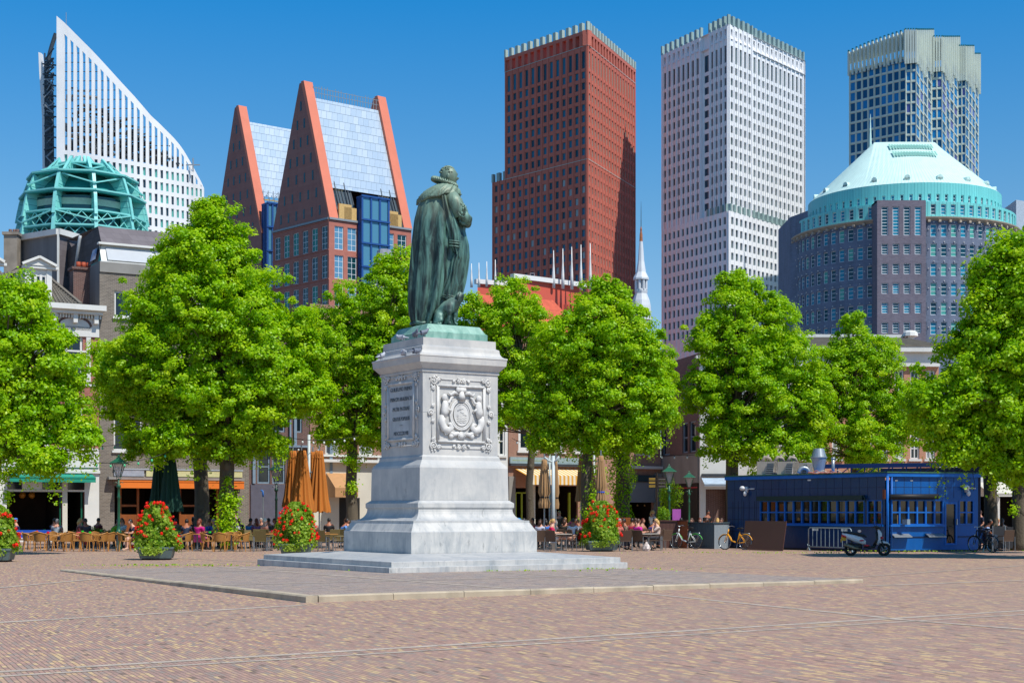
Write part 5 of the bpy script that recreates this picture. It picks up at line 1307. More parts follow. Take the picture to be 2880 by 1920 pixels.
def tree(label, Y, trunk_px, lobes, seed, trunk_r=.28, dens=1.0, fork=4.0, name='linden_tree', leaf=.118, ivy=None, tpts=None, sprout=None, hang=0, clump=1.0):
 """lobes: (px, py, radius px[, depth offset m, vertical squash]) in the photograph's pixels at distance Y"""
 rng = np.random.default_rng(seed); rr = random.Random(seed)
 base = P(trunk_px, Y); t = thing(name, label, 'tree', base, 'linden trees round the square')
 S_ = []
 for lb in lobes:
  px, py, r = lb[:3]; dy = lb[3] if len(lb) > 3 else 0; sq_ = lb[4] if len(lb) > 4 else 1
  Yc = Y + dy; S_.append((P(px, Yc, Zh(py, Yc)), r/F*Yc, sq_))
 area = 0; cl = []
 for i, (c, r, sq_) in enumerate(S_):
  n = int(4*math.pi*r*r*4.9*dens)
  d = rng.normal(0, 1, (n, 3)); d /= np.linalg.norm(d, axis=1)[:, None]
  rad = r*(1 - .62*rng.random(n)**1.6)
  rad = np.where(rng.random(n) < .06, r*rng.uniform(1.02, 1.28, n), rad)
  p = np.array(c) + d*rad[:, None]*np.array([1, .95, sq_])
  nz = np.array([noise.noise(Vector(q)*.42) for q in p]) + .5*np.array([noise.noise(Vector(q)*1.05) for q in p])
  p = np.array(c) + (p - np.array(c))*(1 + .3*nz)[:, None]
  keep = np.ones(n, bool)
  for j, (c2, r2, s2) in enumerate(S_):
   if j == i: continue
   dd = (p - np.array(c2))/np.array([1, .95, s2]); keep &= np.linalg.norm(dd, axis=1) > r2*.62
  keep &= (nz > -.19) | (rad > r) | (rad < r*(.74 + .1*rng.random(n)))
  cl += [(p[q], d[q]) for q in range(n) if keep[q]]
 cen, nor, siz, ton = [], [], [], []
 for p, d in cl:
  cs = rng.uniform(.24, .56)*clump; m = int(rng.uniform(75, 135)*dens**.3*clump)
  q = rng.normal(0, 1, (m, 3)); q /= np.linalg.norm(q, axis=1)[:, None]; q *= (rng.random(m)**.45)[:, None]
  dv = np.array(d); h = np.array([dv[0], dv[1], dv[2]*.5 - .15]);  h /= np.linalg.norm(h)
  off = q*np.array([1, 1, .66])*cs; off[:, 2] -= .3*cs*np.abs(q[:, 0]*h[0] + q[:, 1]*h[1]) # tips of the spray droop
  w_ = p + off
  nn = q*.7 + dv*.5 + np.array([0, 0, .5])
  cen.append(w_); nor.append(nn); siz.append(rng.uniform(.75, 1.25, m)*leaf)
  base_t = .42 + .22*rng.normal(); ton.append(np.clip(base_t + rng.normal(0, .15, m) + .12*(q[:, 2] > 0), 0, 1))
 if hang:
  for _ in range(hang):
   c, r, sq_ = S_[rr.randrange(len(S_))]; a = rr.uniform(0, 6.28)
   x, y = c.x + r*.85*math.cos(a), c.y + r*.85*math.sin(a)*.8; z = c.z - r*sq_*.75; ln = rr.uniform(.5, 1.5); m = 34
   tt = rng.random(m); w_ = np.stack([x + rng.normal(0, .13, m), y + rng.normal(0, .13, m), z - tt*ln], 1)
   cen.append(w_); nor.append(rng.normal(0, 1, (m, 3)) + np.array([0, -.4, .4])); siz.append(rng.uniform(.6, 1.1, m)*leaf); ton.append(rng.uniform(.2, .8, m))
 if sprout: # shoots on the trunk
  for (px, py, r) in sprout:
   c = P(px, Y - .45, Zh(py, Y - .45)); rad = r/F*Y; m = int(900*rad*rad + 60)
   q = rng.normal(0, .55, (m, 3)); w_ = np.array(c) + q*rad*np.array([.8, .5, 1]); cen.append(w_); nor.append(q + np.array([0, -.3, .6])); siz.append(rng.uniform(.6, 1.1, m)*leaf); ton.append(rng.uniform(.3, 1, m))
 if ivy:
  x0, z0, z1, wd, n = ivy; m = n; zz_ = rng.uniform(z0, z1, m); a = rng.uniform(0, 6.28, m); q = wd*(.7 + .5*rng.random(m))*(1 + .25*np.sin(zz_*2.1))
  w_ = np.stack([base.x + q*np.cos(a), base.y + q*np.sin(a), zz_], 1); cen.append(w_); nor.append(np.stack([np.cos(a), np.sin(a), .5+0*a], 1)); siz.append(rng.uniform(.7, 1.1, m)*leaf); ton.append(rng.uniform(0, .45, m))
 cen, nor, siz, ton = map(np.concatenate, (cen, nor, siz, ton))
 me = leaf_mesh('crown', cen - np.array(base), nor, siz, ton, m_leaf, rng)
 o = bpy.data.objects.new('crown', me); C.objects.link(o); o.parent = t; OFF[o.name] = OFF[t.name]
 b = MB(); top = max(S_, key=lambda s: s[0].z); fz = fork
 cx_ = sum(s[0].x*s[1] for s in S_)/sum(s[1] for s in S_)
 trunk = [base + Vector((0, 0, -.1)), base + Vector((.03, 0, .35)), base + Vector((rr.uniform(-.1, .1), 0, fz*.55)), base + Vector((rr.uniform(-.15, .15), .1, fz))]
 fk = trunk[-1]; tp = Vector((top[0].x, top[0].y, top[0].z + top[1]*.4)); mid = fk.lerp(tp, .5) + Vector((rr.uniform(-.4, .4), rr.uniform(-.3, .3), 0))
 trunk += [mid, tp]
 b.tube(trunk, [trunk_r*1.45, trunk_r*1.12, trunk_r, trunk_r*.95, trunk_r*.55, trunk_r*.1], 12)
 for z in (.4, .7): b.ball(base + Vector((rr.uniform(-.1,.1), -trunk_r*.6, fz*z)), (trunk_r*.6, trunk_r*.55, trunk_r*.8), 8, 6)
 b.build('trunk', m_bark, t, True)
 b = MB(); pick = rr.sample(cl, min(len(cl), 95))
 for p, d in pick:
  p = Vector(p); hfrac = min(.95, max(0, (p.z - fz - 1)/(max(1, tp.z - fz)))); s0 = fk.lerp(tp, hfrac*.6) if hfrac > .05 else fk
  ln = (p - s0).length; m1 = s0.lerp(p, .5) + Vector((0, 0, .12*ln*rr.uniform(-.3, .9))); r0 = trunk_r*rr.uniform(.14, .34)
  b.tube([s0, m1, p], [r0, r0*.6, .015], 5, cap=False)
 q = b.build('branch', m_bark, t); q['kind'] = 'stuff'
 return t, len(siz)
NL = 0
def T(*a, **k):
 global NL; t, n = tree(*a, **k); NL += n; return t
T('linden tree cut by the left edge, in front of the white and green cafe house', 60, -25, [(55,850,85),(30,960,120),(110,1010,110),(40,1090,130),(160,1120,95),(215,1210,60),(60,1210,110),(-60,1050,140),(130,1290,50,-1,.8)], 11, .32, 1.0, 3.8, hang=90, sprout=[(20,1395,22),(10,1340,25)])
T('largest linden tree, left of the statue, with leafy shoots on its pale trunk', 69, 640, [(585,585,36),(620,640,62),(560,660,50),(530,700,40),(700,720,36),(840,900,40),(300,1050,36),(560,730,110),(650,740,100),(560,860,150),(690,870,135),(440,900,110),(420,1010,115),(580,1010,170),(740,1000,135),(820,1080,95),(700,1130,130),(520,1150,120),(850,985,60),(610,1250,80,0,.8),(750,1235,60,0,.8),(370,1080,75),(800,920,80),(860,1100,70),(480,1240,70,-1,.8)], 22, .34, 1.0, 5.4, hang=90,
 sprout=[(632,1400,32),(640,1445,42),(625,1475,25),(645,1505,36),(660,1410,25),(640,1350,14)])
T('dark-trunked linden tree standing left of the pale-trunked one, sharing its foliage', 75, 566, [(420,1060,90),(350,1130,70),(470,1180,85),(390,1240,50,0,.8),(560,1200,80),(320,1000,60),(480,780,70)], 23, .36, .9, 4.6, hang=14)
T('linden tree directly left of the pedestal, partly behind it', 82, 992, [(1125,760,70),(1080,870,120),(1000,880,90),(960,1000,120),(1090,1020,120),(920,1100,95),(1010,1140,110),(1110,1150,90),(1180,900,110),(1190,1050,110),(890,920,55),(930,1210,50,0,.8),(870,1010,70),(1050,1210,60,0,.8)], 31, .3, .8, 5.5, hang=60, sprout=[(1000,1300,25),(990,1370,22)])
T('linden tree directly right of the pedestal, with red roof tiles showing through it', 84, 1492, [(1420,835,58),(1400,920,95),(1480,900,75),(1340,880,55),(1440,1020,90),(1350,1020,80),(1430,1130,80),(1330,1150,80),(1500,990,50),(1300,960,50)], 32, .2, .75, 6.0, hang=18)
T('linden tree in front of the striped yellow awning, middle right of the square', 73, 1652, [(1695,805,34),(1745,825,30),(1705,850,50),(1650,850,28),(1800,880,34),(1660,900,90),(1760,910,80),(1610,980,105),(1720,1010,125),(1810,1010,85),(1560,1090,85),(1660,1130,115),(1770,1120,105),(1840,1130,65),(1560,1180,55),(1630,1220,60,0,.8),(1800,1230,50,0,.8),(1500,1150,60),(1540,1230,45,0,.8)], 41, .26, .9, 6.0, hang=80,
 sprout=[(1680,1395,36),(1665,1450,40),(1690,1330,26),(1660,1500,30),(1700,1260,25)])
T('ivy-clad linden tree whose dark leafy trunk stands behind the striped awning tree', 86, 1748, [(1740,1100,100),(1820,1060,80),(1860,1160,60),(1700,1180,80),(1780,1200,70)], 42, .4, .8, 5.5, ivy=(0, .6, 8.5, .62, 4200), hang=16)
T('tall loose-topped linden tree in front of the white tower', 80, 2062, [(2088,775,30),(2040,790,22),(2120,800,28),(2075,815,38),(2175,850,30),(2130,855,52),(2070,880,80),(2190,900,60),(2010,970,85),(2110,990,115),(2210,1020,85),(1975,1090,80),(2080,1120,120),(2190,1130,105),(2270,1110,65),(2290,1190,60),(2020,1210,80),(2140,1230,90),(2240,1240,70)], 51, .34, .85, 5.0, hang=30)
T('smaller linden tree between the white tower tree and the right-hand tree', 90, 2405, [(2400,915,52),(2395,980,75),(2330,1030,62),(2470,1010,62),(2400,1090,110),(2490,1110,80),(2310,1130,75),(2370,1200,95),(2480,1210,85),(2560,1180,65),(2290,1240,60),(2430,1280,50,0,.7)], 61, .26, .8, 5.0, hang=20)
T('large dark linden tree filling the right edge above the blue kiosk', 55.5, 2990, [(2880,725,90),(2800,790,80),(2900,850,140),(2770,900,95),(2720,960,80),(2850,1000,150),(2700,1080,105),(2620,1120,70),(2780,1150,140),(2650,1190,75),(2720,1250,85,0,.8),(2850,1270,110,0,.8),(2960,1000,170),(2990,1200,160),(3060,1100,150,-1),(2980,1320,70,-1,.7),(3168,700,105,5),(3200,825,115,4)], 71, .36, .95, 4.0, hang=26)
T('linden tree with straight dark trunk just right of the blue kiosk', 70, 2787, [(2790,1180,90),(2720,1210,60),(2860,1170,90),(2790,1260,70,0,.8)], 72, .3, .6, 4.5, hang=18)
T('linden tree whose trunk meets the paving at the far right edge', 66.8, 2868, [(2870,1200,90),(2940,1150,110),(2840,1270,60,0,.8),(2900,1280,60,0,.8)], 73, .32, .6, 4.2, hang=18, sprout=[(2850,1435,16)])
print('leaves', NL)
# ================================================================ HOUSES ROUND THE SQUARE
FO, FD = Vector((-23.8, 88, 0)), Vector((.866, .5, 0)); FN = Vector((.5, -.866, 0))
def ft(px): return along((FO.x, FO.y), (FD.x, FD.y), px)
def fz(px, py): q = FO + FD*ft(px); return Zh(py, q.y)
m_rbk = brick_mat('red_brick', '#9a4438', '#ac5646', '#b3a595', (.866, .5), .22, .07, grime='#6d3a32')
m_gbk = brick_mat('grey_brick', '#6a6158', '#80756a', '#a39a8c', (.866, .5), .24, .08, grime='#4c463f')
m_obk = brick_mat('brown_brick', '#8f5b47', '#a16c55', '#b5a692', (.866, .5), .22, .07, grime='#5f4134')
m_dbk = brick_mat('dark_brick', '#5d3f3c', '#6f4c46', '#8d7d74', (.866, .5), .22, .07)
m_sbk = brick_mat('orange_brick', '#b8704f', '#c28062', '#c9b49b', (1, 0), .22, .07, grime='#7d5643')
m_white = M('white_paint', '#d9d8d2', .55, var=.05, sc=.8, grime=('#9c988e', .3)); m_cream = M('cream_render', '#cfcabb', .7, var=.07, sc=.7, grime=('#8f897b', .35))
m_bluegr = M('blue_grey_paint', '#7d90a0', .5, var=.07); m_gstone = M('grey_stone', '#8d8a84', .7, var=.12, sc=.8, grime=('#5a5855', .4))
m_render = M('dark_render', '#6f7072', .85, var=.15, sc=1.2, grime=('#3f4042', .5), streak=True)
m_slate = brick_mat('black_slates', '#3b3a3e', '#4a474a', '#2a2a2c', (.866, .5), .45, .3, grime='#2b2b2c')
m_slate2 = brick_mat('grey_slates', '#6b6468', '#777074', '#5c565a', (.866, .5), .5, .35, grime='#4f4a4c')
m_tile = M('grey_tiles', '#6d675e', .8, var=.2, sc=2); m_tileo = M('orange_tiles', '#c2573a', .75, var=.2, sc=3)
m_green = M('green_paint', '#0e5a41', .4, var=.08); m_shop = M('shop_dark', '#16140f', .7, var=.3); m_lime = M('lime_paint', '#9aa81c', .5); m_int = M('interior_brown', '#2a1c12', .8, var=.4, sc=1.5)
g_w = glass('window_glass_dark', '#1a242c', .05); g_wc = glass('window_glass_curtain', '#8b9094', .25); g_wb = glass('window_glass_blue', '#4a7fb5', .08); m_blind = M('white_blind', '#b3b7bb', .7, var=.03)
m_dgrey = M('dark_grey_paint', '#3a3d42', .5); m_zincg = M('grey_zinc', '#a4a9ad', .45, var=.08)
def house(name, label, t0, t1, H, mat, rows, depth=9, wf=None, glasses=(None,), ground=None, sill=True, back=True, nx=1, nz=2, fo=None, fd=None, z0=None, lintel=None, fw=.1):
 o, d = (fo or FO), (fd or FD); r = thing(name, label, 'building', o + d*t0)
 ex = d; L_ = t1 - t0; o0 = o + d*t0; b = MB().frame(o0, ex); holes = []
 for (za, zb_, xs) in rows:
  for (xa, xb) in xs: holes.append((xa - t0, xb - t0, za, zb_))
 gh = [(a - t0, c - t0, u, v) for a, c, u, v in (ground or [])]
 wall_holes(b, 0, L_, 0, H, holes + gh, .22)
 b.add([(0,0,0),(0,depth,0),(0,depth,H),(0,0,H)], [(3,2,1,0)]); b.add([(L_,0,0),(L_,depth,0),(L_,depth,H),(L_,0,H)], [(0,1,2,3)]); b.add([(0,depth,0),(L_,depth,0),(L_,depth,H),(0,depth,H)], [(3,2,1,0)])
 b.add([(0,0,H),(L_,0,H),(L_,depth,H),(0,depth,H)], [(0,1,2,3)])
 b.build('wall', mat, r)
 if holes: put_windows(r, ((o0.x, o0.y), (d.x, d.y)), holes, .15, wf or m_white, list(glasses), nx, nz, fw, .06, rnd=random.Random(int(t0*10)))
 if sill and holes:
  b = MB().frame(o0, ex)
  for a, c, u, v in holes: b.box(a-.12, c+.12, -.12, .02, u-.14, u-.003)
  b.build('window_sill', m_white if lintel is None else lintel, r)
 if gh:
  b = MB().frame(o0, ex)
  for a, c, u, v in gh: b.box(a+.01, c-.01, .24, 3.2, u+.01, v-.01)
  b2 = MB().frame(o0, ex)
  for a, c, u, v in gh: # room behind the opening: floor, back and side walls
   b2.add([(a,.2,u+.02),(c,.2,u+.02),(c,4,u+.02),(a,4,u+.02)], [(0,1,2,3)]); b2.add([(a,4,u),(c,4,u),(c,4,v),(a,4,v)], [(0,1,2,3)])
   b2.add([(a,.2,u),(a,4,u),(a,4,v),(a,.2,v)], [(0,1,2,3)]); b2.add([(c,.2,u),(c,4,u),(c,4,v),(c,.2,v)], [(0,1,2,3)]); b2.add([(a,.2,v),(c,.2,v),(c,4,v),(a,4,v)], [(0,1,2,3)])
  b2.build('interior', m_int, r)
 return r, o0
def fbox(name, r, x0, x1, y0, y1, z0, z1, mat, o0, d=None): b = MB().frame(o0, d or FD); b.box(x0, x1, y0, y1, z0, z1); return b.build(name, mat, r)
def awning(name, r, o0, x0, x1, z0, z1, out, mat, val=.3, d=None, mat2=None, folds_=0):
 b = MB().frame(o0, d or FD)
 if folds_:
  n = folds_
  for i in range(n):
   a, c = x0 + (x1-x0)*i/n, x0 + (x1-x0)*(i+1)/n
   b.add([(a,-.05,z1),(c,-.05,z1),(c,-out,z0),(a,-out,z0)], [(0,1,2,3)], i % 2); b.add([(a,-out,z0),(c,-out,z0),(c,-out-.01,z0-val),(a,-out-.01,z0-val)], [(0,1,2,3)], i % 2)
 else:
  b.add([(x0,-.05,z1),(x1,-.05,z1),(x1,-out,z0),(x0,-out,z0),(x0,-out-.01,z0-val),(x1,-out-.01,z0-val),(x0,-.05,z1-.05),(x1,-.05,z1-.05)], [(0,1,2,3),(3,2,5,4)], 0)
  b.box(x0, x1, -out-.03, -out+.03, z0-.05, z0+.03)
 q = b.build(name, [mat, mat2] if mat2 else mat, r); return q
m_awg = M('green_awning_cloth', '#0f8a72', .7, var=.05); m_awo = M('orange_awning_cloth', '#e2741c', .7, var=.05); m_awb = M('brown_awning_cloth', '#b98a5c', .75, var=.07); m_awy = M('yellow_awning_cloth', '#d9a03c', .7, var=.05); m_aww = M('cream_awning_cloth', '#e3d9c0', .7, var=.04)
# ---- A: white ground floor, red brick above, dormer
t0, t1 = ft(-160), ft(278); HA = fz(240, 862); zz = lambda py: fz(220, py); X = lambda px: ft(px) - t0
rowsA = [(zz(1075), zz(935), [(ft(183), ft(233)), (ft(95), ft(143)), (ft(5), ft(55)), (ft(-90), ft(-40))]), (zz(1258), zz(1130), [(ft(183), ft(233)), (ft(95), ft(143)), (ft(5), ft(55)), (ft(-90), ft(-40))])]
zg = fz(200, 1382); gA = [(ft(18), ft(174), .25, zg), (ft(188), ft(237), .02, zg), (ft(-130), ft(-20), .02, zg)]
r, o0 = house('cafe_house', 'red brick house with white ground floor, green awning and white dormer, at left edge', t0, t1, HA, m_rbk, rowsA, wf=m_white, glasses=(g_wc, g_w, g_w), ground=gA, fw=.14)
OA = o0
fbox('shop_front', r, X(-158), X(278), -.06, -.003, zz(1283), zz(1268), m_white, o0)
b = MB().frame(o0, FD) # white painted ground storey, built round its openings
wall_holes(b, 0, t1-t0, 0, zz(1275), [(a - t0, c - t0, u, v) for a, c, u, v in gA], .02, yf=-.09)
b.build('ground_floor_front', m_white, r)
fbox('fascia', r, X(-150), X(279), -.22, -.1, zz(1330), zz(1322), m_white, o0); fbox('green_trim', r, X(-120), X(276), -.13, -.1, zz(1317), zz(1314), m_green, o0)
awning('awning', r, o0, X(18), X(258), zz(1343), zz(1332), .9, m_awg, .28)
fbox('transom', r, X(18), X(174), -.12, .0, zz(1383), zz(1377), m_cream, o0); fbox('pillar', r, X(174), X(188), -.14, -.1, 0, zz(1355), m_cream, o0)
for a, c in ((20, 60), (118, 172), (190, 236)): fbox('transom_window', r, X(a), X(c), -.125, -.095, zz(1377), zz(1355), g_w, o0)
fbox('door_frame', r, X(228), X(232), .05, .15, 0, zg, m_green, o0); fbox('door_frame', r, X(168), X(172), .05, .15, .25, zg, m_green, o0)
for px_ in (30, 58): b = MB(); q = o0 + FD*X(px_) + Vector((0, 2.0, 0)); b.ball((q.x, q.y, fz(40, 1390)), .2, 10, 8); b.build('globe_lamp', M('yellow_globe', '#a8741e', .5), r, True)
b = MB().frame(o0, FD) # cornice, frieze and brackets
b.box(-.1, t1-t0+.25, -.75, -.003, HA-.28, HA+.02); b.box(-.05, t1-t0+.1, -.5, -.003, HA-.5, HA-.28); b.box(0, t1-t0, -.1, -.003, HA-1.75, HA-.5)
for i in range(60): b.box(.1 + i*.155*1.05, .19 + i*.155*1.05, -.3, -.1, HA-.72, HA-.5) if .1 + i*.163 < t1-t0 else None
b.build('cornice', m_white, r)
b = MB().frame(o0, FD)
for i in range(1, 8): x = (t1-t0)*i/7.2; b.box(x-.12, x+.12, -.42, -.1, HA-1.0, HA-.5)
b.build('cornice_bracket', m_white, r)
b = MB().frame(o0, FD)
for (a, c) in rowsA[0][2]:
 cx_ = (a+c)/2 - t0; n = 12
 for i in range(n): a0, a1 = math.pi*i/n, math.pi*(i+1)/n; b.bar((cx_+.95*math.cos(a0), -.06, zz(935)+.35+.55*math.sin(a0)), (cx_+.95*math.cos(a1), -.06, zz(935)+.35+.55*math.sin(a1)), .12, .14, m=0)
 b.box(cx_-.12, cx_+.12, -.14, -.003, zz(935)+.8, zz(935)+1.25, 1)
 for s_ in (-1, 1): b.box(cx_+s_*.82-.13, cx_+s_*.82+.13, -.08, -.003, zz(1075), zz(935)+.2, 1)
 b.box(cx_-.95, cx_+.95, -.1, -.003, zz(935)+.12, zz(935)+.34, 1)
b.box(0, t1-t0, -.05, -.003, zz(1085), zz(1078), 1); b.box(0, t1-t0, -.05, -.003, zz(930), zz(925), 1); b.box(0, t1-t0, -.05, -.003, zz(990), zz(985), 1); b.box(0, t1-t0, -.05, -.003, zz(1262)-.1, zz(1262)+.05, 1)
b.build('window_surround', [m_dbk, m_white], r)
# tiled roof with hips, rolls of tiles
b = MB().frame(o0, FD); W = t1 - t0; zr = fz(150, 752); hb_ = X(146)
b.add([(0,-.3,HA+.02),(X(222),-.3,HA+.02),(X(166),3.4,zr),(0,3.4,zr)], [(0,1,2,3)]); b.add([(X(222),-.3,HA+.02),(X(226),5,HA+.02),(X(166),3.4,zr)], [(0,1,2)])
for i in range(15): z = HA + (zr-HA)*i/15; y = -.3 + 3.7*i/15; b.bar((0, y-.03, z+.04), (X(222) + (X(166)-X(222))*i/15, y-.03, z+.04), .09, .12)
for i in range(34): x = X(222)*i/34; b.bar((x, -.34, HA+.06), (min(x, X(166)), 3.3, zr+.04), .07, .1) if x < X(166) else b.bar((x, -.34, HA+.06), (x - (x-X(166))*.9*.4, -.34 + 3.7*(X(222)-x)/(X(222)-X(166))*.9, HA + (zr-HA)*(X(222)-x)/(X(222)-X(166))*.9), .07, .1)
b.bar((X(222),-.3,HA+.08), (X(166),3.4,zr+.05), .22, .2)
b.build('roof', m_tile, r)
for (pa, pb) in ((70, 146), (-75, 0)):
 b = MB().frame(o0, FD); xa, xb = X(pa), X(pb); zb_, zt_ = HA + .05, fz(110, 756)
 b.box(xa, xa+.3, .0, .25, zb_, zt_); b.box(xb-.3, xb, .0, .25, zb_, zt_); b.box(xa+.3, xb-.3, .05, .2, zt_-.25, zt_); b.box(xa-.12, xb+.35, -.15, .3, zt_, zt_+.16)
 b.add([(xa-.12,-.2,zt_+.16),(xb+.12,-.2,zt_+.16),((xa+xb)/2,-.2,fz(110,727))], [(0,1,2)]); b.add([(xa-.2,-.26,zt_+.16),((xa+xb)/2,-.26,fz(110,724)),((xa+xb)/2,3,fz(110,724)),(xa-.2,3,zt_+.16)], [(0,1,2,3)]); b.add([(xb+.2,-.26,zt_+.16),((xa+xb)/2,-.26,fz(110,724)),((xa+xb)/2,3,fz(110,724)),(xb+.2,3,zt_+.16)], [(3,2,1,0)])
 b.bar((xa-.2,-.3,zt_+.2), ((xa+xb)/2,-.3,fz(110,724)), .12, .14); b.bar((xb+.2,-.3,zt_+.2), ((xa+xb)/2,-.3,fz(110,724)), .12, .14)
 b.box(xa, xb, .3, 3, zb_, zt_-.003); dm = b.build('dormer', m_white, r)
 b = MB().frame(o0, FD); n3 = 3; w3 = (xb-xa-.6)/n3
 for i in range(n3): x = xa+.3+w3*i; b.box(x, x+.07, .06, .18, zb_, zt_-.25); b.box(x+w3-.07, x+w3, .06, .18, zb_, zt_-.25); b.box(x+.07, x+w3-.07, .14, .16, zb_+.1, zt_-.3, 1); b.box(x+.07, x+w3-.07, .08, .17, zt_-.42, zt_-.25)
 b.build('window', [m_white, g_w], dm)
# ---- B: grey brick house with slate mansard
t0b, t1b = ft(280), ft(700); HB = fz(300, 737); zz = lambda py: fz(330, py); Xb = lambda px: ft(px) - t0b
rowsB = [(zz(890), zz(818), [(ft(322), ft(372)), (ft(430), ft(480)), (ft(560), ft(610))]), (zz(1080), zz(990), [(ft(322), ft(372)), (ft(430), ft(480)), (ft(560), ft(610))]), (zz(1266), zz(1150), [(ft(320), ft(400)), (ft(440), ft(500)), (ft(560), ft(630))])]
gB = [(ft(322), ft(462), .02, zz(1366)), (ft(478), ft(668), .02, zz(1366))]
r, o0 = house('grey_brick_house', 'tall grey brick house with slate mansard roof and orange awning behind the largest linden', t0b, t1b, HB, m_gbk, rowsB, depth=7, wf=m_white, glasses=(g_w, m_blind), ground=gB, nz=1)
fbox('parapet', r, 0, t1b-t0b, -.08, -.003, zz(768), HB, m_gstone, o0)
b = MB().frame(o0, FD); Wb = t1b - t0b
zm0, zm1, zm2 = HB + .03, fz(330, 684), fz(330, 628)
# window band and slated upper part, both leaning back
b.add([(.2,.3,zm0),(Wb,.3,zm0),(Wb,.9,zm1),(.2,.9,zm1)], [(0,1,2,3)], 0); b.box(.1, Wb, .1, .75, zm0-.02, zm0+.06, 0)
b.build('roof_window_frame', m_white, r)
for i in range(3):
 xa = .55 + i*2.95; b = MB().frame(o0, FD); b.add([(xa,.22,zm0+.15),(xa+2.75,.22,zm0+.15),(xa+2.75,.78,zm1-.12),(xa,.78,zm1-.12)], [(0,1,2,3)], 0); b.build('roof_blind', m_blind, r)
b = MB().frame(o0, FD); b.box(.1, Wb, .55, .95, zm1-.02, zm1+.1); b.build('roof_trim', m_white, r)
b = MB().frame(o0, FD); b.add([(.3,.75,zm1+.1),(Wb,.75,zm1+.1),(Wb,1.5,zm2),(.3,1.5,zm2)], [(0,1,2,3)]); b.add([(.3,1.5,zm2),(Wb,1.5,zm2),(Wb,7,zm2),(-.15,7,zm2)], [(0,1,2,3)]); b.build('roof', m_slate2, r)
b = MB().frame(o0, FD); b.add([(.3,1.5,zm2),(.3,.75,zm1),(.0,.3,zm0),(-.2,7,zm0),(-.2,7.5,fz(260,655))], [(0,1,2,3,4)]); b.build('side_slope', m_slate, r)
b = MB().frame(o0, FD); b.add([(-.08,.6,zm0+.2),(-.1,1.8,zm0+.2),(.12,2.0,zm1-.2),(.12,.95,zm1-.2)], [(0,1,2,3)]); b.build('side_window', g_wb, r)
b = MB().frame(o0, FD); b.tube([(-.35,4.2,zm0),(-.15,4.0,fz(250,640)),(-.1,4.0,fz(250,630))], .1, 8); b.build('downpipe', m_zincg, r, True)
b = MB().frame(o0, FD); b.add([(-.01,.0,HA),(-.01,7,HA),(-.01,7,HB),(-.01,.0,HB)], [(0,1,2,3)]); b.build('side_render', m_render, r)
awning('awning', r, o0, Xb(322), Xb(672), zz(1352), zz(1350), .9, m_awo, .42); fbox('awning_box', r, Xb(300), Xb(680), -.5, -.05, zz(1348), zz(1341), m_gstone, o0)
fbox('sign_board', r, Xb(320), Xb(404), -.1, -.003, zz(1338), zz(1320), M('grey_sign', '#9fa0a8', .5), o0); fbox('sign_board', r, Xb(410), Xb(680), -.1, -.003, zz(1338), zz(1322), M('cream_sign', '#c9c08c', .5), o0); fbox('sign_rail', r, Xb(318), Xb(682), -.13, -.003, zz(1320), zz(1316), m_zincg, o0)
m_brownp = M('orange_brown_wood', '#8a4a18', .5, var=.25, streak=True)
for a, c in ((336, 342), (386, 392), (440, 446), (505, 510), (560, 566), (610, 616)): fbox('door_post', r, Xb(a), Xb(c), .05, .2, 0, zz(1366), m_brownp, o0)
for a, c in ((342, 386), (510, 560)): fbox('door_rail', r, Xb(a), Xb(c), .08, .16, zz(1424), zz(1418), m_brownp, o0); fbox('door_panel', r, Xb(a), Xb(c), .08, .16, .1, zz(1446), m_brownp, o0)
for k_, x in enumerate((415, 470)):
 pass
# chimney stack with pots, and the plain block farther left behind house A
tcn = thing('brick_chimney', 'brick chimney stack with three orange clay pots, left of the slate mansard roof', 'chimney', FO + FD*ft(196) + Vector((0, 3, 0)))
b = MB(); q = OFF[tcn.name]; ch = lambda py: Zh(py, q.y); b.frame(q, FD); b.box(-.75, .55, -.4, .5, HA-1, ch(762)); b.box(-.85, .65, -.5, .6, ch(762), ch(755)); b.build('stack', m_dbk, tcn)
for i in range(3): b = MB(); p = q + FD*(-.35+.3*i); b.lathe([(.15, ch(755)), (.13, ch(738))], 10, (p.x, p.y, 0)); b.build('pot', M('clay_pot', '#a64a2c', .7), tcn, True)
tb_ = thing('rendered_block', 'stained grey rendered rear block with white parapet trim and slate corner, under the ribbed dome', 'building', P(60, 98)); b = MB()
a, c2, e2 = P(46, 97), P(165, 93), P(196, 95); z1, z2 = Zh(672, 97), Zh(652, 93)
b.add([(a.x,a.y,0),(c2.x,c2.y,0),(c2.x,c2.y,z2),(a.x,a.y,z1)], [(0,1,2,3)]); b.build('wall', m_render, tb_)
b = MB(); b.add([(c2.x,c2.y,0),(e2.x+.6,e2.y,0),(e2.x+.6,e2.y,z2),(c2.x,c2.y,z2)], [(0,1,2,3)]); b.build('slate_corner', m_slate2, tb_)
b = MB(); b.bar((a.x,a.y-.1,z1), (c2.x,c2.y-.1,z2), .3, .35); b.bar((c2.x,c2.y-.12,z2), (e2.x+.6,e2.y-.12,z2), .3, .35); b.bar((c2.x,c2.y-.08,z2), (c2.x,c2.y-.08,HA), .12, .12); b.build('parapet_trim', m_white, tb_)
tcn = thing('grey_chimney', 'weathered grey chimney with dark pots at the far left, beside the rendered block', 'chimney', P(38, 96)); b = MB(); zc_ = lambda y: Zh(y, 96)
a = P(38, 96); b.box(a.x-.42, a.x+.42, 95.4, 96.6, 0, zc_(665)); b.box(a.x-.5, a.x+.5, 95.3, 96.7, zc_(665), zc_(657)); b.build('stack', M('weathered_plaster', '#8f867a', .85, var=.25, sc=1.5), tcn)
b = MB();
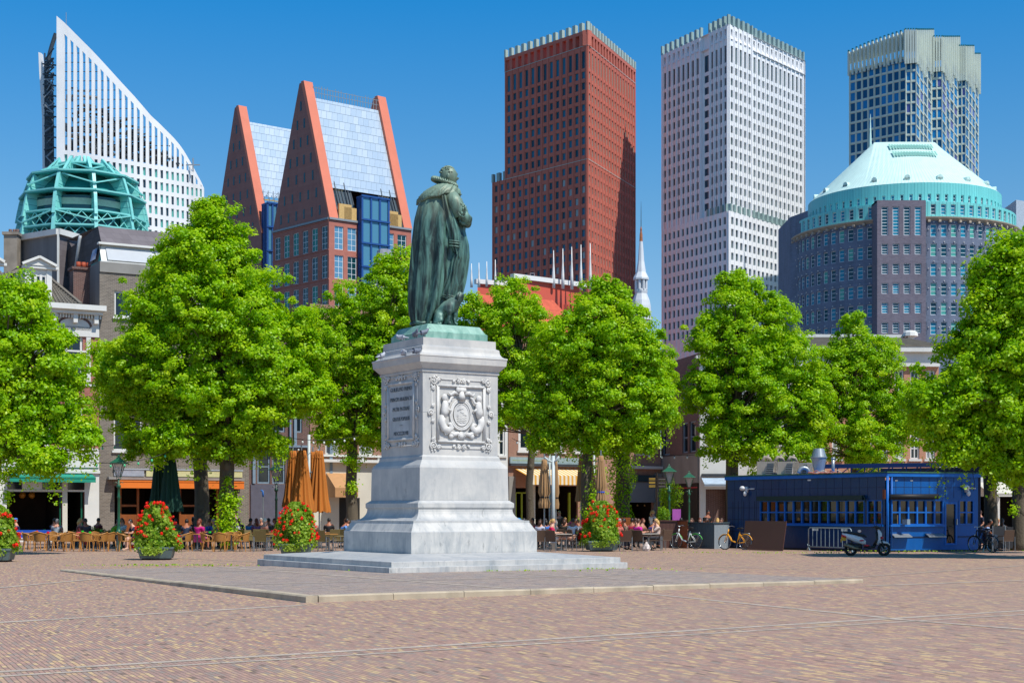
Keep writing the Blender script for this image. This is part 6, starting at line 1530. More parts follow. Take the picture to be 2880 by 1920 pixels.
for dx in (-.2, .05, .25): b.lathe([(.12, zc_(657)), (.11, zc_(645))], 8, (a.x+dx, 96, 0))
b.build('pot', m_dbk, tcn, True)
# ---- C: blue-grey painted front, D: white front with brown awning, E: brick behind the pedestal
def zof(px): return lambda py: fz(px, py)
z = zof(800)
r, o0 = house('blue_grey_house', 'shaded house with blue-grey painted windows and grey ground floor, behind the ochre parasols', ft(700), ft(870), z(900), m_dbk, [(z(1360), z(1265), [(ft(724), ft(760)), (ft(766), ft(802)), (ft(808), ft(828))]), (z(1215), z(1120), [(ft(724), ft(760)), (ft(766), ft(802)), (ft(825), ft(850))])], wf=m_bluegr, glasses=(g_w,), sill=False)
fbox('ground_floor_front', r, 0.1, ft(868)-ft(700), -.08, -.003, 0, z(1362), M('violet_grey_paint', '#5b5966', .6), o0); fbox('cornice', r, 0, ft(868)-ft(700), -.4, -.003, z(1262)+.1, z(1256)+.1, m_bluegr, o0)
for x in (.2, 2.9, 5.3): fbox('pilaster', r, x, x+.18, -.14, -.09, z(1360), z(1120), m_bluegr, o0)
fbox('downpipe', r, ft(812)-ft(700), ft(816)-ft(700), -.2, -.1, 0, z(1000), m_bluegr, o0)
z = zof(960)
r, o0 = house('white_arched_house', 'house with white ground floor, brick band and brown box awning, left of the pedestal', ft(872), ft(1120), z(860), m_obk, [(z(1278), z(1180), [(ft(915), ft(955)), (ft(1010), ft(1050))]), (z(1130), z(1020), [(ft(915), ft(955)), (ft(1010), ft(1050))])], wf=m_white, glasses=(g_w, g_wc), nx=2, nz=3)
o_ = o0; b = MB().frame(o0, FD); Wd = ft(1120)-ft(872)
wall_holes(b, 0, Wd, 0, z(1298), [(ft(952)-ft(872), ft(1010)-ft(872), .02, 2.6)], .02, yf=-.1); b.build('ground_floor_front', m_cream, r)
fbox('balcony_band', r, 0, Wd, -.5, -.003, z(1300), z(1292), m_white, o0); fbox('string_course', r, 0, Wd, -.2, -.003, z(1284), z(1278), m_white, o0)
for i in range(9): fbox('band_block', r, .2+i*1.1, .32+i*1.1, -.12, -.003, z(1292), z(1284), m_white, o0)
fbox('doorway', r, ft(953)-ft(872), ft(1009)-ft(872), -.08, 0.02, .02, 2.58, m_shop, o0)
b = MB().frame(o0, FD); xa, xb = ft(916)-ft(872), ft(980)-ft(872); zA, zB, zC = z(1372), z(1330), z(1398)
b.add([(xa,-.1,zB),(xb,-.1,zB),(xb,-1.5,zA),(xa,-1.5,zA)], [(0,1,2,3)]); b.add([(xa,-1.5,zA),(xb,-1.5,zA),(xb,-1.5,zC),(xa,-1.5,zC)], [(0,1,2,3)]); b.add([(xa,-.1,zB),(xa,-1.5,zA),(xa,-1.5,zC),(xa,-.1,zC)], [(0,1,2,3)]); b.add([(xb,-.1,zB),(xb,-1.5,zA),(xb,-1.5,zC),(xb,-.1,zC)], [(3,2,1,0)])
aw = b.build('awning', m_awb, r); text('ILS', .42, 1.2, o0 + FD*((xa+xb)/2) - Vector((0,0,1)).cross(FD)*1.52 + Vector((0,0,zC+.12)), FD, FN, M('awning_lettering', '#6d4b2e', .7), aw, 'lettering', .004)
z = zof(1300)
house('hidden_brick_house', 'brown brick house mostly hidden behind the pedestal', ft(1122), ft(1395), z(960), m_dbk, [(z(1280), z(1190), [(ft(1150), ft(1185)), (ft(1220), ft(1255)), (ft(1350), ft(1380))])], wf=m_white, glasses=(g_w,))
r_, o_ = house('white_narrow_house', 'narrow white-rendered house just right of the pedestal', ft(1397), ft(1428), zof(1410)(1010), m_white, [(zof(1410)(1280), zof(1410)(1200), [(ft(1404), ft(1420))])], wf=m_white, glasses=(g_w,), ground=[(ft(1402), ft(1424), .02, 2.6)])
z = zof(1520)
r, o0 = house('brick_cafe_house', 'brown brick house with pale shop board and yellow striped awning, right of the pedestal', ft(1430), ft(1640), z(930), m_obk, [(z(1268), z(1195), [(ft(1458), ft(1507)), (ft(1537), ft(1586)), (ft(1614), ft(1636))]), (z(1130), z(1040), [(ft(1458), ft(1505)), (ft(1535), ft(1582)), (ft(1612), ft(1636))])], wf=m_white, glasses=(g_w,), ground=[(ft(1449), ft(1490), .02, z(1372)), (ft(1500), ft(1625), .02, z(1366))], nz=1, fw=.22)
Xe = lambda px: ft(px) - ft(1430)
fbox('shop_board', r, 0.05, Xe(1632), -.18, -.003, z(1304), z(1286), M('pale_blue_grey_board', '#90a3a4', .5), o0); fbox('board_ledge', r, 0.05, Xe(1632), -.3, -.003, z(1311), z(1305), m_dgrey, o0); fbox('green_line', r, Xe(1437), Xe(1520), -.19, -.182, z(1296), z(1295), m_lime, o0)
awning('awning', r, o0, Xe(1446), Xe(1628), z(1338), z(1318), 1.6, m_awy, .62, mat2=m_aww, folds_=32)
for a, c in ((1450, 1453), (1467, 1470), (1486, 1489), (1600, 1605)): fbox('door_frame', r, Xe(a), Xe(c), .02, .15, .02, z(1384), m_lime, o0)
fbox('door_frame', r, Xe(1449), Xe(1490), .02, .15, z(1387), z(1384), m_lime, o0); fbox('pillar', r, Xe(1490), Xe(1503), -.12, -.003, 0, z(1340), m_cream, o0); fbox('pillar', r, Xe(1430), Xe(1448), -.1, -.003, 0, z(1340), m_gstone, o0)
b = MB().frame(o0, FD); b.add([(0,-.3,z(930)),(Xe(1640),-.3,z(930)),(Xe(1640),4,z(930)+2.8),(0,4,z(930)+2.8)], [(0,1,2,3)]); b.build('roof', m_tileo, r)
# steep orange roof glimpsed between the crowns
t = thing('orange_roof_house', 'house with bright orange tiled roof glimpsed through the tree right of the pedestal', 'building', P(1480, 112)); b = MB(); a, c2 = P(1380, 110), P(1560, 116)
b.add([(a.x,a.y,Zh(1010,110)),(c2.x,c2.y,Zh(1010,116)),(c2.x-1,c2.y+4,Zh(870,116)),(a.x+1,a.y+4,Zh(870,110))], [(0,1,2,3)]); b.build('roof', m_tileo, t)
b = MB(); b.prism([(a.x+.2,a.y+.2),(c2.x-.2,c2.y+.2),(c2.x-.2,c2.y+8),(a.x+.2,a.y+8)], 0, Zh(1012,112)); b.build('wall', m_dbk, t)
b = MB(); b.box(a.x+2.4, a.x+3.6, 110.6, 113, Zh(985,110), Zh(945,110)); b.build('dormer', m_white, t)
z = zof(1800)
r, o0 = house('grey_blind_house', 'pink-brown brick house with wide grey shop blind behind the ivy-clad trunk', ft(1642), ft(1858), z(1012), brick_mat('pink_brick', '#a8705f', '#b8806c', '#b9a695', (.866, .5)), [(z(1275), z(1190), [(ft(1660), ft(1690)), (ft(1720), ft(1750)), (ft(1800), ft(1828))]), (z(1140), z(1040), [(ft(1660), ft(1690)), (ft(1720), ft(1750)), (ft(1800), ft(1828))])], wf=m_white, glasses=(g_w,), ground=[(ft(1752), ft(1836), .5, z(1412))])
Xg = lambda px: ft(px) - ft(1642)
fbox('blind', r, Xg(1752), Xg(1838), -.16, -.003, z(1412), z(1355), M('grey_blind', '#85888c', .7, var=.04), o0); fbox('shop_board', r, Xg(1750), Xg(1842), -.25, -.003, z(1353), z(1336), M('dark_teal_board', '#2d4248', .5), o0); fbox('cornice', r, Xg(1745), Xg(1858), -.3, -.003, z(1318), z(1310), m_white, o0); fbox('pillar', r, Xg(1839), Xg(1857), -.2, -.003, 0, z(1330), m_gstone, o0)
for i in range(4): q = o0 + FD*Xg(1765 + i*20); b = MB(); b.ball((q.x+.3, q.y+1.2, z(1420)), .07, 8, 6); b.build('ceiling_spot', M('warm_lamp_glass', '#f2c98a', .4), r, True)
# ---- beyond the side street: shaded return, then the fronts on the right
o2 = P(1859, 108.6); d2 = (P(1968, 100.3) - o2).normalized(); a3 = lambda px: along((o2.x, o2.y), (d2.x, d2.y), px); L3_ = a3(1968)
zz = lambda py: Zh(py, 104.5)
r, o0 = house('grey_stone_house', 'dark house with grey stone ground floor behind the two right-hand street lamps', 0, L3_, zz(1010), m_dbk, [(zz(1275), zz(1190), [(a3(1862), a3(1884)), (a3(1919), a3(1934)), (a3(1939), a3(1957))]), (zz(1150), zz(1070), [(a3(1862), a3(1884)), (a3(1919), a3(1934)), (a3(1939), a3(1957))])], wf=m_bluegr, glasses=(g_w,), fo=o2, fd=d2, sill=False)
fbox('stone_front', r, 0, L3_-.1, -.12, -.003, zz(1360), zz(1280), m_gstone, o0, d2); fbox('shop_front', r, 0, L3_-.1, -.12, -.003, 0, zz(1362), m_shop, o0, d2); fbox('red_line', r, 0, L3_-.1, -.15, -.125, zz(1374), zz(1371), M('red_neon_strip', '#b0202c', .5), o0, d2)
OR_, DR_ = P(1968, 100), Vector((1, .04, 0)).normalized()
fr = lambda px: along((OR_.x, OR_.y), (DR_.x, DR_.y), px); zz = lambda py: Zh(py, 100.3)
def hs_(name, label, pa, pb, ytop, mat, ws, yrows, **k): return house(name, label, fr(pa), fr(pb), zz(ytop), mat, [(zz(b_), zz(a_), [(fr(x), fr(x+w_)) for x, w_ in ws]) for a_, b_ in yrows], fo=OR_, fd=DR_, **k)
r, o0 = hs_('white_shop_house', 'white house with a pale blue shop awning, directly left of the blue kiosk', 1969, 2105, 1005, m_white, [(1985,24),(2030,24),(2072,22)], [(1060,1120),(1170,1250)], wf=m_white, glasses=(g_w, g_wc), ground=[(fr(1985), fr(2045), .02, zz(1375)), (fr(2060), fr(2100), .02, zz(1375))])
awning('awning', r, o0, fr(1972)-fr(1969), fr(2062)-fr(1969), zz(1362), zz(1342), 1.3, M('pale_blue_awning', '#a3b4c4', .7), .12, d=DR_); fbox('shop_board', r, .1, fr(2060)-fr(1969), -.2, -.003, zz(1340), zz(1332), m_dgrey, o0, DR_)
b = MB().frame(o0, DR_); b.box(-.3, fr(2105)-fr(1969), -.35, .3, zz(1010), zz(1002)); b.build('cornice', m_white, r)
b = MB().frame(o0, DR_); b.add([(0,0,zz(1003)),(6,0,zz(1003)),(5,3.5,zz(965)),(1,3.5,zz(965))], [(0,1,2,3)]); b.build('roof', m_slate2, r)
hs_('cream_house', 'cream rendered house behind the tree left of the kiosk roof', 2106, 2235, 985, m_cream, [(2118,24),(2160,24),(2200,22)], [(1030,1100),(1160,1250)], wf=m_white, glasses=(g_w,))
r, o0 = hs_('long_orange_brick_house', 'long orange brick house with white cornice, tiled roof and roof vents, above the kiosk', 2236, 2640, 985, m_sbk, [(2252+i*44, 26) for i in range(9)], [(1040,1130),(1200,1290)], wf=m_white, glasses=(g_w, g_wc), depth=10, nx=2, nz=3)
Wl = fr(2640)-fr(2236)
b = MB().frame(o0, DR_); b.box(-.4, Wl+.3, -.6, .2, zz(990), zz(975)); b.box(-.1, Wl, -.25, -.003, zz(1030), zz(990)); b.box(0, Wl, -.12, -.003, zz(1155), zz(1140)); b.build('cornice', m_white, r)
b = MB().frame(o0, DR_); b.add([(-.4,-.55,zz(975)),(Wl+.2,-.55,zz(975)),(Wl-1,4.5,zz(928)),(.6,4.5,zz(928))], [(0,1,2,3)])
for i in range(14): h = i/14; b.bar((-.4+h, -.6+5*h, zz(975)+(zz(928)-zz(975))*h+.03), (Wl+.2-1.2*h, -.6+5*h, zz(975)+(zz(928)-zz(975))*h+.03), .07, .1)
b.build('roof', m_tile, r); b = MB().frame(o0, DR_); b.box(.6, Wl-1, 4.3, 4.6, zz(929), zz(918)); b.build('ridge_trim', m_white, r)
for px_ in (2222, 2613):
 b = MB().frame(o0, DR_); x = fr(px_)-fr(2236); b.box(x-.22, x+.22, 3.9, 4.4, zz(935), zz(923)); b.lathe([(.55, zz(924)), (.5, zz(913)), (.3, zz(908)), (.02, zz(906))], 10, (x, 4.1, 0)); b.build('roof_vent', m_white, r)
r, o0 = hs_('white_terrace_house', 'pale house with glazed upper floors and cream awning behind the terrace at right edge', 2642, 2960, 1120, m_white, [(2655+i*50, 34) for i in range(6)], [(1190,1225),(1245,1290)], wf=m_white, glasses=(g_wb, g_wc), ground=[(fr(2755), fr(2800), .02, zz(1395)), (fr(2812), fr(2940), .02, zz(1395))], nx=2, nz=2)
awning('awning', r, o0, fr(2745)-fr(2642), fr(2830)-fr(2642), zz(1388), zz(1355), 2.4, m_cream, .2, d=DR_)
# ================================================================ BLUE KIOSK
def kmat(name, col, rough):
 k = NT(name); k.b.inputs['Roughness'].default_value = rough; k.b.inputs['Specular IOR Level'].default_value = .3
 v = k.n('TexCoord').outputs['Object']; n = k.ramp(k.noise(k.scaled(v, (1, 1, .25)), 1.6, 6, .6), [(.3, 0), (.7, 1)]); c = L(col)
 base = k.mix(n, tuple(x*.88 for x in c), tuple(x*1.12 for x in c))
 s_ = k.n('SeparateXYZ'); k.l(v, s_.inputs[0])
 ch = k.ramp(k.noise(v, 16, 4, .7), [(.70, 0), (.74, 1)]); lo = k.ramp(k.math('DIVIDE', s_.outputs[2], 3.4), [(.0, 1), (.06, .5), (.12, 0.02), (.34, .1), (.37, .0), (1, .05)])
 base = k.mix(k.math('MULTIPLY', ch, lo), base, L('#c3ccd2'))
 st = k.ramp(k.noise(k.scaled(v, (3, 3, .12)), 3, 5), [(.55, 0), (.8, 1)]); base = k.mix(k.math('MULTIPLY', st, .15), base, L('#4b86c8'))
 k.l(base, k.b.inputs['Base Color']); k.bump(k.noise(v, 2.2, 2), .01); return k.m
m_kb = kmat('blue_enamel', '#0858a2', .35); m_kf = kmat('light_blue_frame', '#1466bc', .4); m_kd = M('deep_blue_panel', '#063765', .3, var=.1, sc=.8, bump=.02, bsc=1.2); m_blk = M('black_rubber_cloth', '#141416', .6, var=.3)
m_gal = M('galvanised_steel', '#a7adb0', .4, metal=.6, var=.12, sc=2); m_ac = M('beige_sheet_metal', '#b5ac9d', .5, var=.08); m_grill = M('grille', '#3d4348', .6)
m_rustp = M('rusty_patch', '#7a4128', .8); g_k = glass('kiosk_glass', '#141a1a', .04, .7); m_camw = M('white_plastic', '#dcdcdc', .4)
KC, KL_, KR_ = Vector((15.9, 64, 0)), Vector((10.2, 71.5, 0)), Vector((20.2, 65.5, 0)); KH = 3.34
kd1, kd2 = (KC - KL_).normalized(), (KR_ - KC).normalized(); i1, i2 = Vector((0,0,1)).cross(kd1), Vector((0,0,1)).cross(kd2); l1, l2 = (KC-KL_).length, (KR_-KC).length
kio = thing('blue_kiosk', 'blue metal kiosk with many-paned windows, ventilation units and cowl on its flat roof', 'kiosk', KC)
a1 = lambda px: along((KL_.x, KL_.y), (kd1.x, kd1.y), px); a2 = lambda px: along((KC.x, KC.y), (kd2.x, kd2.y), px)
zk = lambda py: Zh(py, 64.6)
zw0, zw1 = 1.17, 2.2
b = MB().frame(KL_, kd1); n1 = 12; wa, wb_ = a1(2138), a1(2432); wc_, wd_ = a1(2440), a1(2482)
wall_holes(b, 0, l1 - .12, .08, KH - .12, [(wa, wb_, zw0, zw1), (wc_, wd_, zw0, zw1)], .1)
b.build('left_wall', m_kd, kio)
b = MB().frame(KC, kd2); va, vb = a2(2505), a2(2652); da, dc_ = a2(2657), a2(2691); ea, eb = a2(2697), a2(2738)
wall_holes(b, .12, l2, .08, KH - .12, [(va, vb, zw0, zw1), (da, dc_, .28, zw1 - .08), (ea, eb, zw0, zw1)], .1)
b.fr = None; back = KL_ + i1*5.5; b2 = KR_ + i2*7
vwall(b, KR_, b2, .08, KH-.12); vwall(b, b2, back, .08, KH-.12); vwall(b, back, KL_, .08, KH-.12)
b.build('front_wall', m_kb, kio)
b = MB(); b.add([(p.x, p.y, KH) for p in (KL_ - kd1*.1 - i1*.1, KC - i1*.12 - i2*.1, KR_ + kd2*.1 - i2*.1, b2, back)], [(0,1,2,3,4)], 0)
b.frame(KL_, kd1); b.box(-.1, l1 + .06, -.1, .0, KH - .14, KH + .02); b.frame(KC, kd2); b.box(-.08, l2 + .1, -.12, .0, KH - .14, KH + .02); b.fr = None
b.build('roof_edge', m_kf, kio)
m_moss = M('green_weathered_edge', '#3d6b4a', .8, var=.3, sc=4); b = MB(); b.frame(KL_, kd1); b.box(-.1, l1 + .06, -.13, -.02, KH + .02, KH + .07); b.frame(KC, kd2); b.box(-.1, l2 + .1, -.15, -.02, KH + .02, KH + .07); b.fr = None; b.build('roof_trim', m_moss, kio)
b = MB().frame(KL_, kd1); b.box(.02, l1 - .1, .05, 5, 0, .08); b.frame(KC, kd2); b.box(.1, l2, .04, 5, 0, .08); b.fr = None; b.build('plinth', m_dgrey, kio)
# seams between the wall panels
b = MB().frame(KL_, kd1); n = 20
for i in range(1, n): x = (l1-.12)*i/n; b.box(x-.008, x+.008, -.006, -.001, zw1 if wa-.2 < x else .1, KH - .15)
for z in (2.75,): b.box(0, l1-.12, -.006, -.001, z-.008, z+.008)
for i in range(1, 6): x = wa*i/6; b.box(x-.012, x+.012, -.008, -.001, .1, zw1)
for z in (1.9, 1.35, .8): b.box(0, wa, -.008, -.001, z-.012, z+.012)
b.frame(KC, kd2)
for i in range(1, 11): x = l2*i/11; b.box(x-.008, x+.008, -.006, -.001, zw1 + .1, KH - .15)
b.box(.1, l2, -.006, -.001, 2.75, 2.765); b.box(.1, va+2.6, -.03, -.001, .62, .66); b.box(ea-.05, l2, -.03, -.001, .62, .66)
b.fr = None; b.build('panel_seam', M('dark_seam', '#081b3c', .6), kio)  # dark blue strips laid along the panel joints
def kwin(o, d, x0, x1, n, mat, name='window', z0=zw0, z1=zw1, rows=2):
 w_ = (x1-x0)/n
 for i in range(n):
  b = MB().frame(o, d); x = x0 + w_*i; h = (z1-z0)/rows
  for j in range(rows):
   b.box(x+.035, x+w_-.035, .06, .075, z0+h*j+.03, z0+h*(j+1)-.03, 1)
  b.box(x, x+.035, -.03, .08, z0, z1); b.box(x+w_-.035, x+w_, -.03, .08, z0, z1)
  for j in range(rows+1): z = z0+h*j; b.box(x+.035, x+w_-.035, -.025, .08, max(z0, z-.03), min(z1, z+.03))
  b.build(name, [mat, g_k], kio)
kwin(KL_, kd1, wa, wb_, 12, m_kf); kwin(KL_, kd1, wc_, wd_, 2, m_kf); kwin(KC, kd2, va, vb, 6, m_kf); kwin(KC, kd2, ea, eb, 2, m_kf)
b = MB().frame(KL_, kd1); b.box(wa - .05, wd_ + .05, -.14, .0, zw0 - .09, zw0 - .005); b.frame(KC, kd2); b.box(va - .08, vb + .04, -.14, .0, zw0 - .09, zw0 - .005); b.fr = None; b.build('window_sill', m_kf, kio)
b = MB().frame(KC, kd2); b.box(da, da+.07, -.02, .1, .28, zw1-.08); b.box(dc_-.07, dc_, -.02, .1, .28, zw1-.08); b.box(da+.07, dc_-.07, -.02, .1, zw1-.16, zw1-.08); b.box(da+.07, dc_-.07, -.02, .1, .28, .36); b.box(da+.07, dc_-.07, .05, .07, .36, zw1-.16, 1)
dr_ = b.build('door', [m_kf, g_k], kio); b = MB().frame(KC, kd2); b.box(dc_-.06, dc_-.02, -.09, -.02, 1.15, 1.4); b.build('handle', m_gal, dr_)
# back room seen through the glass
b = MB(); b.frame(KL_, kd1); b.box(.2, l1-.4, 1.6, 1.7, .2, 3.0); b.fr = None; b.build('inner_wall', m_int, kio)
rr = random.Random(2)
gm = [m_camw, M('red_box', '#b01c22', .5), m_ply, m_bluegr]
for o_, e_, x0_, n, st in ((KL_, kd1, wa + .2, 16, .5), (KC, kd2, va + .15, 9, .3)):
 for i in range(n): x = x0_ + i*st; b = MB().frame(o_, e_); b.box(x, x + rr.uniform(.12, .3), .5, .7, 1.17, 1.17 + rr.uniform(.1, .45)); b.build('goods_inside', rr.choice(gm), kio)
# rolled blinds, corner pipe, shelves, cameras, lettering plates
b = MB().frame(KC, kd2); b.tube([(.02,-.16,2.34),(a2(2632),-.16,2.36)], .115, 12); b.build('rolled_awning', m_blk, kio, True)
b = MB().frame(KL_, kd1); b.box(wa-.05, wb_+.0, -.2, -.0, zw1+.02, zw1+.22); b.tube([(wb_, -.12, zw1+.2),(wb_+.12,-.14,zw1+.1),(wb_+.14,-.14,zw1-.1)], .03, 6); b.build('awning_box', M('dark_green_cloth', '#12302f', .6), kio)
b = MB(); b.tube([KC + Vector((-.02,-.1,.15)), KC + Vector((-.02,-.1,KH-.1))], .06, 10); b.tube([KC + Vector((.18,-.02,.15)), KC + Vector((.18,-.02,KH-.1))], .035, 8); b.build('corner_pipe', m_kf, kio, True)
b = MB().frame(KL_, kd1); b.box(l1-.22, l1-.1, -.05, -.0, zw1+.05, zw1+.45); b.build('rusty_bracket', m_rustp, kio)
for pa, pb in ((2505, 2555), (2602, 2651)): b = MB().frame(KC, kd2); x0, x1 = a2(pa), a2(pb); b.add([(x0,-.01,.78),(x1,-.01,.78),(x1,-.3,.66),(x0,-.3,.66),(x0,-.01,.75),(x1,-.01,.75),(x1,-.3,.63),(x0,-.3,.63)], [(0,1,2,3),(7,6,5,4),(3,2,6,7)]); b.build('shelf', m_gal, kio)
def seccam(o, d, x, z, nm='security_camera'):
 b = MB().frame(o, d); b.box(x, x+.16, -.12, 0, z, z+.28); b.ball((x-.04, -.2, z+.2), (.15,.12,.11), 10, 8); b.ball((x+.1, -.16, z-.05), (.09,.09,.12), 10, 8); b.box(x+.16, x+.55, -.05, 0, z+.15, z+.2); b.build(nm, m_camw, kio, True)
seccam(KL_, kd1, a1(2098), 2.6); seccam(KC, kd2, a2(2712), 2.55)
b = MB().frame(KC, kd2)
for px_ in (2517, 2560): b.box(a2(px_), a2(px_)+.12, -.02, 0, 3.02, 3.06)
b.frame(KL_, kd1); b.box(a1(2272), a1(2281), -.02, 0, KH-.25, KH-.19); b.fr = None; b.build('plate', m_camw, kio)
b = MB().frame(KL_, kd1); b.ball((a1(2418), -.02, .88), (.1,.015,.06), 12, 6); b.ball((a1(2468), -.02, .82), (.09,.015,.05), 12, 6); b.build('sticker', m_camw, kio)
# roof equipment (rests on the roof)
def unit(pa, pb, pt, Y):
 q = P((pa+pb)/2, Y); w_ = (pb-pa)/F*Y; z0 = KH + .03; z1 = Zh(pt, Y)
 b = MB().frame(q, kd1 + Vector((.5, .2, 0))); x = w_*.42;
 b.add([(-x,-.35,z0+.1),(x,-.55,z0),(x,.5,z0),(-x,.5,z0),(-x-.03,-.3,z1),(x,-.3,z1),(x,.5,z1),(-x,.5,z1)], [(4,5,6,7),(1,2,6,5),(2,3,7,6),(3,0,4,7)], 0)
 b.box(-x, x, -.34, .5, z0, z1-.01); b.add([(x*.1,-.5,z0+.04),(x,-.5,z0+.04),(x*.95,-.36,z1-.1),(x*.2,-.36,z1-.1)], [(0,1,2,3)], 1)
 for i in range(6): t_ = i/6; b.bar((x*.12, -.52+.14*t_, z0+.08+(z1-z0-.16)*t_), (x*.97, -.52+.14*t_, z0+.08+(z1-z0-.16)*t_), .02, m=2)
 b.fr = None; b.build('ventilation_unit', [m_ac, m_grill, m_gal], kio)
unit(2130, 2190, 1297, 70); unit(2188, 2242, 1297, 69); unit(2246, 2280, 1301, 69.5)
b = MB()
for i in range(3):
 q = P(2152 + i*36, 70); zt = KH + .72
 b.tube([q + Vector((-.15,0,zt-.08)), q + Vector((0,0,zt+.18)), q + Vector((.2,0,zt+.12)), q + Vector((.3,0,zt-.02))], [.1,.09,.08,.05], 7)
 b.tube([q + Vector((.1,.05,zt)), q + Vector((.15,.02,zt+.3))], .05, 6)
b.build('cable_coil', M('mixed_cables', '#9a8f80', .7, var=.5, sc=20), kio, True)
q = P(2303, 68.5); b = MB(); zf3 = lambda py: Zh(py, 68.5)
b.lathe([(.23, KH), (.23, zf3(1322)), (.34, zf3(1288)), (.375, zf3(1287)), (.375, zf3(1284.5)), (.34, zf3(1284)), (.22, zf3(1261)), (.2, zf3(1261)), (.02, zf3(1263))], 24, (q.x, q.y, 0)); b.build('exhaust_cowl', m_gal, kio)
b = MB(); q = P(2343, 67.5); b.tube([q + Vector((0,0,KH)), q + Vector((0,0,Zh(1289,67.5)))], .075, 12); b.tube([q + Vector((0,0,Zh(1291,67.5))), q + Vector((0,0,Zh(1286,67.5)))], .095, 12); b.build('flue_pipe', m_gal, kio, True)
b = MB(); q = P(2246, 68.3); pts = []
for i in range(9): a = math.pi*i/8; pts.append(q + Vector((.24 - .24*math.cos(a), 0, KH + .12 + .24*math.sin(a))))
b.tube(pts, .085, 10); b.build('bent_duct', m_gal, kio, True)
b = MB(); rr = random.Random(6)
for k in range(3):
 pts = [P(2272 + 82*i/12, 66.3 + k*.1, KH + .05 + .05*rr.random()) for i in range(13)]; b.tube(pts, .03, 6, m=k % 2)
for i in range(4): q = P(2290 + 20*i, 66.4); b.tube([q + Vector((-.15,0,KH+.06)), q + Vector((.1,0,KH+.16+.05*rr.random())), q + Vector((.3,0,KH+.05))], .02, 5, m=i % 2)
b.build('rope', [M('pink_rope', '#a86a5e', .8), M('dirty_white_cable', '#b5aa9a', .7)], kio, True)
# steel canopy truss at the back of the roof
b = MB(); pA, pB = P(2318, 72), P(2752, 68.5); zt, zb_ = Zh(1311, 72), KH + .05; zt2 = Zh(1305, 68.5)
b.bar((pA.x,pA.y,zt), (pB.x,pB.y,zt2), .13, .2); b.bar((pA.x,pA.y,zb_+.02), (pB.x,pB.y,zb_+.02), .08)
for i in range(11):
 t0_, t1_ = i/11, (i+1)/11; p, q = pA.lerp(pB, t0_), pA.lerp(pB, t1_)
 b.bar((p.x,p.y,zb_), (p.x,p.y,zt+(zt2-zt)*t0_), .05); b.bar((p.x,p.y,zb_), (q.x,q.y,zt+(zt2-zt)*t1_), .04)
b.bar((pB.x,pB.y,0), (pB.x,pB.y,zt2+.1), .16); b.bar((pB.x-.12,pB.y-2.6,2.3), (pB.x-.12,pB.y-2.6,zt2-.1), .05, m=1)
b.build('roof_truss', [M('navy_steel', '#112a52', .5), M('yellow_stripe', '#b89a2a', .6)], kio)
b = MB(); q, q2 = P(2478, 71.2), P(2750, 69.2); b.add([(q.x,q.y,KH),(q2.x,q2.y,KH),(q2.x,q2.y,zt2-.1),(q.x,q.y,zt-.12)], [(0,1,2,3)]); b.add([(q.x,q.y+.1,KH),(q2.x,q2.y+.1,KH),(q2.x,q2.y+.1,zt2-.1),(q.x,q.y+.1,zt-.12)], [(3,2,1,0)]); b.build('roof_screen', M('dark_navy_sheet', '#0b1a30', .6), kio)
b = MB()
for k in range(5):
 x0 = 2640 + 22*k; pts = [P(x0 + 5*i, 65 + .02*i, KH + .08 + .12*math.sin(i*1.3 + k*2) + .05*k % .2) for i in range(9)]; b.tube(pts, .012, 4)
b.tube([P(2712, 65.2, 3.5), P(2735, 65.1, 3.4), P(2742, 65.0, 2.9), P(2738, 65.0, 2.6)], .012, 4); b.build('loose_cable', m_blk, kio)
# ---------------------------------------------------------------- things leaning on or standing by the kiosk
m_brpan = M('brown_plywood', '#4f332b', .55, var=.06, sc=1)
o_ = KL_ - i1*.02
t = thing('plywood_board', 'large dark brown board leaning against the blue kiosk wall', 'board', KL_ + kd1*a1(2150) - i1*.3)
b = MB(); pa, pb, pc_, pd = P(2087, 67.9), P(2201, 65.2), P(2212, 65.9), P(2096, 68.6)
b.add([(pa.x,pa.y,.02),(pb.x,pb.y,.02),(pc_.x,pc_.y,1.3),(pd.x,pd.y,1.3)] + [(p.x+.03,p.y+.03,z) for p, z in ((pa,.02),(pb,.02),(pc_,1.3),(pd,1.3))], [(0,1,2,3),(7,6,5,4),(0,4,5,1),(1,5,6,2),(2,6,7,3),(3,7,4,0)]); b.build('board', m_brpan, t)
m_lg = M('light_grey_wood', '#8b969e', .6, var=.12, sc=2, streak=True); m_dg2 = M('slate_grey_paint', '#44565f', .6, var=.12, sc=1.5, streak=True)
def planterbox(name, label, pts, h, mats):
 t = thing(name, label, 'planter', pts[0]); b = MB(); n = len(pts)
 for i in range(n-1):
  a, c = pts[i], pts[i+1]; b.add([(a.x,a.y,0),(c.x,c.y,0),(c.x,c.y,h),(a.x,a.y,h)], [(0,1,2,3)], min(i, len(mats)-1))
  L3 = (c-a).length; nn_ = int(L3/.16)
  for j in range(1, nn_): p = a.lerp(c, j/nn_); b.bar((p.x,p.y-.004,.02), (p.x,p.y-.004,h-.02), .012, .01, m=min(i, len(mats)-1))
 b.build('side', mats, t)
 b = MB(); b.add([(p.x,p.y,h) for p in pts] + [(pts[-1].x,pts[-1].y+.8,h),(pts[0].x,pts[0].y+.8,h)], [tuple(range(n+2))])
 for i in range(n-1): b.bar((pts[i].x,pts[i].y,h+.02), (pts[i+1].x,pts[i+1].y,h+.02), .1, .05)
 b.build('rim', mats[0], t); return t
m_brb = M('brown_coated_board', '#5a3a30', .6, var=.08, sc=1.5); m_corten = M('rust_brown_end', '#94502e', .7, var=.15)
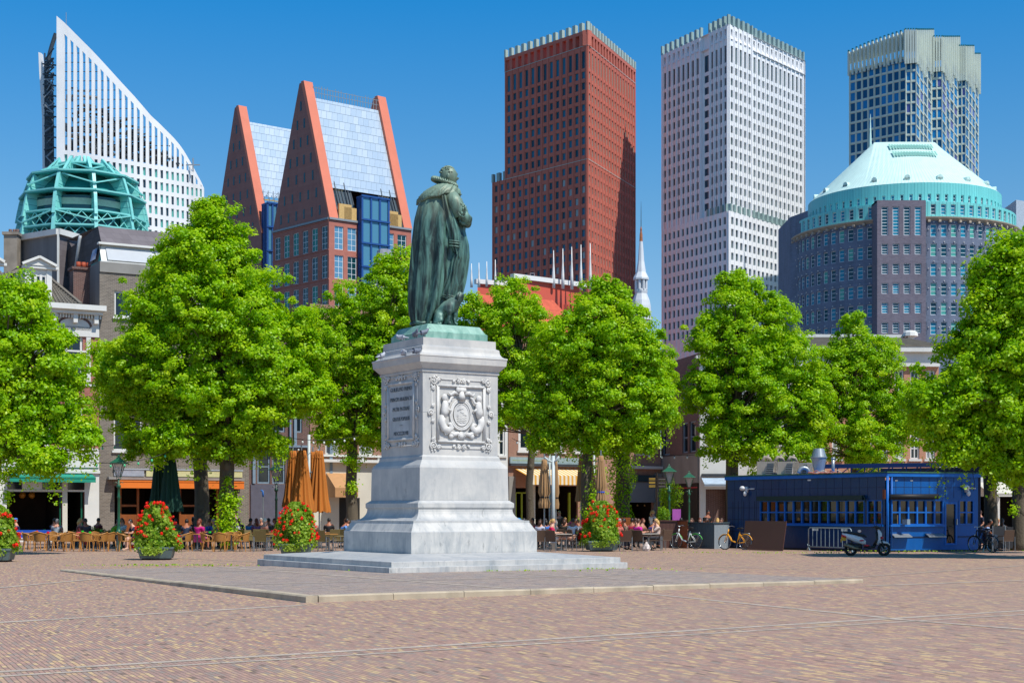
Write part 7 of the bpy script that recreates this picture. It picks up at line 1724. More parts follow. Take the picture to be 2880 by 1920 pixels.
planterbox('brown_screen_box', 'dark brown wind-screen box behind the white bicycle', [P(1852, 71.5), P(1906, 71.5), P(1934, 70.6)], 1.27, [m_brb, m_corten])
planterbox('grey_screen_box', 'long light grey slatted wind-screen box between the white and the yellow bicycle', [P(1936, 71.5), P(2009, 69.6), P(2052, 71)], 1.18, [m_dg2, m_lg])
# crowd barrier
m_bar = M('barrier_steel', '#8fa0a6', .4, metal=.3, var=.1)
t = thing('crowd_barrier', 'grey steel crowd barrier leaning in front of the blue kiosk', 'barrier', P(2335, 64.6)); A, B2 = P(2274, 65.9), P(2394, 63.3); up = 1.02
b = MB(); b.tube([A + Vector((0,0,.2)), A + Vector((0,0,up-.08)), A.lerp(B2, .03) + Vector((0,0,up)), A.lerp(B2, .97) + Vector((0,0,up)), B2 + Vector((0,0,up-.08)), B2 + Vector((0,0,.2)), A + Vector((0,0,.2))], .024, 8); fr_ = b.build('frame', m_bar, t, True)
for i in range(1, 10): q = A.lerp(B2, i/10); b = MB(); b.tube([q + Vector((0,0,.2)), q + Vector((0,0,up-.01))], .013, 6); b.build('bar', m_bar, t)
for q, s_ in ((A, 1), (B2, -1)): b = MB(); b.bar(q + Vector((0,-.32,.02)), q + Vector((0,.2,.3)), .05, .02); b.bar(q + Vector((0,.32,.02)), q + Vector((0,-.1,.25)), .05, .02); b.build('foot', m_bar, t)
b = MB()
for f_ in (.16, .84): q = A.lerp(B2, f_); b.box(q.x-.13, q.x+.13, q.y-.02, q.y-.0, up-.13, up-.03)
b.build('plate', m_gal, t)
# ---------------------------------------------------------------- bicycles and scooter (local: forward = +x)
m_tyre = M('tyre_rubber', '#191919', .8); m_chr = M('bright_metal', '#b9bdc0', .25, metal=.9, var=.05); m_sad = M('black_saddle', '#151515', .6)
def wheel(par, x, r, name='wheel', tw=.02, rimm=None, spokes=16, y=0):
 b = MB(); n = 28; b.tube([(x + (r)*math.cos(2*math.pi*i/n), y, r + .01 + r*math.sin(2*math.pi*i/n)) for i in range(n+1)], tw, 8, cap=False); wh = b.build(name, m_tyre, par, True)
 b = MB(); b.tube([(x + (r-tw*1.4)*math.cos(2*math.pi*i/n), y, r + .01 + (r-tw*1.4)*math.sin(2*math.pi*i/n)) for i in range(n+1)], tw*.55, 6, cap=False); b.tube([(x,y-.04,r+.01),(x,y+.04,r+.01)], .025, 8)
 for i in range(spokes): a = 2*math.pi*i/spokes; b.bar((x, y+.015*(-1)**i, r+.01), (x+(r-tw)*math.cos(a), y, r+.01+(r-tw)*math.sin(a)), .004)
 b.build('rim', rimm or m_chr, wh, True); return wh
def bike(label, loc, rz, fm, step=False, guard=None, bask=None, lean=.0):
 t = thing('bicycle', label, 'bicycle', (0,0,0)); r = .335
 wheel(t, .53, r); wheel(t, -.53, r)
 b = MB(); bb = (-.1,0,.3); hd, hd2 = (.36,0,.92), (.40,0,.72); st_ = (-.24,0,.82)
 if step: b.tube([hd2, (.2,0,.42), (-.02,0,.34), bb], .034, 8)
 else: b.tube([hd, (-.2,0,.80)], .024, 8); b.tube([hd2, bb], .03, 8)
 b.tube([bb, st_], .022, 8)
 for s_ in (-1, 1): b.tube([(st_[0]+.02, s_*.03, .74), (-.53, s_*.06, r+.01)], .012, 6); b.tube([(bb[0], s_*.03, .3), (-.53, s_*.06, r+.01)], .014, 6)
 b.tube([hd, hd2], .03, 8)
 b.build('frame', fm, t, True)
 b = MB()
 for s_ in (-1, 1): b.tube([hd2, (.44,s_*.05,.6), (.53,s_*.055,r+.01)], .015, 6)
 b.build('fork', fm, t, True)
 b = MB(); b.tube([(.36,0,.9),(.34,0,1.06)], .014, 6); b.tube([(.22,-.29,1.04),(.30,-.2,1.08),(.36,0,1.06),(.30,.2,1.08),(.22,.29,1.04)], .013, 6); b.build('handlebar', m_chr, t, True)
 b = MB(); b.tube([st_, (-.27,0,.95)], .014, 6); b.ball((-.28,0,.97), (.15,.08,.04), 10, 6); b.ball((-.15,0,.97), (.09,.03,.03), 8, 6); b.build('saddle', m_sad, t, True)
 b = MB(); b.tube([(-.1,-.06,.3),(-.1,.06,.3)], .06, 10); b.tube([(-.1,.07,.3),(-.02,.08,.16)], .01, 6); b.tube([(-.1,-.07,.3),(-.18,-.08,.44)], .01, 6); b.box(-.06,.02,.07,.16,.15,.17); b.box(-.22,-.14,-.16,-.07,.43,.45); b.build('crank', m_sad, t)
 for x in (.53, -.53): b = MB(); b.tube([(x + (r+.03)*math.cos(a), 0, r + (r+.03)*math.sin(a)) for a in [math.pi*(.1 + .1*i) for i in range(9)]], .02, 6, cap=False); b.build('mudguard', guard or fm, t, True)
 b = MB(); b.tube([(-.3,0,.75),(-.75,0,.74)], .01, 6); b.tube([(-.75,.05,.74),(-.55,.06,r)], .008, 5); b.tube([(-.75,-.05,.74),(-.55,-.06,r)], .008, 5)
 b.build('luggage_rack', m_chr, t, True)
 if bask:
  b = MB(); b.box(.45,.72,-.16,.16,.82,.84)
  for s_ in (-1,1): b.box(.45,.72,s_*.16-.01,s_*.16+.01,.82,1.05);
  b.box(.45,.46,-.16,.16,.84,1.05); b.box(.71,.72,-.16,.16,.84,1.05); b.build('basket', bask, t)
 b = MB(); b.tube([(-.15,.05,.3),(-.2,.22,.02)], .01, 6); b.build('kickstand', m_chr, t)
 b = MB(); b.ball((.47,0,.72), (.04,.035,.035), 8, 6); b.build('headlight', m_camw, t)
 t.location = loc; t.rotation_euler = (lean, 0, rz); return t
m_bw = M('white_green_enamel', '#e0e5df', .35); m_bg = M('lime_green_plastic', '#3dae3c', .4); m_by = M('yellow_enamel', '#f0a41c', .35, var=.05); m_bk = M('dark_blue_enamel', '#1b2732', .4)
bike('white city bicycle with lime green front mudguard beside the brown screen box', P(1929, 69.8), R(180 - 38), m_bw, True, m_bg)
bike('bright yellow bicycle leaning beside the kiosk', P(2067, 68.0), R(180 - 40), m_by, True, m_by, lean=.05)
bike('dark bicycle seen nearly end-on at the right corner of the kiosk', P(2765, 64.0), R(180 - 62), m_bk, False, m_bk)
m_scw = M('white_scooter_plastic', '#d3d6d8', .22, var=.03, coat=.5); m_scr = M('red_scooter_plastic', '#c4202c', .3); m_scb = M('black_plastic', '#1c1d1f', .5); m_exh = M('worn_exhaust_metal', '#8b7c66', .4, metal=.7, var=.3, sc=8); m_yp = M('yellow_plate', '#d9a81e', .5)
t = thing('motor_scooter', 'white and grey motor scooter with red accents parked at the kiosk corner', 'scooter', (0,0,0))
def swheel(x):
 b = MB(); n = 24; r = .215; b.tube([(x + r*.92*math.cos(2*math.pi*i/n), 0, .235 + r*.92*math.sin(2*math.pi*i/n)) for i in range(n+1)], .055, 10, cap=False); w_ = b.build('wheel', m_tyre, t, True)
 b = MB(); b.tube([(x,-.04,.235),(x,.04,.235)], .06, 12)
 for i in range(5): a = 2*math.pi*i/5; b.bar((x,0,.235), (x+.15*math.cos(a),0,.235+.15*math.sin(a)), .04, .03)
 b.tube([(x + .15*math.cos(2*math.pi*i/n), 0, .235 + .15*math.sin(2*math.pi*i/n)) for i in range(n+1)], .018, 6, cap=False); b.build('rim', m_chr, w_, True)
swheel(.66); swheel(-.62)
def shell(b, secs, n=12): # [(x, y half, z centre, z half)]
 vs, fs = [], []
 for x, hy, zc_, hz_ in secs:
  for k in range(n):
   a = 2*math.pi*k/n; ca, sa = math.cos(a), math.sin(a); e = .75
   vs.append((x, hy*math.copysign(abs(ca)**e, ca), zc_ + hz_*math.copysign(abs(sa)**e, sa)))
 for i in range(len(secs)-1):
  for k in range(n): k2 = (k+1) % n; fs.append((i*n+k, i*n+k2, (i+1)*n+k2, (i+1)*n+k))
 fs += [tuple(range(n))[::-1], tuple(range((len(secs)-1)*n, len(secs)*n))]; b.add(vs, fs)
b = MB(); shell(b, [(-.95,.06,.80,.04),(-.8,.13,.74,.09),(-.5,.17,.64,.14),(-.2,.16,.55,.14),(-.05,.1,.48,.08)]); b.build('rear_body', m_scw, t, True)
b = MB(); shell(b, [(-.12,.15,.34,.05),(.1,.16,.31,.05),(.3,.15,.33,.06)]); b.tube([(.28,0,.36),(.40,0,.6),(.38,0,.9)], [.07,.06,.05], 10); b.build('leg_shield', m_scb, t, True)
b = MB(); b.tube([(.40,0,.42),(.50,0,.6),(.50,0,.80),(.42,0,.98)], [.05,.085,.08,.05], 12); b.build('front_apron', m_scw, t, True)
b = MB(); shell(b, [(.45,.05,.49,.03),(.6,.09,.50,.05),(.78,.08,.47,.04),(.88,.05,.40,.03)]); b.build('front_mudguard', m_scw, t, True)
b = MB(); b.tube([(.66,.08,.235),(.54,.07,.6)], .03, 8); b.tube([(.66,-.08,.235),(.54,-.07,.6)], .03, 8); b.build('fork', m_scb, t, True)
b = MB(); shell(b, [(-.9,.08,.84,.03),(-.7,.14,.85,.05),(-.4,.15,.81,.06),(-.12,.12,.74,.05),(-.02,.06,.70,.03)]); b.build('seat', m_scb, t, True)
b = MB(); b.tube([(.42,0,.92),(.36,0,1.02)], .05, 8); b.tube([(.28,-.33,1.04),(.36,-.15,1.07),(.38,0,1.06),(.36,.15,1.07),(.28,.33,1.04)], .028, 8); shell(b, [(.3,.08,1.05,.03),(.4,.14,1.04,.06),(.52,.08,1.0,.05)]); b.build('handlebar', m_scb, t, True)
for s_ in (-1, 1): b = MB(); b.tube([(.34,s_*.2,1.08),(.30,s_*.3,1.2)], .008, 5); b.ball((.29,s_*.32,1.24), (.02,.075,.05), 10, 6); b.build('mirror', m_scb, t, True)
b = MB(); shell(b, [(-.98,.03,.74,.03),(-.9,.1,.72,.05),(-.8,.12,.70,.04)]); b.build('tail_light', m_scr, t, True)
b = MB(); b.box(-1.0,-.98,-.08,.08,.5,.62); b.box(-.98,-.8,-.01,.01,.55,.7); b.build('number_plate', m_yp, t)
b = MB(); b.tube([(-.25,-.12,.24),(-.5,-.15,.28),(-.62,-.16,.32),(-.9,-.16,.42)], [.03,.06,.075,.06], 10); b.build('exhaust', m_exh, t, True)
b = MB(); shell(b, [(-.7,.12,.3,.1),(-.45,.13,.32,.12),(-.2,.1,.34,.09)]); b.tube([(-.5,.1,.3),(-.6,.12,.6)], .03, 8); b.build('engine', m_scb, t, True)
b = MB(); b.ball((-.22,-.16,.56), (.1,.015,.03), 8, 6); b.ball((-.02,-.15,.38), (.13,.02,.035), 8, 6); b.ball((.56,-.08,.66), (.06,.08,.05), 8, 6); b.build('red_accent', m_scr, t, True)
b = MB(); b.tube([(-.1,-.1,.28),(-.15,-.2,.01)], .012, 6); b.build('side_stand', m_scb, t)
b = MB(); b.tube([(-.95,-.1,.86),(-.98,0,.9),(-.95,.1,.86),(-.7,.12,.86)], .012, 6); b.build('grab_rail', m_scb, t)
t.location = P(2438, 58.9); t.rotation_euler = (0, 0, R(-4)); t.scale = (1, 1, 1.06)
# ================================================================ TERRACE FURNITURE
def wick(name, c1, c2):
 k = NT(name); k.b.inputs['Roughness'].default_value = .6; v = k.n('TexCoord').outputs['Object']
 w_ = k.n('TexWave'); w_.inputs['Scale'].default_value = 14; w_.bands_direction = 'Z'; k.l(v, w_.inputs[0]); w2 = k.n('TexWave'); w2.inputs['Scale'].default_value = 16; w2.bands_direction = 'Y'; k.l(v, w2.inputs[0])
 k.l(k.mix(k.math('MULTIPLY', w_.outputs['Fac'], w2.outputs['Fac']), L(c1), L(c2)), k.b.inputs['Base Color']); return k.m
m_wk = wick('honey_wicker', '#8a5a22', '#d39a4c'); m_cane = M('bamboo_pole', '#b9803a', .5, var=.2, sc=6); m_wb = wick('brown_wicker', '#4a382c', '#7d6350'); m_alu = M('aluminium_tube', '#9a9fa3', .35, metal=.7)
m_wo = wick('olive_wicker', '#5a4c28', '#8f7f4a'); m_wood = M('oiled_table_wood', '#b57d3c', .5, var=.15, sc=4); m_ttop = M('pale_table_top', '#bdb3a6', .5, var=.06); m_iron = M('table_iron', '#7d8285', .4, metal=.6)
def wicker_chair():
 t = thing('wicker_chair', 'x', 'chair', (0,0,0)); b = MB()
 b.lathe([(.21,.42),(.25,.43),(.25,.46),(.2,.465)], 14, (0,0,0)); b.build('seat', m_wk, t, True)
 b = MB(); n = 10; vs, fs = [], [] # curved back shell on the -x side, forward = +x
 for i in range(n+1):
  a = R(115 + 130*i/n); h = .84 - .1*abs(i-n/2)/(n/2)**1.0
  for j, (r, z) in enumerate(((.255,.47),(.29,h),(.265,h),(.235,.47))): vs.append((r*math.cos(a)*(1.05 if z > .5 else 1), r*math.sin(a), z))
 for i in range(n):
  for j in range(4): j2 = (j+1) % 4; fs.append((4*i+j, 4*i+j2, 4*i+4+j2, 4*i+4+j))
 b.add(vs, fs); b.build('backrest', m_wk, t)
 b = MB(); b.tube([(.29*1.05*math.cos(a), .29*math.sin(a), .83 - .11*abs(i-8)/8) for i, a in enumerate([R(100 + 160*i/16) for i in range(17)])], .02, 6); b.build('top_rail', m_cane, t)
 for s_ in (-1, 1): b = MB(); b.tube([(-.1,s_*.29,.72),(.05,s_*.31,.68),(.2,s_*.29,.66),(.26,s_*.26,.58),(.24,s_*.23,.44)], .018, 6); b.tube([(.05,s_*.29,.67),(.06,s_*.25,.47)], .012, 5); b.build('armrest', m_cane, t)
 for x, y in ((.2,.2),(.2,-.2),(-.19,.2),(-.19,-.2)): b = MB(); b.tube([(x,y,.45),(x*1.3,y*1.2,0)], .018, 6); b.build('leg', m_cane, t)
 return t
def cafe_chair(m, name='woven_chair'):
 t = thing(name, 'x', 'chair', (0,0,0)); b = MB(); b.box(-.22,.24,-.24,.24,.42,.46); b.build('seat', m, t)
 b = MB().frame((-.22,0,0), (0,1,0)); b.add([(-.24,0,.46),(.24,0,.46),(.23,.1,.90),(-.23,.1,.90),(-.24,-.03,.46),(.24,-.03,.46),(.23,.07,.91),(-.23,.07,.91)], [(3,2,1,0),(4,5,6,7),(0,1,5,4),(1,2,6,5),(2,3,7,6),(3,0,4,7)]); b.fr = None; b.build('backrest', m, t)
 for s_ in (-1, 1): b = MB(); b.tube([(-.27,s_*.27,.66),(.2,s_*.27,.64),(.24,s_*.27,.6)], .018, 6); b.build('armrest', m, t)
 for x, y in ((.24,.27),(.24,-.27),(-.25,.27),(-.25,-.27)): b = MB(); b.tube([(x,y,.62),(x*1.08,y,0)], .014, 6); b.build('leg', m_alu, t)
 return t
def table(top, kind='round'):
 t = thing('cafe_table', 'x', 'table', (0,0,0)); b = MB()
 if kind == 'round': b.lathe([(.33,.715),(.35,.72),(.35,.74),(.33,.745)], 20)
 else: b.box(-.38,.38,-.36,.36,.715,.745)
 b.build('table_top', top, t); b = MB(); b.tube([(0,0,.71),(0,0,.06)], .032, 8); b.build('column', m_iron, t)
 b = MB()
 for i in range(4): a = math.pi/4 + i*math.pi/2; b.bar((0,0,.05), (.27*math.cos(a), .27*math.sin(a), .02), .05, .04)
 b.build('foot', m_iron, t); return t
ORD = ['first', 'second', 'third', 'fourth', 'fifth', 'sixth', 'seventh', 'eighth', 'ninth', 'tenth', 'eleventh', 'twelfth', 'thirteenth', 'fourteenth', 'fifteenth', 'sixteenth', 'seventeenth', 'eighteenth', 'nineteenth', 'twentieth'] + ['%d%s' % (n, {1:'st',2:'nd',3:'rd'}.get(n % 10, 'th')) for n in range(21, 80)]
def spread(proto, spots, base, group, cat=None, post='from the left'):
 """spots = [(px, Y, heading degrees)]; each label counts along its row so that it names one thing"""
 rows = {}
 for s_ in spots: rows.setdefault(s_[3], []).append(s_)
 first = True
 for row, ss in rows.items():
  ss.sort(key=lambda s_: s_[0])
  for i, s_ in enumerate(ss):
   o = proto if first else copy_tree(proto); first = False
   o.location = P(s_[0], s_[1]); o.rotation_euler = (0, 0, R(s_[2])); o['group'] = group
   if len(s_) > 4: o['label'] = s_[4]
   else: o['label'] = '%s %s, %s' % (ORD[i], base, row) if len(ss) > 1 else 'the %s, %s' % (base, row)
   if len(ss) > 1 and len(s_) <= 4: o['label'] = '%s, %s from left, %s' % (base, ORD[i], row)
# honey wicker chairs, left terrace
rr = random.Random(17); FR = 'front row, left terrace'; MR = 'middle row, left terrace'; BR = 'back row, left terrace'
sp = [(82,66.0,25,FR),(113,65.2,100,FR),(163,65.6,200,FR),(184,65.1,160,FR),(213,66.0,15,FR),(243,65.0,85,FR),(283,65.3,175,FR),(305,65.6,150,FR),(350,65.2,20,FR),
  (520,65.6,170,FR),(583,65.4,20,FR),(618,64.8,95,FR),(683,65.0,165,FR),(640,66.3,260,FR),
  (60,68.6,40,MR),(96,68.0,120,MR),(143,67.4,270,MR),(205,68.4,70,MR),(262,67.3,275,MR),(322,68.2,190,MR),(418,67.6,60,MR),(470,67.2,110,MR),(545,68.4,140,MR),(660,67.6,250,MR),
  (35,71.4,60,BR),(120,71.0,260,BR),(190,71.6,180,BR),(236,71.2,20,BR),(300,71.8,260,BR),(350,71.3,80,BR),(410,71.0,170,BR),(10,72.2,20,BR),(505,71.6,20,BR),(575,71.4,250,BR)]
spread(wicker_chair(), sp, 'honey wicker armchair', 'honey wicker chairs on the left terrace')
# woven square chairs right of them and on the right terrace
FR2, BR2 = 'front row left of pedestal', 'back row left of pedestal'
sp = [(711,66.2,330,FR2),(736,65.2,88,FR2),(766,66.4,200,FR2),(905,65.2,80,FR2),(953,66.0,190,FR2),(968,65.2,150,FR2),(885,66.6,350,FR2),
  (690,69.0,60,BR2),(722,69.6,110,BR2),(752,69.0,70,BR2),(782,69.4,100,BR2),(900,69.6,60,BR2),(938,69.0,110,BR2),(972,69.8,80,BR2),(880,71.8,60,BR2),(960,72.2,250,BR2),(700,72.3,250,BR2),(760,72.4,280,BR2)]
spread(cafe_chair(m_wo), sp, 'olive-brown woven armchair', 'brown woven chairs left of the pedestal')
FR3, BR3 = 'front row, right terrace', 'back row, right terrace'
sp = [(1522,65.6,95,FR3),(1556,65.2,60,FR3),(1615,65.8,150,FR3),(1505,67.0,30,FR3),(1760,65.6,88,FR3),(1800,66.0,60,FR3),(1842,66.8,170,FR3),(1730,66.8,40,FR3),(1868,67.6,120,FR3),
  (1490,70.0,60,BR3),(1530,70.4,110,BR3),(1575,69.8,80,BR3),(1600,70.6,230,BR3),(1460,70.8,20,BR3),(1745,70.2,60,BR3),(1780,70.6,100,BR3),(1815,70.0,90,BR3),(1850,70.8,160,BR3),(1640,70.4,120,BR3),(1545,73.5,240,BR3),(1600,74.0,280,BR3),(1770,74.0,260,BR3),(1650,72.0,40,BR3),(1680,70.6,110,BR3),(1705,71.4,160,BR3),(1720,73.4,60,BR3),(1620,68.4,20,BR3),(1480,67.6,60,BR3),(1700,67.8,70,BR3),(1890,74.0,60,BR3),(1830,74.2,240,BR3),
  (2783,66.5,10,'terrace right of kiosk'),(2830,66.0,100,'terrace right of kiosk'),(2812,68.0,80,'terrace right of kiosk'),(2856,68.5,170,'terrace right of kiosk')]
spread(cafe_chair(m_wb), sp, 'dark brown woven armchair', 'dark woven chairs on the right terrace')
sp = [(137,66.1,0,FR),(262,66.1,0,FR),(330,66.6,0,FR),(651,65.6,0,FR),(555,66.4,0,FR),(78,69.6,0,MR),(170,69.4,0,MR),(232,69.3,0,MR),(292,69.4,0,MR),(385,69.3,0,MR),(445,69.6,0,MR),(520,69.4,0,MR),(620,68.8,0,MR),(50,73.4,0,BR),(140,73.2,0,BR),(220,73.4,0,BR),(330,73.4,0,BR),(430,73.5,0,BR),(560,73.2,0,BR)]
spread(table(m_wood), sp, 'round table with honey wood top', 'round wooden tables on the left terrace')
sp = [(752,66.9,20,FR2),(925,66.3,10,FR2),(716,70.6,10,BR2),(765,70.7,0,BR2),(918,70.9,10,BR2),(972,71.2,0,BR2)]
spread(table(m_wood, 'sq'), sp, 'square wooden table on a steel column', 'square tables left of the pedestal')
sp = [(1578,66.6,20,FR3),(1500,68.8,10,FR3),(1825,67.2,10,FR3),(1700,68.6,0,FR3),(1555,71.8,0,BR3),(1620,72.2,0,BR3),(1770,72.0,0,BR3),(1830,72.2,0,BR3),(2806,66.9,0,'terrace right of kiosk'),(2868,67.2,0,'terrace right of kiosk')]
spread(table(m_ttop, 'sq'), sp, 'pale square cafe table', 'pale square tables on the right terrace')
# tea lights and drinks on the tables
m_gg = M('green_candle_glass', '#27c22f', .2); m_rg = M('red_candle_glass', '#d4143a', .2)
def jar(px, Y, m, lab, dz=.745):
 t = thing('candle_jar', lab, 'candle jar', P(px, Y, dz), 'coloured candle jars on the tables'); b = MB(); q = OFF[t.name]
 b.lathe([(.045,0),(.065,.03),(.065,.07),(.05,.1),(.055,.105)], 10, tuple(q)); b.build('glass_cup', m, t, True)
 b = MB(); b.lathe([(.03,.03),(.03,.085),(.004,.09)], 8, tuple(q)); b.build('candle', m_white, t)
for i, (px, Y, m, lab) in enumerate([(135,66.1,m_rg,'red candle jar on the front table nearest the left edge'),(253,66.1,m_gg,'green candle jar, right one of the two on the second front table'),(232,69.3,m_gg,'green candle jar on the table behind the seated group at left'),
  (104,69.5,m_rg,'red candle jar at the left end of the middle tables'),(41,73.4,m_gg,'green candle jar on the back table beside the man in the blue cap'),(125,73.2,m_gg,'green candle jar on the dark doorway table'),(590,67.2,m_gg,'green candle jar beside the small shrub under the pale trunk'),
  (717,70.6,m_rg,'red candle jar on the table left of the white-haired woman'),(765,70.7,m_rg,'red candle jar on the table right of the white-haired woman'),(911,66.3,m_rg,'red candle jar on the table left of the pedestal'),(285,73.4,m_gg,'green candle jar behind the left street lamp'),(505,69.5,m_gg,'green candle jar beside the woman in magenta')]):
 jar(px, Y, m, lab)
t = thing('blue_bench', 'long blue bench at the back of the left terrace, below the dark cafe window', 'bench', P(95, 70.8)); b = MB(); q, q2 = P(45, 70.8), P(145, 70.8); b.box(q.x, q2.x, 70.75, 70.82, .5, .86); b.build('backrest', M('blue_paint', '#1d55b8', .45), t)
b = MB(); b.box(q.x, q2.x, 70.4, 70.75, .42, .46); b.build('seat', M('blue_seat_paint', '#2a5fb0', .5), t);
for x in (q.x+.1, q2.x-.1): b = MB(); b.box(x-.04, x+.04, 70.5, 70.8, 0, .42); b.build('leg', m_dgrey, t)
# ================================================================ CLOSED PARASOLS
def parasol(label, px, Y, ptop, pbot, wd, mat, grp, polepx=None, tie=None, lean=0, m_pole=None):
 q = P(px, Y); z1, z0 = Zh(ptop, Y), Zh(pbot, Y); t = thing('closed_parasol', label, 'parasol', q, grp); m_pole = m_pole or m_alu
 n = 11; rm = wd/F*Y/2; rr = random.Random(int(px)); ph = rr.random()*6; H = z1-z0
 fn = lambda a, i: 1 + .2*math.cos(n*a + ph + .25*i*0) + .07*math.cos(3*a+ph)
 pr = [(.02, H), (.3*rm, H), (.36*rm, H*.93), (.5*rm, H*.72), (.66*rm, H*.48), (.8*rm, H*.25), (.97*rm, H*.1), (1.0*rm, H*.045)]
 if tie: pr = [(.02, H), (.34*rm, H), (.4*rm, H*.9), (.7*rm, H*.5), (.8*rm, H*.32), (.55*rm, H*.22), (.8*rm, H*.1), (.7*rm, 0)]
 b = MB(); vs, fs = [], []; NN = 66
 for i, (r, z) in enumerate(pr[::-1]):
  for k in range(NN):
   a = 2*math.pi*k/NN; f_ = fn(a, i); dz = -.10*math.cos(n*a+ph)*H*.35 if i == 0 and not tie else 0
   vs.append((q.x + lean*(z/H) + r*f_*math.cos(a), q.y + r*f_*math.sin(a), z0 + z + dz*.4))
 for i in range(len(pr)-1):
  for k in range(NN): k2 = (k+1) % NN; fs.append((i*NN+k, i*NN+k2, (i+1)*NN+k2, (i+1)*NN+k))
 b.add(vs, fs); b.build('canopy', mat, t, True)
 b = MB(); b.tube([q + Vector((0,0,0)), q + Vector((lean,0,z1+.25))], .035, 8); b.build('pole', m_pole, t)
 b = MB(); b.box(q.x-.35, q.x+.35, q.y-.35, q.y+.35, 0, .06); b.build('base', m_dgrey, t)
 if tie: b = MB(); b.lathe([(rm*.66, H*.235), (rm*.68, H*.22), (rm*.66, H*.205)], 20, (q.x, q.y, z0)); b.build('tie_strap', tie, t)
 b = MB(); b.lathe([(rm*.4, H*.905), (rm*.43, H*.895), (rm*.42, H*.88)], 14, (q.x, q.y, z0)); b.build('collar', mat, t)
 return t
def cloth(name, c, v=.1): return M(name, c, .8, var=v, sc=2, streak=True)
m_pg, m_po, m_pb = cloth('dark_green_cloth_p', '#08382a'), cloth('ochre_cloth', '#b0681d', .14), cloth('tan_cloth', '#a8845a', .16)
parasol('closed dark green parasol, left one of the pair beside the big tree', 447, 70, 1264, 1432, 46, m_pg, 'closed dark green parasols')
parasol('closed dark green parasol, right one of the pair beside the big tree', 478, 69.2, 1266, 1445, 62, m_pg, 'closed dark green parasols')
parasol('closed ochre parasol, leftmost of the ochre group, with a patch of sun', 824, 73, 1267, 1432, 52, m_po, 'closed ochre parasols')
parasol('closed ochre parasol, second from the left in the ochre group and the widest', 848, 71.5, 1266, 1446, 66, m_po, 'closed ochre parasols')
parasol('closed ochre parasol, narrow one at the back of the ochre group', 880, 76, 1270, 1420, 40, m_po, 'closed ochre parasols')
parasol('closed ochre parasol, rightmost of the ochre group', 898, 72, 1267, 1447, 60, m_po, 'closed ochre parasols')
parasol('closed tan parasol, leftmost one right of the pedestal', 1531, 68.5, 1291, 1428, 36, m_pb, 'closed tan parasols', tie=m_blk)
parasol('closed narrow tan parasol directly right of the white pole', 1563, 69, 1291, 1430, 20, m_pb, 'closed tan parasols', tie=m_blk)
parasol('closed dark tan parasol left of the tree trunk behind the flowers', 1634, 77, 1282, 1415, 28, m_pb, 'closed tan parasols')
parasol('closed tan parasol leaning just right of the tree trunk', 1668, 76.5, 1282, 1408, 34, m_pb, 'closed tan parasols', lean=-.2)
parasol('closed tan parasol with a blue strap, rightmost of the tan parasols', 1690, 69.5, 1281, 1412, 34, m_pb, 'closed tan parasols', tie=M('blue_strap', '#3458c4', .5))
def mast(label, px, Y, ptop, r, arms):
 q = P(px, Y); t = thing('parasol_mast', label, 'pole', q, 'parasol masts'); b = MB(); b.tube([q, q + Vector((0,0,Zh(ptop, Y)))], r, 10); b.build('pole', m_whp, t, True)
 for (dx, p1, p2) in arms: b = MB(); b.tube([q + Vector((0,0,Zh(p1, Y))), q + Vector((dx*.6,-.1,Zh(p1-6, Y))), q + Vector((dx,-.15,Zh(p2, Y)))], r*.6, 8); b.build('arm', m_whp, t, True)
m_whp = M('pale_painted_steel', '#b9c3c2', .45, var=.08)
mast('pale grey mast standing among the ochre parasols', 869, 74, 1222, .07, [(.5,1330,1262),(-.5,1330,1262)])
mast('white mast between the leftmost tan parasols', 1556, 68.2, 1281, .08, [(-.4,1300,1285),(.25,1300,1283)])
mast('thin white mast behind the leftmost tan parasol', 1546, 78, 1275, .045, [(.5,1290,1240)])
mast('white mast beside the blue-strapped parasol', 1671, 78, 1270, .05, [(.5,1300,1270)])
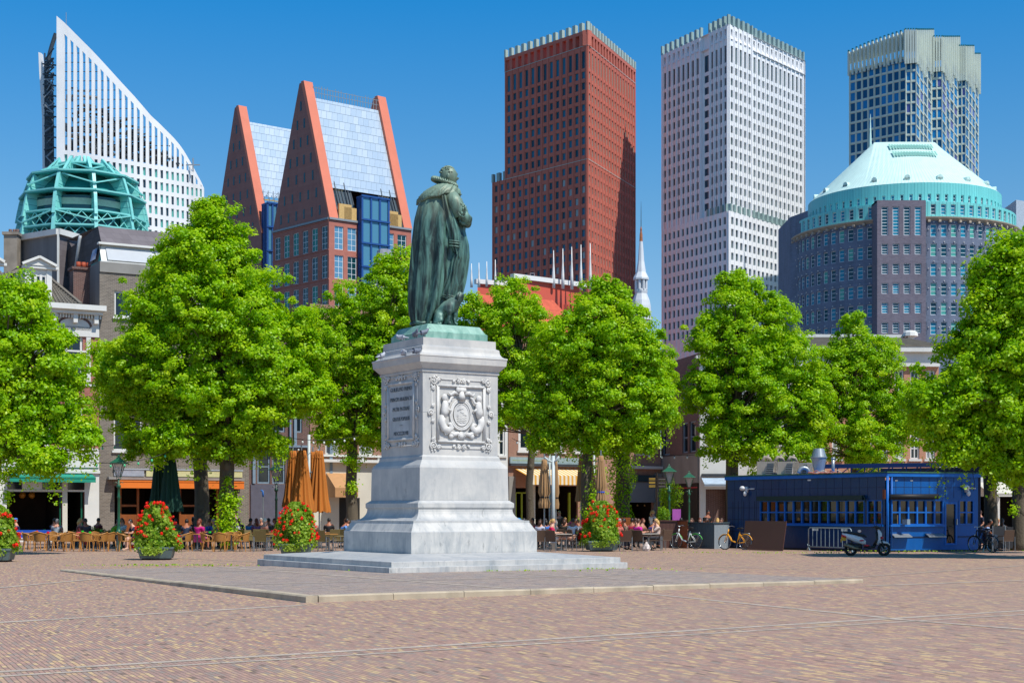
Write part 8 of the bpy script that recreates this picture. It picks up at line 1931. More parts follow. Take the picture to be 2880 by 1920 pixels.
# ================================================================ STREET LAMPS
m_lg_ = M('lamp_green_paint', '#1d5a41', .4, var=.12, sc=6); m_ldk = M('shaded_lamp_paint', '#15382b', .4, var=.12)  # second one is a darker copy of the green, tree shade put into its colour
g_lamp = glass('lamp_glass', '#b8b0b0', .1);
def lamp(label, px, Y, ptop, m):
 q = P(px, Y); H = Zh(ptop, Y); t = thing('street_lamp', label, 'street lamp', q, 'green lantern street lamps'); k = 1.0
 b = MB(); zl = H - 1.03
 b.lathe([(.17,0),(.17,.1),(.12,.16),(.12,.75),(.15,.8),(.10,.86),(.065,1.0),(.06,zl*.72),(.09,zl*.735),(.055,zl*.76),(.05,zl*.86),(.1,zl*.875),(.1,zl*.9),(.045,zl*.92),(.04,zl)], 12, tuple(q)); b.build('post', m, t, True)
 b = MB()
 for s_ in (-1, 1): b.tube([q + Vector((0,0,zl*.92)), q + Vector((s_*.14,0,zl*.95)), q + Vector((s_*.2,0,zl*.93))], .016, 6); b.tube([q + Vector((0,0,zl*.95)), q + Vector((s_*.1,0,zl)), q + Vector((s_*.08,0,zl+.12))], .014, 6)
 b.build('scroll_bracket', m, t)
 b = MB(); a0 = math.pi/4; c4 = [(q.x + r*math.cos(a0+i*math.pi/2), q.y + r*math.sin(a0+i*math.pi/2), z) for r, z in ((.11, zl+.06), (.34, zl+.66)) for i in range(4)]
 for i in range(4): j = (i+1) % 4; b.bar(c4[i], c4[4+i], .025); b.bar(c4[i], c4[j], .025); b.bar(c4[4+i], c4[4+j], .03)
 b.build('lantern_frame', m, t)
 b = MB(); b.add([Vector(p)*1 for p in c4], [(0,1,5,4),(1,2,6,5),(2,3,7,6),(3,0,4,7)]); b.build('lantern_glass', m_lglass, t)
 b = MB(); b.tube([q + Vector((0,0,zl+.1)), q + Vector((0,0,zl+.35))], .03, 6); b.lathe([(.03,zl+.34),(.055,zl+.42),(.03,zl+.52),(.01,zl+.53)], 8, tuple(q)); b.build('bulb', m_white, t)
 b = MB(); b.lathe([(.53,zl+.655),(.5,zl+.68),(.28,zl+.8),(.14,zl+.88),(.1,zl+.95),(.05,zl+.96),(.06,zl+1.0),(.01,zl+1.07)], 4, tuple(q)); o = b.build('lantern_roof', m, t)
 for v in o.data.vertices: # turn the four-sided roof to match the lantern
  x, y = v.co.x, v.co.y; v.co.x, v.co.y = (x-y)*.7071, (x+y)*.7071
def lglass():
 k = NT('clear_lamp_glass'); k.b.inputs['Base Color'].default_value = (.75,.72,.72,1); k.b.inputs['Alpha'].default_value = .45; k.b.inputs['Roughness'].default_value = .1; return k.m
m_lglass = lglass()
lamp('green lantern street lamp on the left terrace, nearest of the four', 334, 68, 1280, m_lg_)
lamp('dark lantern street lamp left of the ochre parasols, in tree shade', 777, 77, 1301, m_ldk)
lamp('bright green street lamp beside the brown signpost, left one of the right-hand pair', 1882, 79, 1306, m_lg_)
lamp('smaller green street lamp, right one of the right-hand pair', 1938, 92, 1325, m_lg_)
q = P(1847, 78); t = thing('signpost', 'brown signpost with yellow-lettered direction boards, left of the bright green street lamp', 'signpost', q)
m_sb = M('brown_sign_board', '#2f2118', .5); m_sy = M('yellow_sign_text', '#c9a23a', .5)
b = MB(); b.tube([q, q + Vector((0,0,3.75))], .045, 8); b.build('pole', m_sb, t)
for i in range(3):
 b = MB(); z = Zh(1350 + 10*i, 78); b.box(q.x-.42, q.x-.05, q.y-.05, q.y-.02, z-.02, z+.15, 0)
 for j in range(2): b.box(q.x-.4, q.x-.08, q.y-.055, q.y-.052, z+.02+.06*j, z+.05+.06*j, 1)
 b.build('direction_board', [m_sb, m_sy], t); b = MB(); b.box(q.x+.05, q.x+.48, q.y-.05, q.y-.02, z-.02, z+.15, 0); b.box(q.x+.09, q.x+.44, q.y-.055, q.y-.052, z+.04, z+.06, 1); b.build('direction_board', [m_sb, m_gstone], t)
def smallpost(label, px, Y, ptop, m, name='blue_post'):
 q = P(px, Y); t = thing(name, label, 'post', q); b = MB(); b.tube([q, q + Vector((0,0,Zh(ptop, Y)))], .035, 8); b.build('pole', m_alu, t); b = MB(); z = Zh(ptop, Y); b.tube([q + Vector((0,0,z-.3)), q + Vector((-.02,0,z)), q + Vector((-.12,0,z+.02))], .05, 8); b.build('head', m, t, True)
smallpost('thin post with bright blue head between the tree and the second street lamp', 740, 79, 1380, M('bright_blue_cap', '#2a6fc0', .5))
# box-shaped shrub and dark little hedge
m_leafb = leaf_mat('box_leaf', '#3c6b14', '#6f9a1c', '#9cc02c'); m_leafd = leaf_mat('herb_leaf', '#2c5a14', '#4a7a1c', '#6f9a28')
def bush(name, label, cat, c, rad, n, size, mat, seed, group=None):
 rng = np.random.default_rng(seed); q = rng.normal(0, 1, (n, 3)); q /= np.linalg.norm(q, axis=1)[:, None]; r = (rng.random(n)**.35)[:, None]
 base = Vector(c); t = thing(name, label, cat, (base.x, base.y, 0), group); cen = np.array([0, 0, base.z]) + q*r*np.array(rad)*(1 + .15*np.sin(q[:, :1]*9))
 me = leaf_mesh('foliage', cen, q + np.array([0, 0, .4]), rng.uniform(.7, 1.2, n)*size, np.clip(.5 + .3*rng.normal(0, 1, n), 0, 1), mat, rng); mesh_obj('foliage', me, t)
 return t
t = bush('box_shrub', 'small round bright green shrub standing behind the brown screen box', 'shrub', P(1864, 73, 1.55), (.34,.34,.42), 1500, .06, m_leafb, 3); b = MB(); q = P(1864, 73); b.tube([(q.x,q.y,0),(q.x,q.y,1.4)], .04, 8); b.build('stem', m_bark, t)
t = bush('potted_tree', 'small pale-leaved potted tree between the two right-hand street lamps', 'potted tree', P(1883, 86, 2.6), (.75,.6,1.0), 1500, .09, m_leafb, 4); b = MB(); q = P(1883, 86); b.tube([(q.x,q.y,0),(q.x,q.y,2.6)], .04, 8); b.build('stem', m_bark, t)
t = bush('herb_box', 'long low box of dark green herbs behind the seated people at left', 'planter', P(250, 74.5, .75), (.8,.2,.22), 900, .07, m_leafd, 5); b = MB(); q = P(250, 74.5); b.box(q.x-.8,q.x+.8,q.y-.15,q.y+.15,0,.65); b.build('box', m_dgrey, t)
t = bush('low_shrub', 'bright green shrub at the foot of the tree beside the right flower planter', 'shrub', P(1640, 71.5, .45), (.5,.35,.42), 1400, .1, m_leaf, 6); b = MB(); q = P(1640, 71.5); b.tube([(q.x,q.y,0),(q.x,q.y,.5)], .03, 6); b.build('stem', m_bark, t)
# ================================================================ FLOWER PLANTERS
m_plb = M('zinc_planter', '#5d6f6e', .6, var=.1, sc=2, grime=('#434f4e', .4)); m_gl = leaf_mat('geranium_leaf', '#4c7f14', '#7fa82a', '#b3c94a'); m_flo = M('red_petal', '#e6190b', .5, var=.12, sc=20, spec=.2)
m_flo2 = M('pinkish_red_petal', '#ef3020', .5, var=.1, sc=20, spec=.2)
def fplanter(label, px, Y, wpx, pytop, seed, wide=1.0, nf=62):
 rng = np.random.default_rng(seed); rr = random.Random(seed); q = P(px, Y); hw = wpx/F*Y/2; H = Zh(pytop, Y)
 t = thing('flower_planter', label, 'flower planter', q, 'geranium planters'); b = MB(); rot = .12
 cs, sn = math.cos(rot), math.sin(rot)
 sq_ = lambda h, z: [(q.x + (x*cs - y*sn)*h, q.y + (x*sn + y*cs)*h, z) for x, y in ((-1,-1),(1,-1),(1,1),(-1,1))]
 vs = sq_(hw*.86, .06) + sq_(hw, .40) + sq_(hw*1.03, .40) + sq_(hw*1.03, .46) + sq_(hw*.9, .46) + sq_(hw*.9, .36)
 b.add(vs, [(4*i+k, 4*i+(k+1) % 4, 4*i+4+(k+1) % 4, 4*i+4+k) for i in range(5) for k in range(4)] + [(3,2,1,0), (20,21,22,23)]); b.build('box', m_plb, t)
 b = MB(); b.box(q.x-hw*.7,q.x+hw*.7,q.y-hw*.7,q.y+hw*.7,0,.07); b.build('foot', m_blk, t)
 n = 5600; h = rng.random(n)**.9*(H-.42); f_ = h/(H-.42)
 prof = hw*wide*1.27*(1-.5*f_**1.4)*(1 - .55*f_**10); a = rng.uniform(0, 6.283, n); lump = 1 + .14*np.sin(a*3+seed+h*3) + .1*np.sin(a*5+h*6)
 r = prof*lump*(rng.random(n)**.3); out = np.stack([np.cos(a), np.sin(a), .35+0*a], 1)
 cen = np.stack([r*np.cos(a), r*np.sin(a), .36 + h - .1*(rng.random(n) < .2)], 1)
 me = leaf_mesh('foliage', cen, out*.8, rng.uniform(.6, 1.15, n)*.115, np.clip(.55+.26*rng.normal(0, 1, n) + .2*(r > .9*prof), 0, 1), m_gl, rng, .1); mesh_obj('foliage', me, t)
 cm = []
 for v in range(3):
  b = MB()
  for i in range(16):
   d = Vector((rr.gauss(0,1), rr.gauss(0,1), rr.gauss(0,1))).normalized(); c_ = d*.05; u = d.cross(Vector((0,0,1))).normalized()*.028; w_ = d.cross(u).normalized()*.028
   b.add([c_-u-w_*.3, c_+w_, c_+u-w_*.3, c_-w_, c_+d*.012], [(0,1,4),(1,2,4),(2,3,4),(3,0,4)])
  cm.append(mesh_of(b, 'flower', [m_flo if v else m_flo2]))
 for i in range(nf):
  hh = rr.random()**.8*(H-.5); ff = hh/(H-.42); pr = hw*wide*1.27*(1-.5*ff**1.4)*(1-.55*ff**10); a_ = rr.uniform(-math.pi*1.02, .02) if rr.random() < .8 else rr.uniform(0, math.pi)
  o = bpy.data.objects.new('flower', cm[i % 3]); C.objects.link(o); o.parent = t; k = rr.uniform(.75, 1.4)
  o.location = ((pr*1.04+.03)*math.cos(a_), (pr*1.04+.03)*math.sin(a_), .4 + hh + (.06 if ff > .9 else 0)); o.scale = (k,k,k*.9); o.rotation_euler = (rr.random()*3, rr.random()*3, 0); OFF[o.name] = OFF[t.name]
 m_ = 240; cen = np.stack([rng.normal(-.05, .22, m_), np.full(m_, -hw-.06) + rng.normal(0, .04, m_), .18 + .28*rng.random(m_)], 1); me = leaf_mesh('trailing_leaves', cen, np.tile([0,-1,.3], (m_,1)).astype(float), rng.uniform(.5, 1, m_)*.085, np.full(m_, .95), m_gl, rng); mesh_obj('trailing_leaves', me, t)
fplanter('zinc planter with a tall cone of red geraniums in front of the green parasols', 441, 54, 97, 1408, 1)
fplanter('zinc planter with red geraniums cut by the left edge of the photo', -12, 51.8, 97, 1415, 2, 1.05)
fplanter('zinc planter with red geraniums partly hidden behind the monument steps', 833, 59.5, 92, 1408, 3, 1.05)
fplanter('zinc planter with red geraniums right of the pedestal', 1691, 65.5, 86, 1405, 4, 1.05)
# ================================================================ STRINGS OF LIGHT BULBS
m_wire = M('black_wire', '#1a1a18', .6); m_bg_ = M('green_bulb', '#4fbf86', .25); m_bw_ = M('clear_bulb', '#dfe6e2', .2)
def bulbs(label, a, c, sag, n, mat):
 a, c = Vector(a), Vector(c); t = thing('bulb_string', label, 'string of bulbs', a, 'strings of light bulbs over the terraces'); pts = []
 for i in range(25): f_ = i/24; p = a.lerp(c, f_); p.z -= sag*4*f_*(1-f_); pts.append(p)
 b = MB(); b.tube(pts, .014, 4, cap=False); b.build('wire', m_wire, t)
 for i in range(n):
  f_ = (i+.5)/n; p = a.lerp(c, f_); p.z -= sag*4*f_*(1-f_); b = MB(); b.tube([p, p - Vector((0,0,.07))], .025, 6, m=0); b.ball(p - Vector((0,0,.13)), (.05,.05,.07), 8, 6, 1); b.build('bulb', [m_wire, mat], t)
bulbs('string of green bulbs from the left tree across the white and green cafe front', P(170, 64, Zh(1280,64)), P(520, 68, Zh(1250,68)), .55, 9, m_bg_)
bulbs('string of green bulbs just above the left street lamp', P(240, 80, Zh(1252,80)), P(450, 72, Zh(1215,72)), .25, 6, m_bg_)
bulbs('string of pale bulbs hanging above the ochre parasols', P(770, 70, Zh(1222,70)), P(1010, 78, Zh(1224,78)), .25, 8, m_bw_)
bulbs('string of pale bulbs above the striped awning', P(1440, 82, Zh(1232,82)), P(1660, 73, Zh(1255,73)), .35, 7, m_bw_)
bulbs('string of pale bulbs crossing the side street behind the lamps', P(1740, 84, Zh(1262,84)), P(2062, 80, Zh(1262,80)), .35, 9, m_bw_)
# ================================================================ PEOPLE
SKIN = [M('skin_light', '#c98f74', .55, var=.05), M('skin_tan', '#a8694c', .55, var=.05), M('skin_fair', '#dba78c', .55, var=.05)]
HAIR = dict(dark=M('dark_hair', '#1d1512', .5), brown=M('brown_hair', '#4b2d1c', .5), blond=M('blond_hair', '#c49a58', .5), grey=M('grey_hair', '#9c9690', .6), white=M('white_hair', '#e3dccb', .6), red=M('auburn_hair', '#6d2f1c', .5))
_cl = {}
def clothm(h):
 if h not in _cl: _cl[h] = M('cloth_' + h[1:], h, .8, var=.1, sc=6)
 return _cl[h]
def limbs(pose):
 if pose == 'stand': J = dict(pel=(0,0,.95), wai=(0,0,1.1), che=(0,0,1.3), nb=(0,0,1.45), nk=(.01,0,1.53), hd=(.03,0,1.66), hr=(0,.1,.92), kr=(.03,.11,.5), ar=(0,.11,.09), tr=(.14,.12,.035), hl=(0,-.1,.92), kl=(.05,-.11,.5), al=(.0,-.11,.09), tl=(.15,-.12,.035), sr=(0,.19,1.41), er=(.0,.25,1.13), wr=(.16,.2,1.0), sl=(0,-.19,1.41), el=(-.02,-.25,1.13), wl=(.18,-.18,1.04))
 elif pose == 'bend': J = dict(pel=(0,0,.93), wai=(.1,0,1.05), che=(.28,0,1.15), nb=(.42,0,1.2), nk=(.48,0,1.22), hd=(.58,0,1.24), hr=(0,.1,.9), kr=(.05,.11,.5), ar=(0,.11,.09), tr=(.14,.12,.035), hl=(0,-.1,.9), kl=(.05,-.11,.5), al=(0,-.11,.09), tl=(.15,-.12,.035), sr=(.38,.18,1.17), er=(.42,.24,.9), wr=(.58,.16,.82), sl=(.38,-.18,1.17), el=(.4,-.24,.9), wl=(.55,-.14,.84))
 else:
  J = dict(pel=(0,0,.54), wai=(-.03,0,.70), che=(-.02,0,.90), nb=(.0,0,1.06), nk=(.02,0,1.14), hd=(.05,0,1.27), hr=(.04,.1,.53), kr=(.46,.13,.52), ar=(.48,.13,.09), tr=(.61,.13,.035), hl=(.04,-.1,.53), kl=(.46,-.13,.52), al=(.44,-.13,.09), tl=(.57,-.13,.035), sr=(-.01,.19,1.02), er=(.1,.25,.77), wr=(.36,.16,.78), sl=(-.01,-.19,1.02), el=(.08,-.25,.77), wl=(.34,-.14,.80))
  if pose == 'lean':
   for k_, d in dict(wai=.04, che=.1, nb=.17, nk=.2, hd=.24, sr=.17, sl=.17, er=.2, el=.2, wr=.1, wl=.08).items(): x, y, z = J[k_]; J[k_] = (x+d, y, z-.02)
  if pose == 'chin': J['er'] = (.28,.16,.76); J['wr'] = (.2,.06,1.1)
  if pose == 'legs': J.update(kr=(.45,.08,.55), ar=(.88,.07,.50), tr=(.98,.07,.58), kl=(.44,-.08,.58), al=(.86,-.02,.57), tl=(.96,-.02,.66))
 return J
RAD = dict(pel=.15, wai=.125, che=.15, nb=.09, nk=.058, hd=.085, hr=.095, kr=.062, ar=.04, tr=.04, hl=.095, kl=.062, al=.04, tl=.04, sr=.06, er=.042, wr=.028, sl=.06, el=.042, wl=.028)
BON = [('pel','wai'),('wai','che'),('che','nb'),('nb','nk'),('nk','hd'),('pel','hr'),('hr','kr'),('kr','ar'),('ar','tr'),('pel','hl'),('hl','kl'),('kl','al'),('al','tl'),('nb','sr'),('sr','er'),('er','wr'),('nb','sl'),('sl','el'),('el','wl')]
def add_head_hands(me, J):
 b = MB(); hx_, hy_, hz_ = J['hd']
 n, k = 16, 14; vs, fs = [], []
 for i in range(k+1):
  t = math.pi*i/k
  for j in range(n):
   a = 2*math.pi*j/n; d = Vector((math.sin(t)*math.cos(a), math.sin(t)*math.sin(a), -math.cos(t))); p = Vector((d.x*.098, d.y*.078, d.z*.122))
   if d.x > 0:
    w_ = math.exp(-(d.y/.25)**2); p.x += .024*w_*math.exp(-((d.z+.12)/.14)**2); p.x -= .01*math.exp(-((abs(d.y)-.35)/.15)**2)*math.exp(-((d.z-.08)/.1)**2); p.x -= .008*w_*math.exp(-((d.z+.5)/.07)**2)
   if d.z < -.2: p.y *= .88
   vs.append((hx_+p.x, hy_+p.y, hz_+.01+p.z))
 for i in range(k):
  for j in range(n): j2 = (j+1) % n; fs.append((i*n+j, i*n+j2, (i+1)*n+j2, (i+1)*n+j))
 b.add(vs, fs)
 for s_ in (-1, 1): b.ball((hx_-.005, hy_+s_*.08, hz_+.005), (.015,.01,.028), 6, 5)
 for w_, e_ in (('wr','er'),('wl','el')):
  W, E = Vector(J[w_]), Vector(J[e_]); d = (W-E).normalized(); s_ = d.cross(Vector((0,0,1))).normalized(); u = s_.cross(d)
  b.ball(W + d*.04, (.045,.035,.02), 8, 5)
  for q in range(4): o = W + d*.07 + s_*(-.027+.018*q); b.tube([o, o + d*.035 - u*.005, o + d*(.055 + .008*(q in (1,2))) - u*.02], [.009,.008,.006], 5)
  o = W + d*.03 + s_*.035; b.tube([o, o + d*.02 + s_*.02, o + d*.045 + s_*.022], [.011,.009,.007], 5)
 bm = bmesh.new(); bm.from_mesh(me); m2 = mesh_of(b, 'x', []); bm.from_mesh(m2); bm.to_mesh(me); bm.free(); me.polygons.foreach_set('use_smooth', [True]*len(me.polygons)); bpy.data.meshes.remove(m2)
_pm = {}
def pose_meshes(pose):
 if pose in _pm: return _pm[pose]
 J = limbs(pose); jj = {k_: (*J[k_], RAD[k_]) for k_ in J}
 body = skin('body', jj, BON, 0, 1); add_head_hands(body, J)
 g = lambda ks, kk, ov={}: ({k_: (*J[k_], RAD[k_]*kk + .012 + ov.get(k_, 0)) for k_ in ks})
 sh = skin('shirt', {**g(('pel','wai','che','nb'), 1.06, {'nb': .02}), **g(('sr','sl'), 1.15), 'er': (*(Vector(J['sr']).lerp(Vector(J['er']), .75)), .066), 'el': (*(Vector(J['sl']).lerp(Vector(J['el']), .75)), .066)}, [('pel','wai'),('wai','che'),('che','nb'),('nb','sr'),('sr','er'),('nb','sl'),('sl','el')], 1, 1)
 lo = {**g(('pel','hr','kr','hl','kl'), 1.1)}; lo['ar'] = (*(Vector(J['kr']).lerp(Vector(J['ar']), .9)), .058); lo['al'] = (*(Vector(J['kl']).lerp(Vector(J['al']), .9)), .058)
 tr = skin('trousers', lo, [('pel','hr'),('hr','kr'),('kr','ar'),('pel','hl'),('hl','kl'),('kl','al')], 0, 1)
 so_ = {**g(('pel','hr','hl'), 1.12)}; so_['kr'] = (*(Vector(J['hr']).lerp(Vector(J['kr']), .75)), .088); so_['kl'] = (*(Vector(J['hl']).lerp(Vector(J['kl']), .75)), .088)
 st_ = skin('shorts', so_, [('pel','hr'),('hr','kr'),('pel','hl'),('hl','kl')], 0, 1)
 hair = {}
 for style in ('short', 'long', 'tail'):
  b = MB(); hx_, hy_, hz_ = J['hd']; n, k = 14, 10; vs, fs = [], []
  for i in range(k+1):
   t = math.pi*.62*i/k
   for j in range(n):
    a = 2*math.pi*j/n; d = Vector((math.sin(t)*math.cos(a), math.sin(t)*math.sin(a), math.cos(t)))
    cut = 1.0 if d.x < .45 else max(.35, 1-(d.x-.45)*1.4) ; z = d.z if d.x < .3 else max(d.z, .30+.25*(d.x-.3))
    vs.append((hx_ - .006 + d.x*.108, hy_ + d.y*.09, hz_ + .014 + z*.131))
  for i in range(k):
   for j in range(n): j2 = (j+1) % n; fs.append((i*n+j, i*n+j2, (i+1)*n+j2, (i+1)*n+j))
  b.add(vs, fs)
  if style == 'long': b.tube([(hx_-.06,hy_,hz_+.04),(hx_-.09,hy_,hz_-.08),(hx_-.10,hy_,hz_-.26)], [.075,.09,.05], 10)
  if style == 'tail': b.ball((hx_-.12,hy_,hz_+.06), (.04,.04,.04), 8, 6); b.tube([(hx_-.13,hy_,hz_+.05),(hx_-.17,hy_,hz_-.08),(hx_-.15,hy_,hz_-.17)], [.028,.032,.01], 8)
  m_ = mesh_of(b, 'hair', []); m_.polygons.foreach_set('use_smooth', [True]*len(m_.polygons)); hair[style] = m_
 sho = []
 for a_, t_ in (('ar','tr'),('al','tl')): b = MB(); A, T_ = Vector(J[a_]), Vector(J[t_]); d = T_-A; b.tube([A - d*.35 + Vector((0,0,-.02)), A + d*.3 + Vector((0,0,-.015)), T_ + d*.45], [.045,.05,.032], 8); sho.append(mesh_of(b, 'shoe', []))
 hx_, hy_, hz_ = J['hd']; eye = []
 for s_ in (-1, 1): b = MB(); b.ball((hx_+.083, hy_+s_*.03, hz_+.022), (.012,.014,.009), 6, 4); eye.append(mesh_of(b, 'eye', []))
 b = MB(); b.lathe([(.112,.07),(.11,.10),(.08,.14),(.02,.15)], 12, (hx_-.005, hy_, hz_)); b.box(hx_+.08, hx_+.17, hy_-.06, hy_+.06, hz_+.075, hz_+.085); cap = mesh_of(b, 'cap', [])
 _pm[pose] = (body, sh, tr, st_, hair, sho, eye, cap); return _pm[pose]
m_eye = M('eyes', '#1a1412', .3)
NP = 0
def person(label, px, Y, pose='sit', face=90, skin_=0, hair='brown', hs_='short', top='#336699', low='#2c3442', shorts=False, shoe='#2a2420', cap=None, k=1.0, z=0):
 global NP; NP += 1
 body, sh, tr, st_, hr, sho, eye, cp = pose_meshes(pose)
 t = thing('person', label, 'person', P(px, Y, z), 'people on the cafe terraces')
 t.rotation_euler = (0, 0, R(face)); t.scale = (k,)*3
 def put(nm, me, m): q = bpy.data.objects.new(nm, me); C.objects.link(q); q.parent = t; (me.materials.append(m) if not me.materials else None); q.material_slots[0].link = 'OBJECT'; q.material_slots[0].material = m
 put('body', body, SKIN[skin_]); put('shirt', sh, clothm(top)); put('shorts' if shorts else 'trousers', st_ if shorts else tr, clothm(low)); put('hair', hr[hs_], HAIR[hair]); [put('shoe', q_, clothm(shoe)) for q_ in sho]; [put('eye', q_, m_eye) for q_ in eye]
 if cap: put('cap', cp, clothm(cap))
pp = person
pp('man in navy striped shirt and blue cap at the far left of the terrace', 46, 72.6, 'sit', 200, 0, 'grey', 'short', '#2a3566', '#2c3442', cap='#3f74c4')
pp('grey-haired man in grey tie-dyed shirt seen from behind', 158, 70.6, 'lean', 95, 0, 'grey', 'short', '#8b949c', '#3a3f4a')
pp('dark-haired person half hidden behind the man in the grey shirt', 152, 73.4, 'sit', 60, 1, 'dark', 'short', '#2f3a5c')
pp('blond person in dark flowered top left of the ponytailed woman', 224, 71.6, 'sit', 20, 0, 'blond', 'long', '#6d3c3c')
pp('woman with dark ponytail in charcoal shirt beside a coral bag', 241, 70.6, 'sit', 120, 1, 'dark', 'tail', '#3a3d48', '#c43d4a')
pp('person in lime green shirt leaning behind the left street lamp', 316, 71.6, 'lean', 20, 1, 'dark', 'short', '#6fae2a')
pp('young man in navy shirt and shorts, bare legs, between lamp and planter', 384, 68.0, 'lean', 215, 2, 'dark', 'short', '#18203c', '#222a3c', True, '#c9a58c')
pp('person in white and dark top half hidden by the second planter', 482, 72.5, 'sit', 200, 1, 'dark', 'short', '#d6d3d0')
pp('person in dark navy top with back to the square, left of the woman in magenta', 523, 68.4, 'lean', 95, 1, 'dark', 'short', '#1d2740')
pp('standing woman in a black top in front of the dark tree trunk', 551, 77, 'stand', 60, 0, 'brown', 'tail', '#15161a', '#1c1c22')
pp('woman in a magenta dress with dark red hair, seated in front of the trunk', 560, 67.8, 'sit', 60, 1, 'red', 'long', '#c4127a', '#b5457e', True)
pp('man in bright blue shirt between the two trunks', 588, 71.4, 'sit', 30, 1, 'brown', 'short', '#1f56b8')
pp('grey-haired person in a flowered blouse beside the man in bright blue', 603, 69.6, 'sit', 190, 0, 'grey', 'short', '#7f8aa8')
pp('standing person in pale pink shirt right of the pale trunk', 661, 76.5, 'stand', 200, 0, 'brown', 'short', '#d09aae', '#3a3440')
pp('blond woman in white sleeveless top right of the pale trunk', 660, 70.0, 'sit', 70, 0, 'blond', 'tail', '#d8d4cc', '#7d8a9c')
pp('person with short dark hair behind the blond woman in white', 672, 73.6, 'sit', 100, 1, 'dark', 'short', '#3c4250')
pp('person in sky blue shirt left of the auburn-haired woman', 703, 72.6, 'sit', 60, 1, 'dark', 'short', '#2a7fb8')
pp('auburn-haired woman in patterned top left of the white-haired woman', 722, 71.4, 'chin', 120, 1, 'red', 'long', '#8a5a8c')
pp('white-haired woman in a peach top', 743, 71.0, 'sit', 40, 2, 'white', 'short', '#d99a86')
pp('person in a dark top right of the white-haired woman', 757, 74.0, 'sit', 150, 1, 'dark', 'short', '#39414a')
pp('brown-clad person at the table in front of the lamp left of the ochre parasols', 775, 72.0, 'sit', 200, 1, 'brown', 'long', '#5a3d34')
pp('blond person half hidden right of the third planter', 881, 71.5, 'sit', 120, 2, 'blond', 'long', '#a87f6a')
pp('man in light blue shirt left of the pedestal, seen from behind', 960, 72.6, 'lean', 20, 1, 'dark', 'short', '#5c8fd0')
pp('person in dark teal shirt directly left of the pedestal', 986, 73.2, 'lean', 150, 0, 'brown', 'short', '#243a40')
pp('person in red at the right edge of the pedestal', 1445, 73.6, 'sit', 10, 1, 'dark', 'short', '#a82a34')
pp('person in a sky blue sun hat directly right of the pedestal', 1456, 71.6, 'sit', 10, 0, 'brown', 'short', '#3f8fb8', cap='#2f86c4')
pp('dark-haired woman in black sleeveless top near the pedestal', 1476, 72.4, 'sit', 200, 1, 'dark', 'tail', '#17181c')
pp('brown-haired woman in white tank top, left of the sunbathing woman', 1519, 68.6, 'sit', 60, 0, 'brown', 'long', '#c9c8d6')
pp('person in a blue top beside the brown-haired woman in white', 1535, 71.0, 'sit', 120, 1, 'dark', 'long', '#2a6fc0')
pp('blond woman in pink top stretching her bare legs onto a chair', 1553, 66.6, 'legs', -8, 2, 'blond', 'tail', '#d81e56', '#e0d8d0', True, '#d9a58a')
pp('grey-haired person holding a phone to the ear, behind the woman in pink', 1561, 70.6, 'chin', 170, 0, 'grey', 'long', '#6d6a74')
pp('standing blond woman in brown dress near the white mast', 1573, 76.0, 'stand', 250, 0, 'blond', 'tail', '#5d4a38', '#4a3a2e', k=.98)
pp('person in plain beige shirt left of the white mast', 1532, 76.0, 'sit', 90, 2, 'brown', 'short', '#a88874')
pp('person with long dark hair sitting behind the bending man', 1588, 73.0, 'sit', 60, 1, 'brown', 'long', '#42382c')
pp('grey-haired man in pink shirt bending over a table', 1594, 75.0, 'bend', 15, 0, 'grey', 'short', '#d84a72', '#3a2430')
pp('dark-haired man in white shirt seen from behind', 1611, 70.8, 'sit', 80, 1, 'dark', 'short', '#e3e3e6')
pp('pink-skinned person in coral top right of the right planter', 1740, 68.4, 'sit', 320, 0, 'grey', 'short', '#c46a5c', '#3a3a44')
pp('dark-haired person in beige top, second from the right planter', 1757, 70.6, 'sit', 200, 1, 'dark', 'short', '#8a6f5c')
pp('person with dark hair in a crimson top', 1777, 72.4, 'sit', 60, 1, 'dark', 'short', '#a81e3c')
pp('woman in magenta top with brown hair in a bun', 1793, 67.6, 'sit', 30, 0, 'brown', 'tail', '#d01f9a', '#2a2a36')
pp('person with long red-brown hair and bare arms beside the woman in magenta', 1806, 70.0, 'sit', 320, 0, 'red', 'long', '#8a5442')
pp('person leaning forward in a violet shirt', 1826, 70.6, 'lean', 20, 1, 'dark', 'short', '#44378a')
pp('fair person in pale dress at the brown screen box', 1848, 68.6, 'chin', 190, 2, 'blond', 'long', '#d6c0b4', '#2c2c34')
pp('standing dark figure behind the box shrub, left one', 1872, 84, 'stand', 90, 1, 'dark', 'short', '#211d20', '#1c1c20')
pp('standing dark figure behind the first right-hand street lamp', 1893, 86, 'stand', 60, 1, 'dark', 'long', '#33262a', '#1c1c20')
pp('person in black right of the purple notice board', 1915, 78, 'sit', 60, 1, 'dark', 'short', '#1b1b22')
pp('pale woman with brown hair in a red top above the grey screen box', 1947, 75.4, 'sit', 230, 2, 'brown', 'long', '#b01e26')
pp('auburn-haired woman in white top above the grey screen box', 1969, 75.0, 'sit', 260, 2, 'red', 'short', '#d6d0cc')
pp('standing waiter in black above the grey screen box', 1990, 77.5, 'stand', 300, 1, 'dark', 'short', '#121216', '#121216')
pp('person in teal top beside the waiter', 2003, 74.6, 'lean', 200, 1, 'brown', 'short', '#2f6a78')
pp('blond person in blue shirt at the right end of the grey screen box', 2018, 74.6, 'sit', 80, 0, 'blond', 'long', '#2c6fc4')
pp('person in white raising a hand, next to the kiosk wall', 2031, 75.0, 'chin', 230, 2, 'brown', 'short', '#dcdce4')
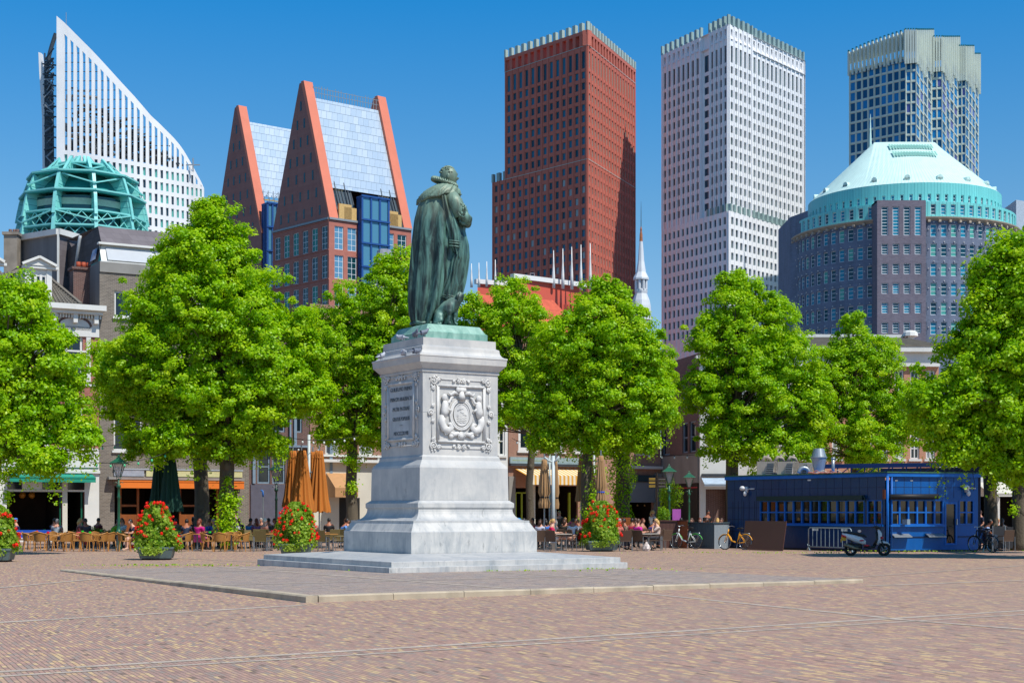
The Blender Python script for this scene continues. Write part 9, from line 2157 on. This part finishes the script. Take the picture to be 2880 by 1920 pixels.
pp('standing person in navy shirt behind the reading man, right of the kiosk', 2757, 74.0, 'stand', 200, 0, 'brown', 'short', '#171e36', '#222', k=1.0) if False else pp('standing person in navy shirt behind the reading man, right of the kiosk', 2757, 74.0, 'stand', 200, 0, 'brown', 'short', '#171e36', '#20242e')
pp('man in light blue shirt reading a paper right of the kiosk', 2766, 66.6, 'lean', -10, 1, 'dark', 'short', '#9db4dc', '#2c3a5c', True)
pp('person in pale pink shirt behind the terrace windbreak', 2804, 70.6, 'sit', 300, 0, 'blond', 'short', '#d8a8c0')
pp('long-haired woman with bare shoulders at the right-hand terrace', 2818, 69.0, 'sit', 60, 2, 'brown', 'long', '#c9b6a4')
for a_ in [('person in ochre shirt between the shrub and the trunk, left terrace', 640, 73.0, 'sit', 60, 1, 'dark', 'short', '#a87a2e'),
 ('person in olive top seated just right of the second parasol pair', 500, 74.5, 'lean', 120, 1, 'dark', 'short', '#5a5f3a'),
 ('person in white blouse behind the third front table, left terrace', 345, 75.0, 'sit', 240, 0, 'brown', 'long', '#d8d6d2'),
 ('person in dark red top at the back, left of the lamp, left terrace', 275, 75.5, 'sit', 60, 1, 'dark', 'short', '#6d2028'),
 ('person in pale shirt in front of the blue-grey house', 735, 76.0, 'sit', 260, 0, 'grey', 'short', '#b8b8c0'),
 ('person in black shirt behind the square tables left of the pedestal', 925, 75.0, 'sit', 90, 1, 'dark', 'short', '#1c1d22'),
 ('person in red shirt far back between pedestal and white mast', 1500, 76.0, 'sit', 220, 1, 'dark', 'short', '#b8303c'),
 ('person in turquoise top under the striped awning', 1590, 78.5, 'sit', 100, 0, 'blond', 'short', '#2a9fa0'),
 ('person in grey shirt left of the right planter, by the trunk', 1636, 72.5, 'lean', 200, 1, 'brown', 'short', '#6f747c'),
 ('person in navy top behind the right planter blossoms', 1718, 72.5, 'sit', 40, 1, 'dark', 'long', '#232c4c'),
 ('person in orange top behind the woman in magenta', 1788, 75.5, 'sit', 110, 0, 'brown', 'short', '#c8642c'),
 ('standing waitress in white blouse in front of the grey blind', 1835, 82.0, 'stand', 30, 0, 'blond', 'tail', '#e0e0e0', '#1c1c20'),
 ('person in violet top above the grey screen box, right of the waiter', 1998, 79.0, 'sit', 60, 1, 'dark', 'short', '#6a3f8a')]: pp(*a_)
q = P(2779, 66.4); t = thing('newspaper', 'white folded paper held by the reading man right of the kiosk', 'newspaper', (q.x, q.y, .82)); b = MB(); b.add([(q.x-.1,q.y-.15,.84),(q.x+.12,q.y-.15,.95),(q.x+.12,q.y+.15,.95),(q.x-.1,q.y+.15,.84)], [(0,1,2,3)]); b.build('sheet', m_white, t)
# windbreaks, notice board, chest, handbag
t = thing('windbreak', 'black cloth windbreak panels on the terrace right of the kiosk', 'screen', P(2825, 65.5)); b = MB(); a, c = P(2792, 66.0), P(2862, 66.8); b.add([(a.x,a.y,.1),(c.x,c.y,.1),(c.x,c.y,1.05),(a.x,a.y,1.05)], [(0,1,2,3)]); b.build('cloth', M('charcoal_cloth', '#24252a', .8, var=.25, sc=2), t)
b = MB();
for p in (a, c, a.lerp(c,.5)): b.tube([p, p + Vector((0,0,1.1))], .025, 6)
b.build('post', m_alu, t)
t = thing('notice_board', 'small purple notice board between the two right-hand street lamps', 'board', P(1903, 79)); b = MB(); q = P(1903, 79); b.box(q.x-.22, q.x+.22, 78.98, 79.02, 1.15, 1.85); b.build('panel', M('purple_board', '#b05ab0', .5), t); b = MB(); b.box(q.x-.02, q.x+.02, 79.0, 79.04, 0, 1.15); b.build('post', m_alu, t)
t = thing('wooden_chest', 'orange-brown wooden cabinet behind the people right of the right planter', 'cabinet', P(1757, 76)); b = MB(); q = P(1757, 76); b.box(q.x-.28, q.x+.28, 75.8, 76.2, .9, 1.42); b.build('box', m_brownp, t); b = MB(); b.box(q.x-.25, q.x+.25, 75.85, 76.15, 0, .9); b.build('stand', m_iron, t)
t = thing('shopping_bag', 'crumpled pale plastic bag on the ground under the terrace table', 'bag', P(1818, 66)); q = P(1818, 66); b = MB(); b.lathe([(.13,0),(.17,.1),(.14,.22),(.07,.33),(.03,.4)], 12, (q.x, q.y, 0), fn=lambda a, i: 1 + .18*math.sin(a*5+i*2)); b.build('bag', M('pale_plastic', '#c9bdb6', .5, var=.15, sc=9), t)
b = MB(); b.tube([(q.x-.05,q.y,.36),(q.x-.02,q.y,.5),(q.x+.05,q.y,.36)], .01, 5); b.build('handle', M('pale_plastic_handle', '#c9bdb6', .5), t)
t = thing('leather_bag', 'coral shoulder bag hanging on the chair of the ponytailed woman', 'bag', P(222, 70.0)); q = P(222, 70.0, .55); b = MB(); b.ball((q.x, q.y, .62), (.2,.08,.16), 10, 8); b.build('bag', clothm('#c83a4c'), t, True)
b = MB(); b.tube([(q.x-.15,q.y,.7),(q.x,q.y,.95),(q.x+.15,q.y,.7)], .012, 6); b.build('strap', clothm('#8a2c38'), t)
# weeds growing in the joints
rng = np.random.default_rng(5); n = 900; cen = []
for cx_, cy_, sx_, k_ in ((1.2,44.0,1.6,200),(-1.0,42.3,1.8,150),(-11,47,1.5,200),(10.8,61.5,3.0,200),(17.5,64.0,2.0,150)):
 cen.append(np.stack([rng.normal(cx_, sx_, k_), cy_ + (rng.normal(0, .05, k_)), rng.random(k_)*.05 + .03], 1))
cen = np.concatenate(cen); me = leaf_mesh('grass', cen, rng.normal(0, 1, cen.shape) + np.array([0,-.5,1]), rng.uniform(.03, .07, len(cen)), rng.random(len(cen)), m_leaf, rng)
o = bpy.data.objects.new('grass', me); C.objects.link(o); tag(o, 'tufts of weeds in the paving joints', 'weeds', kind='stuff')
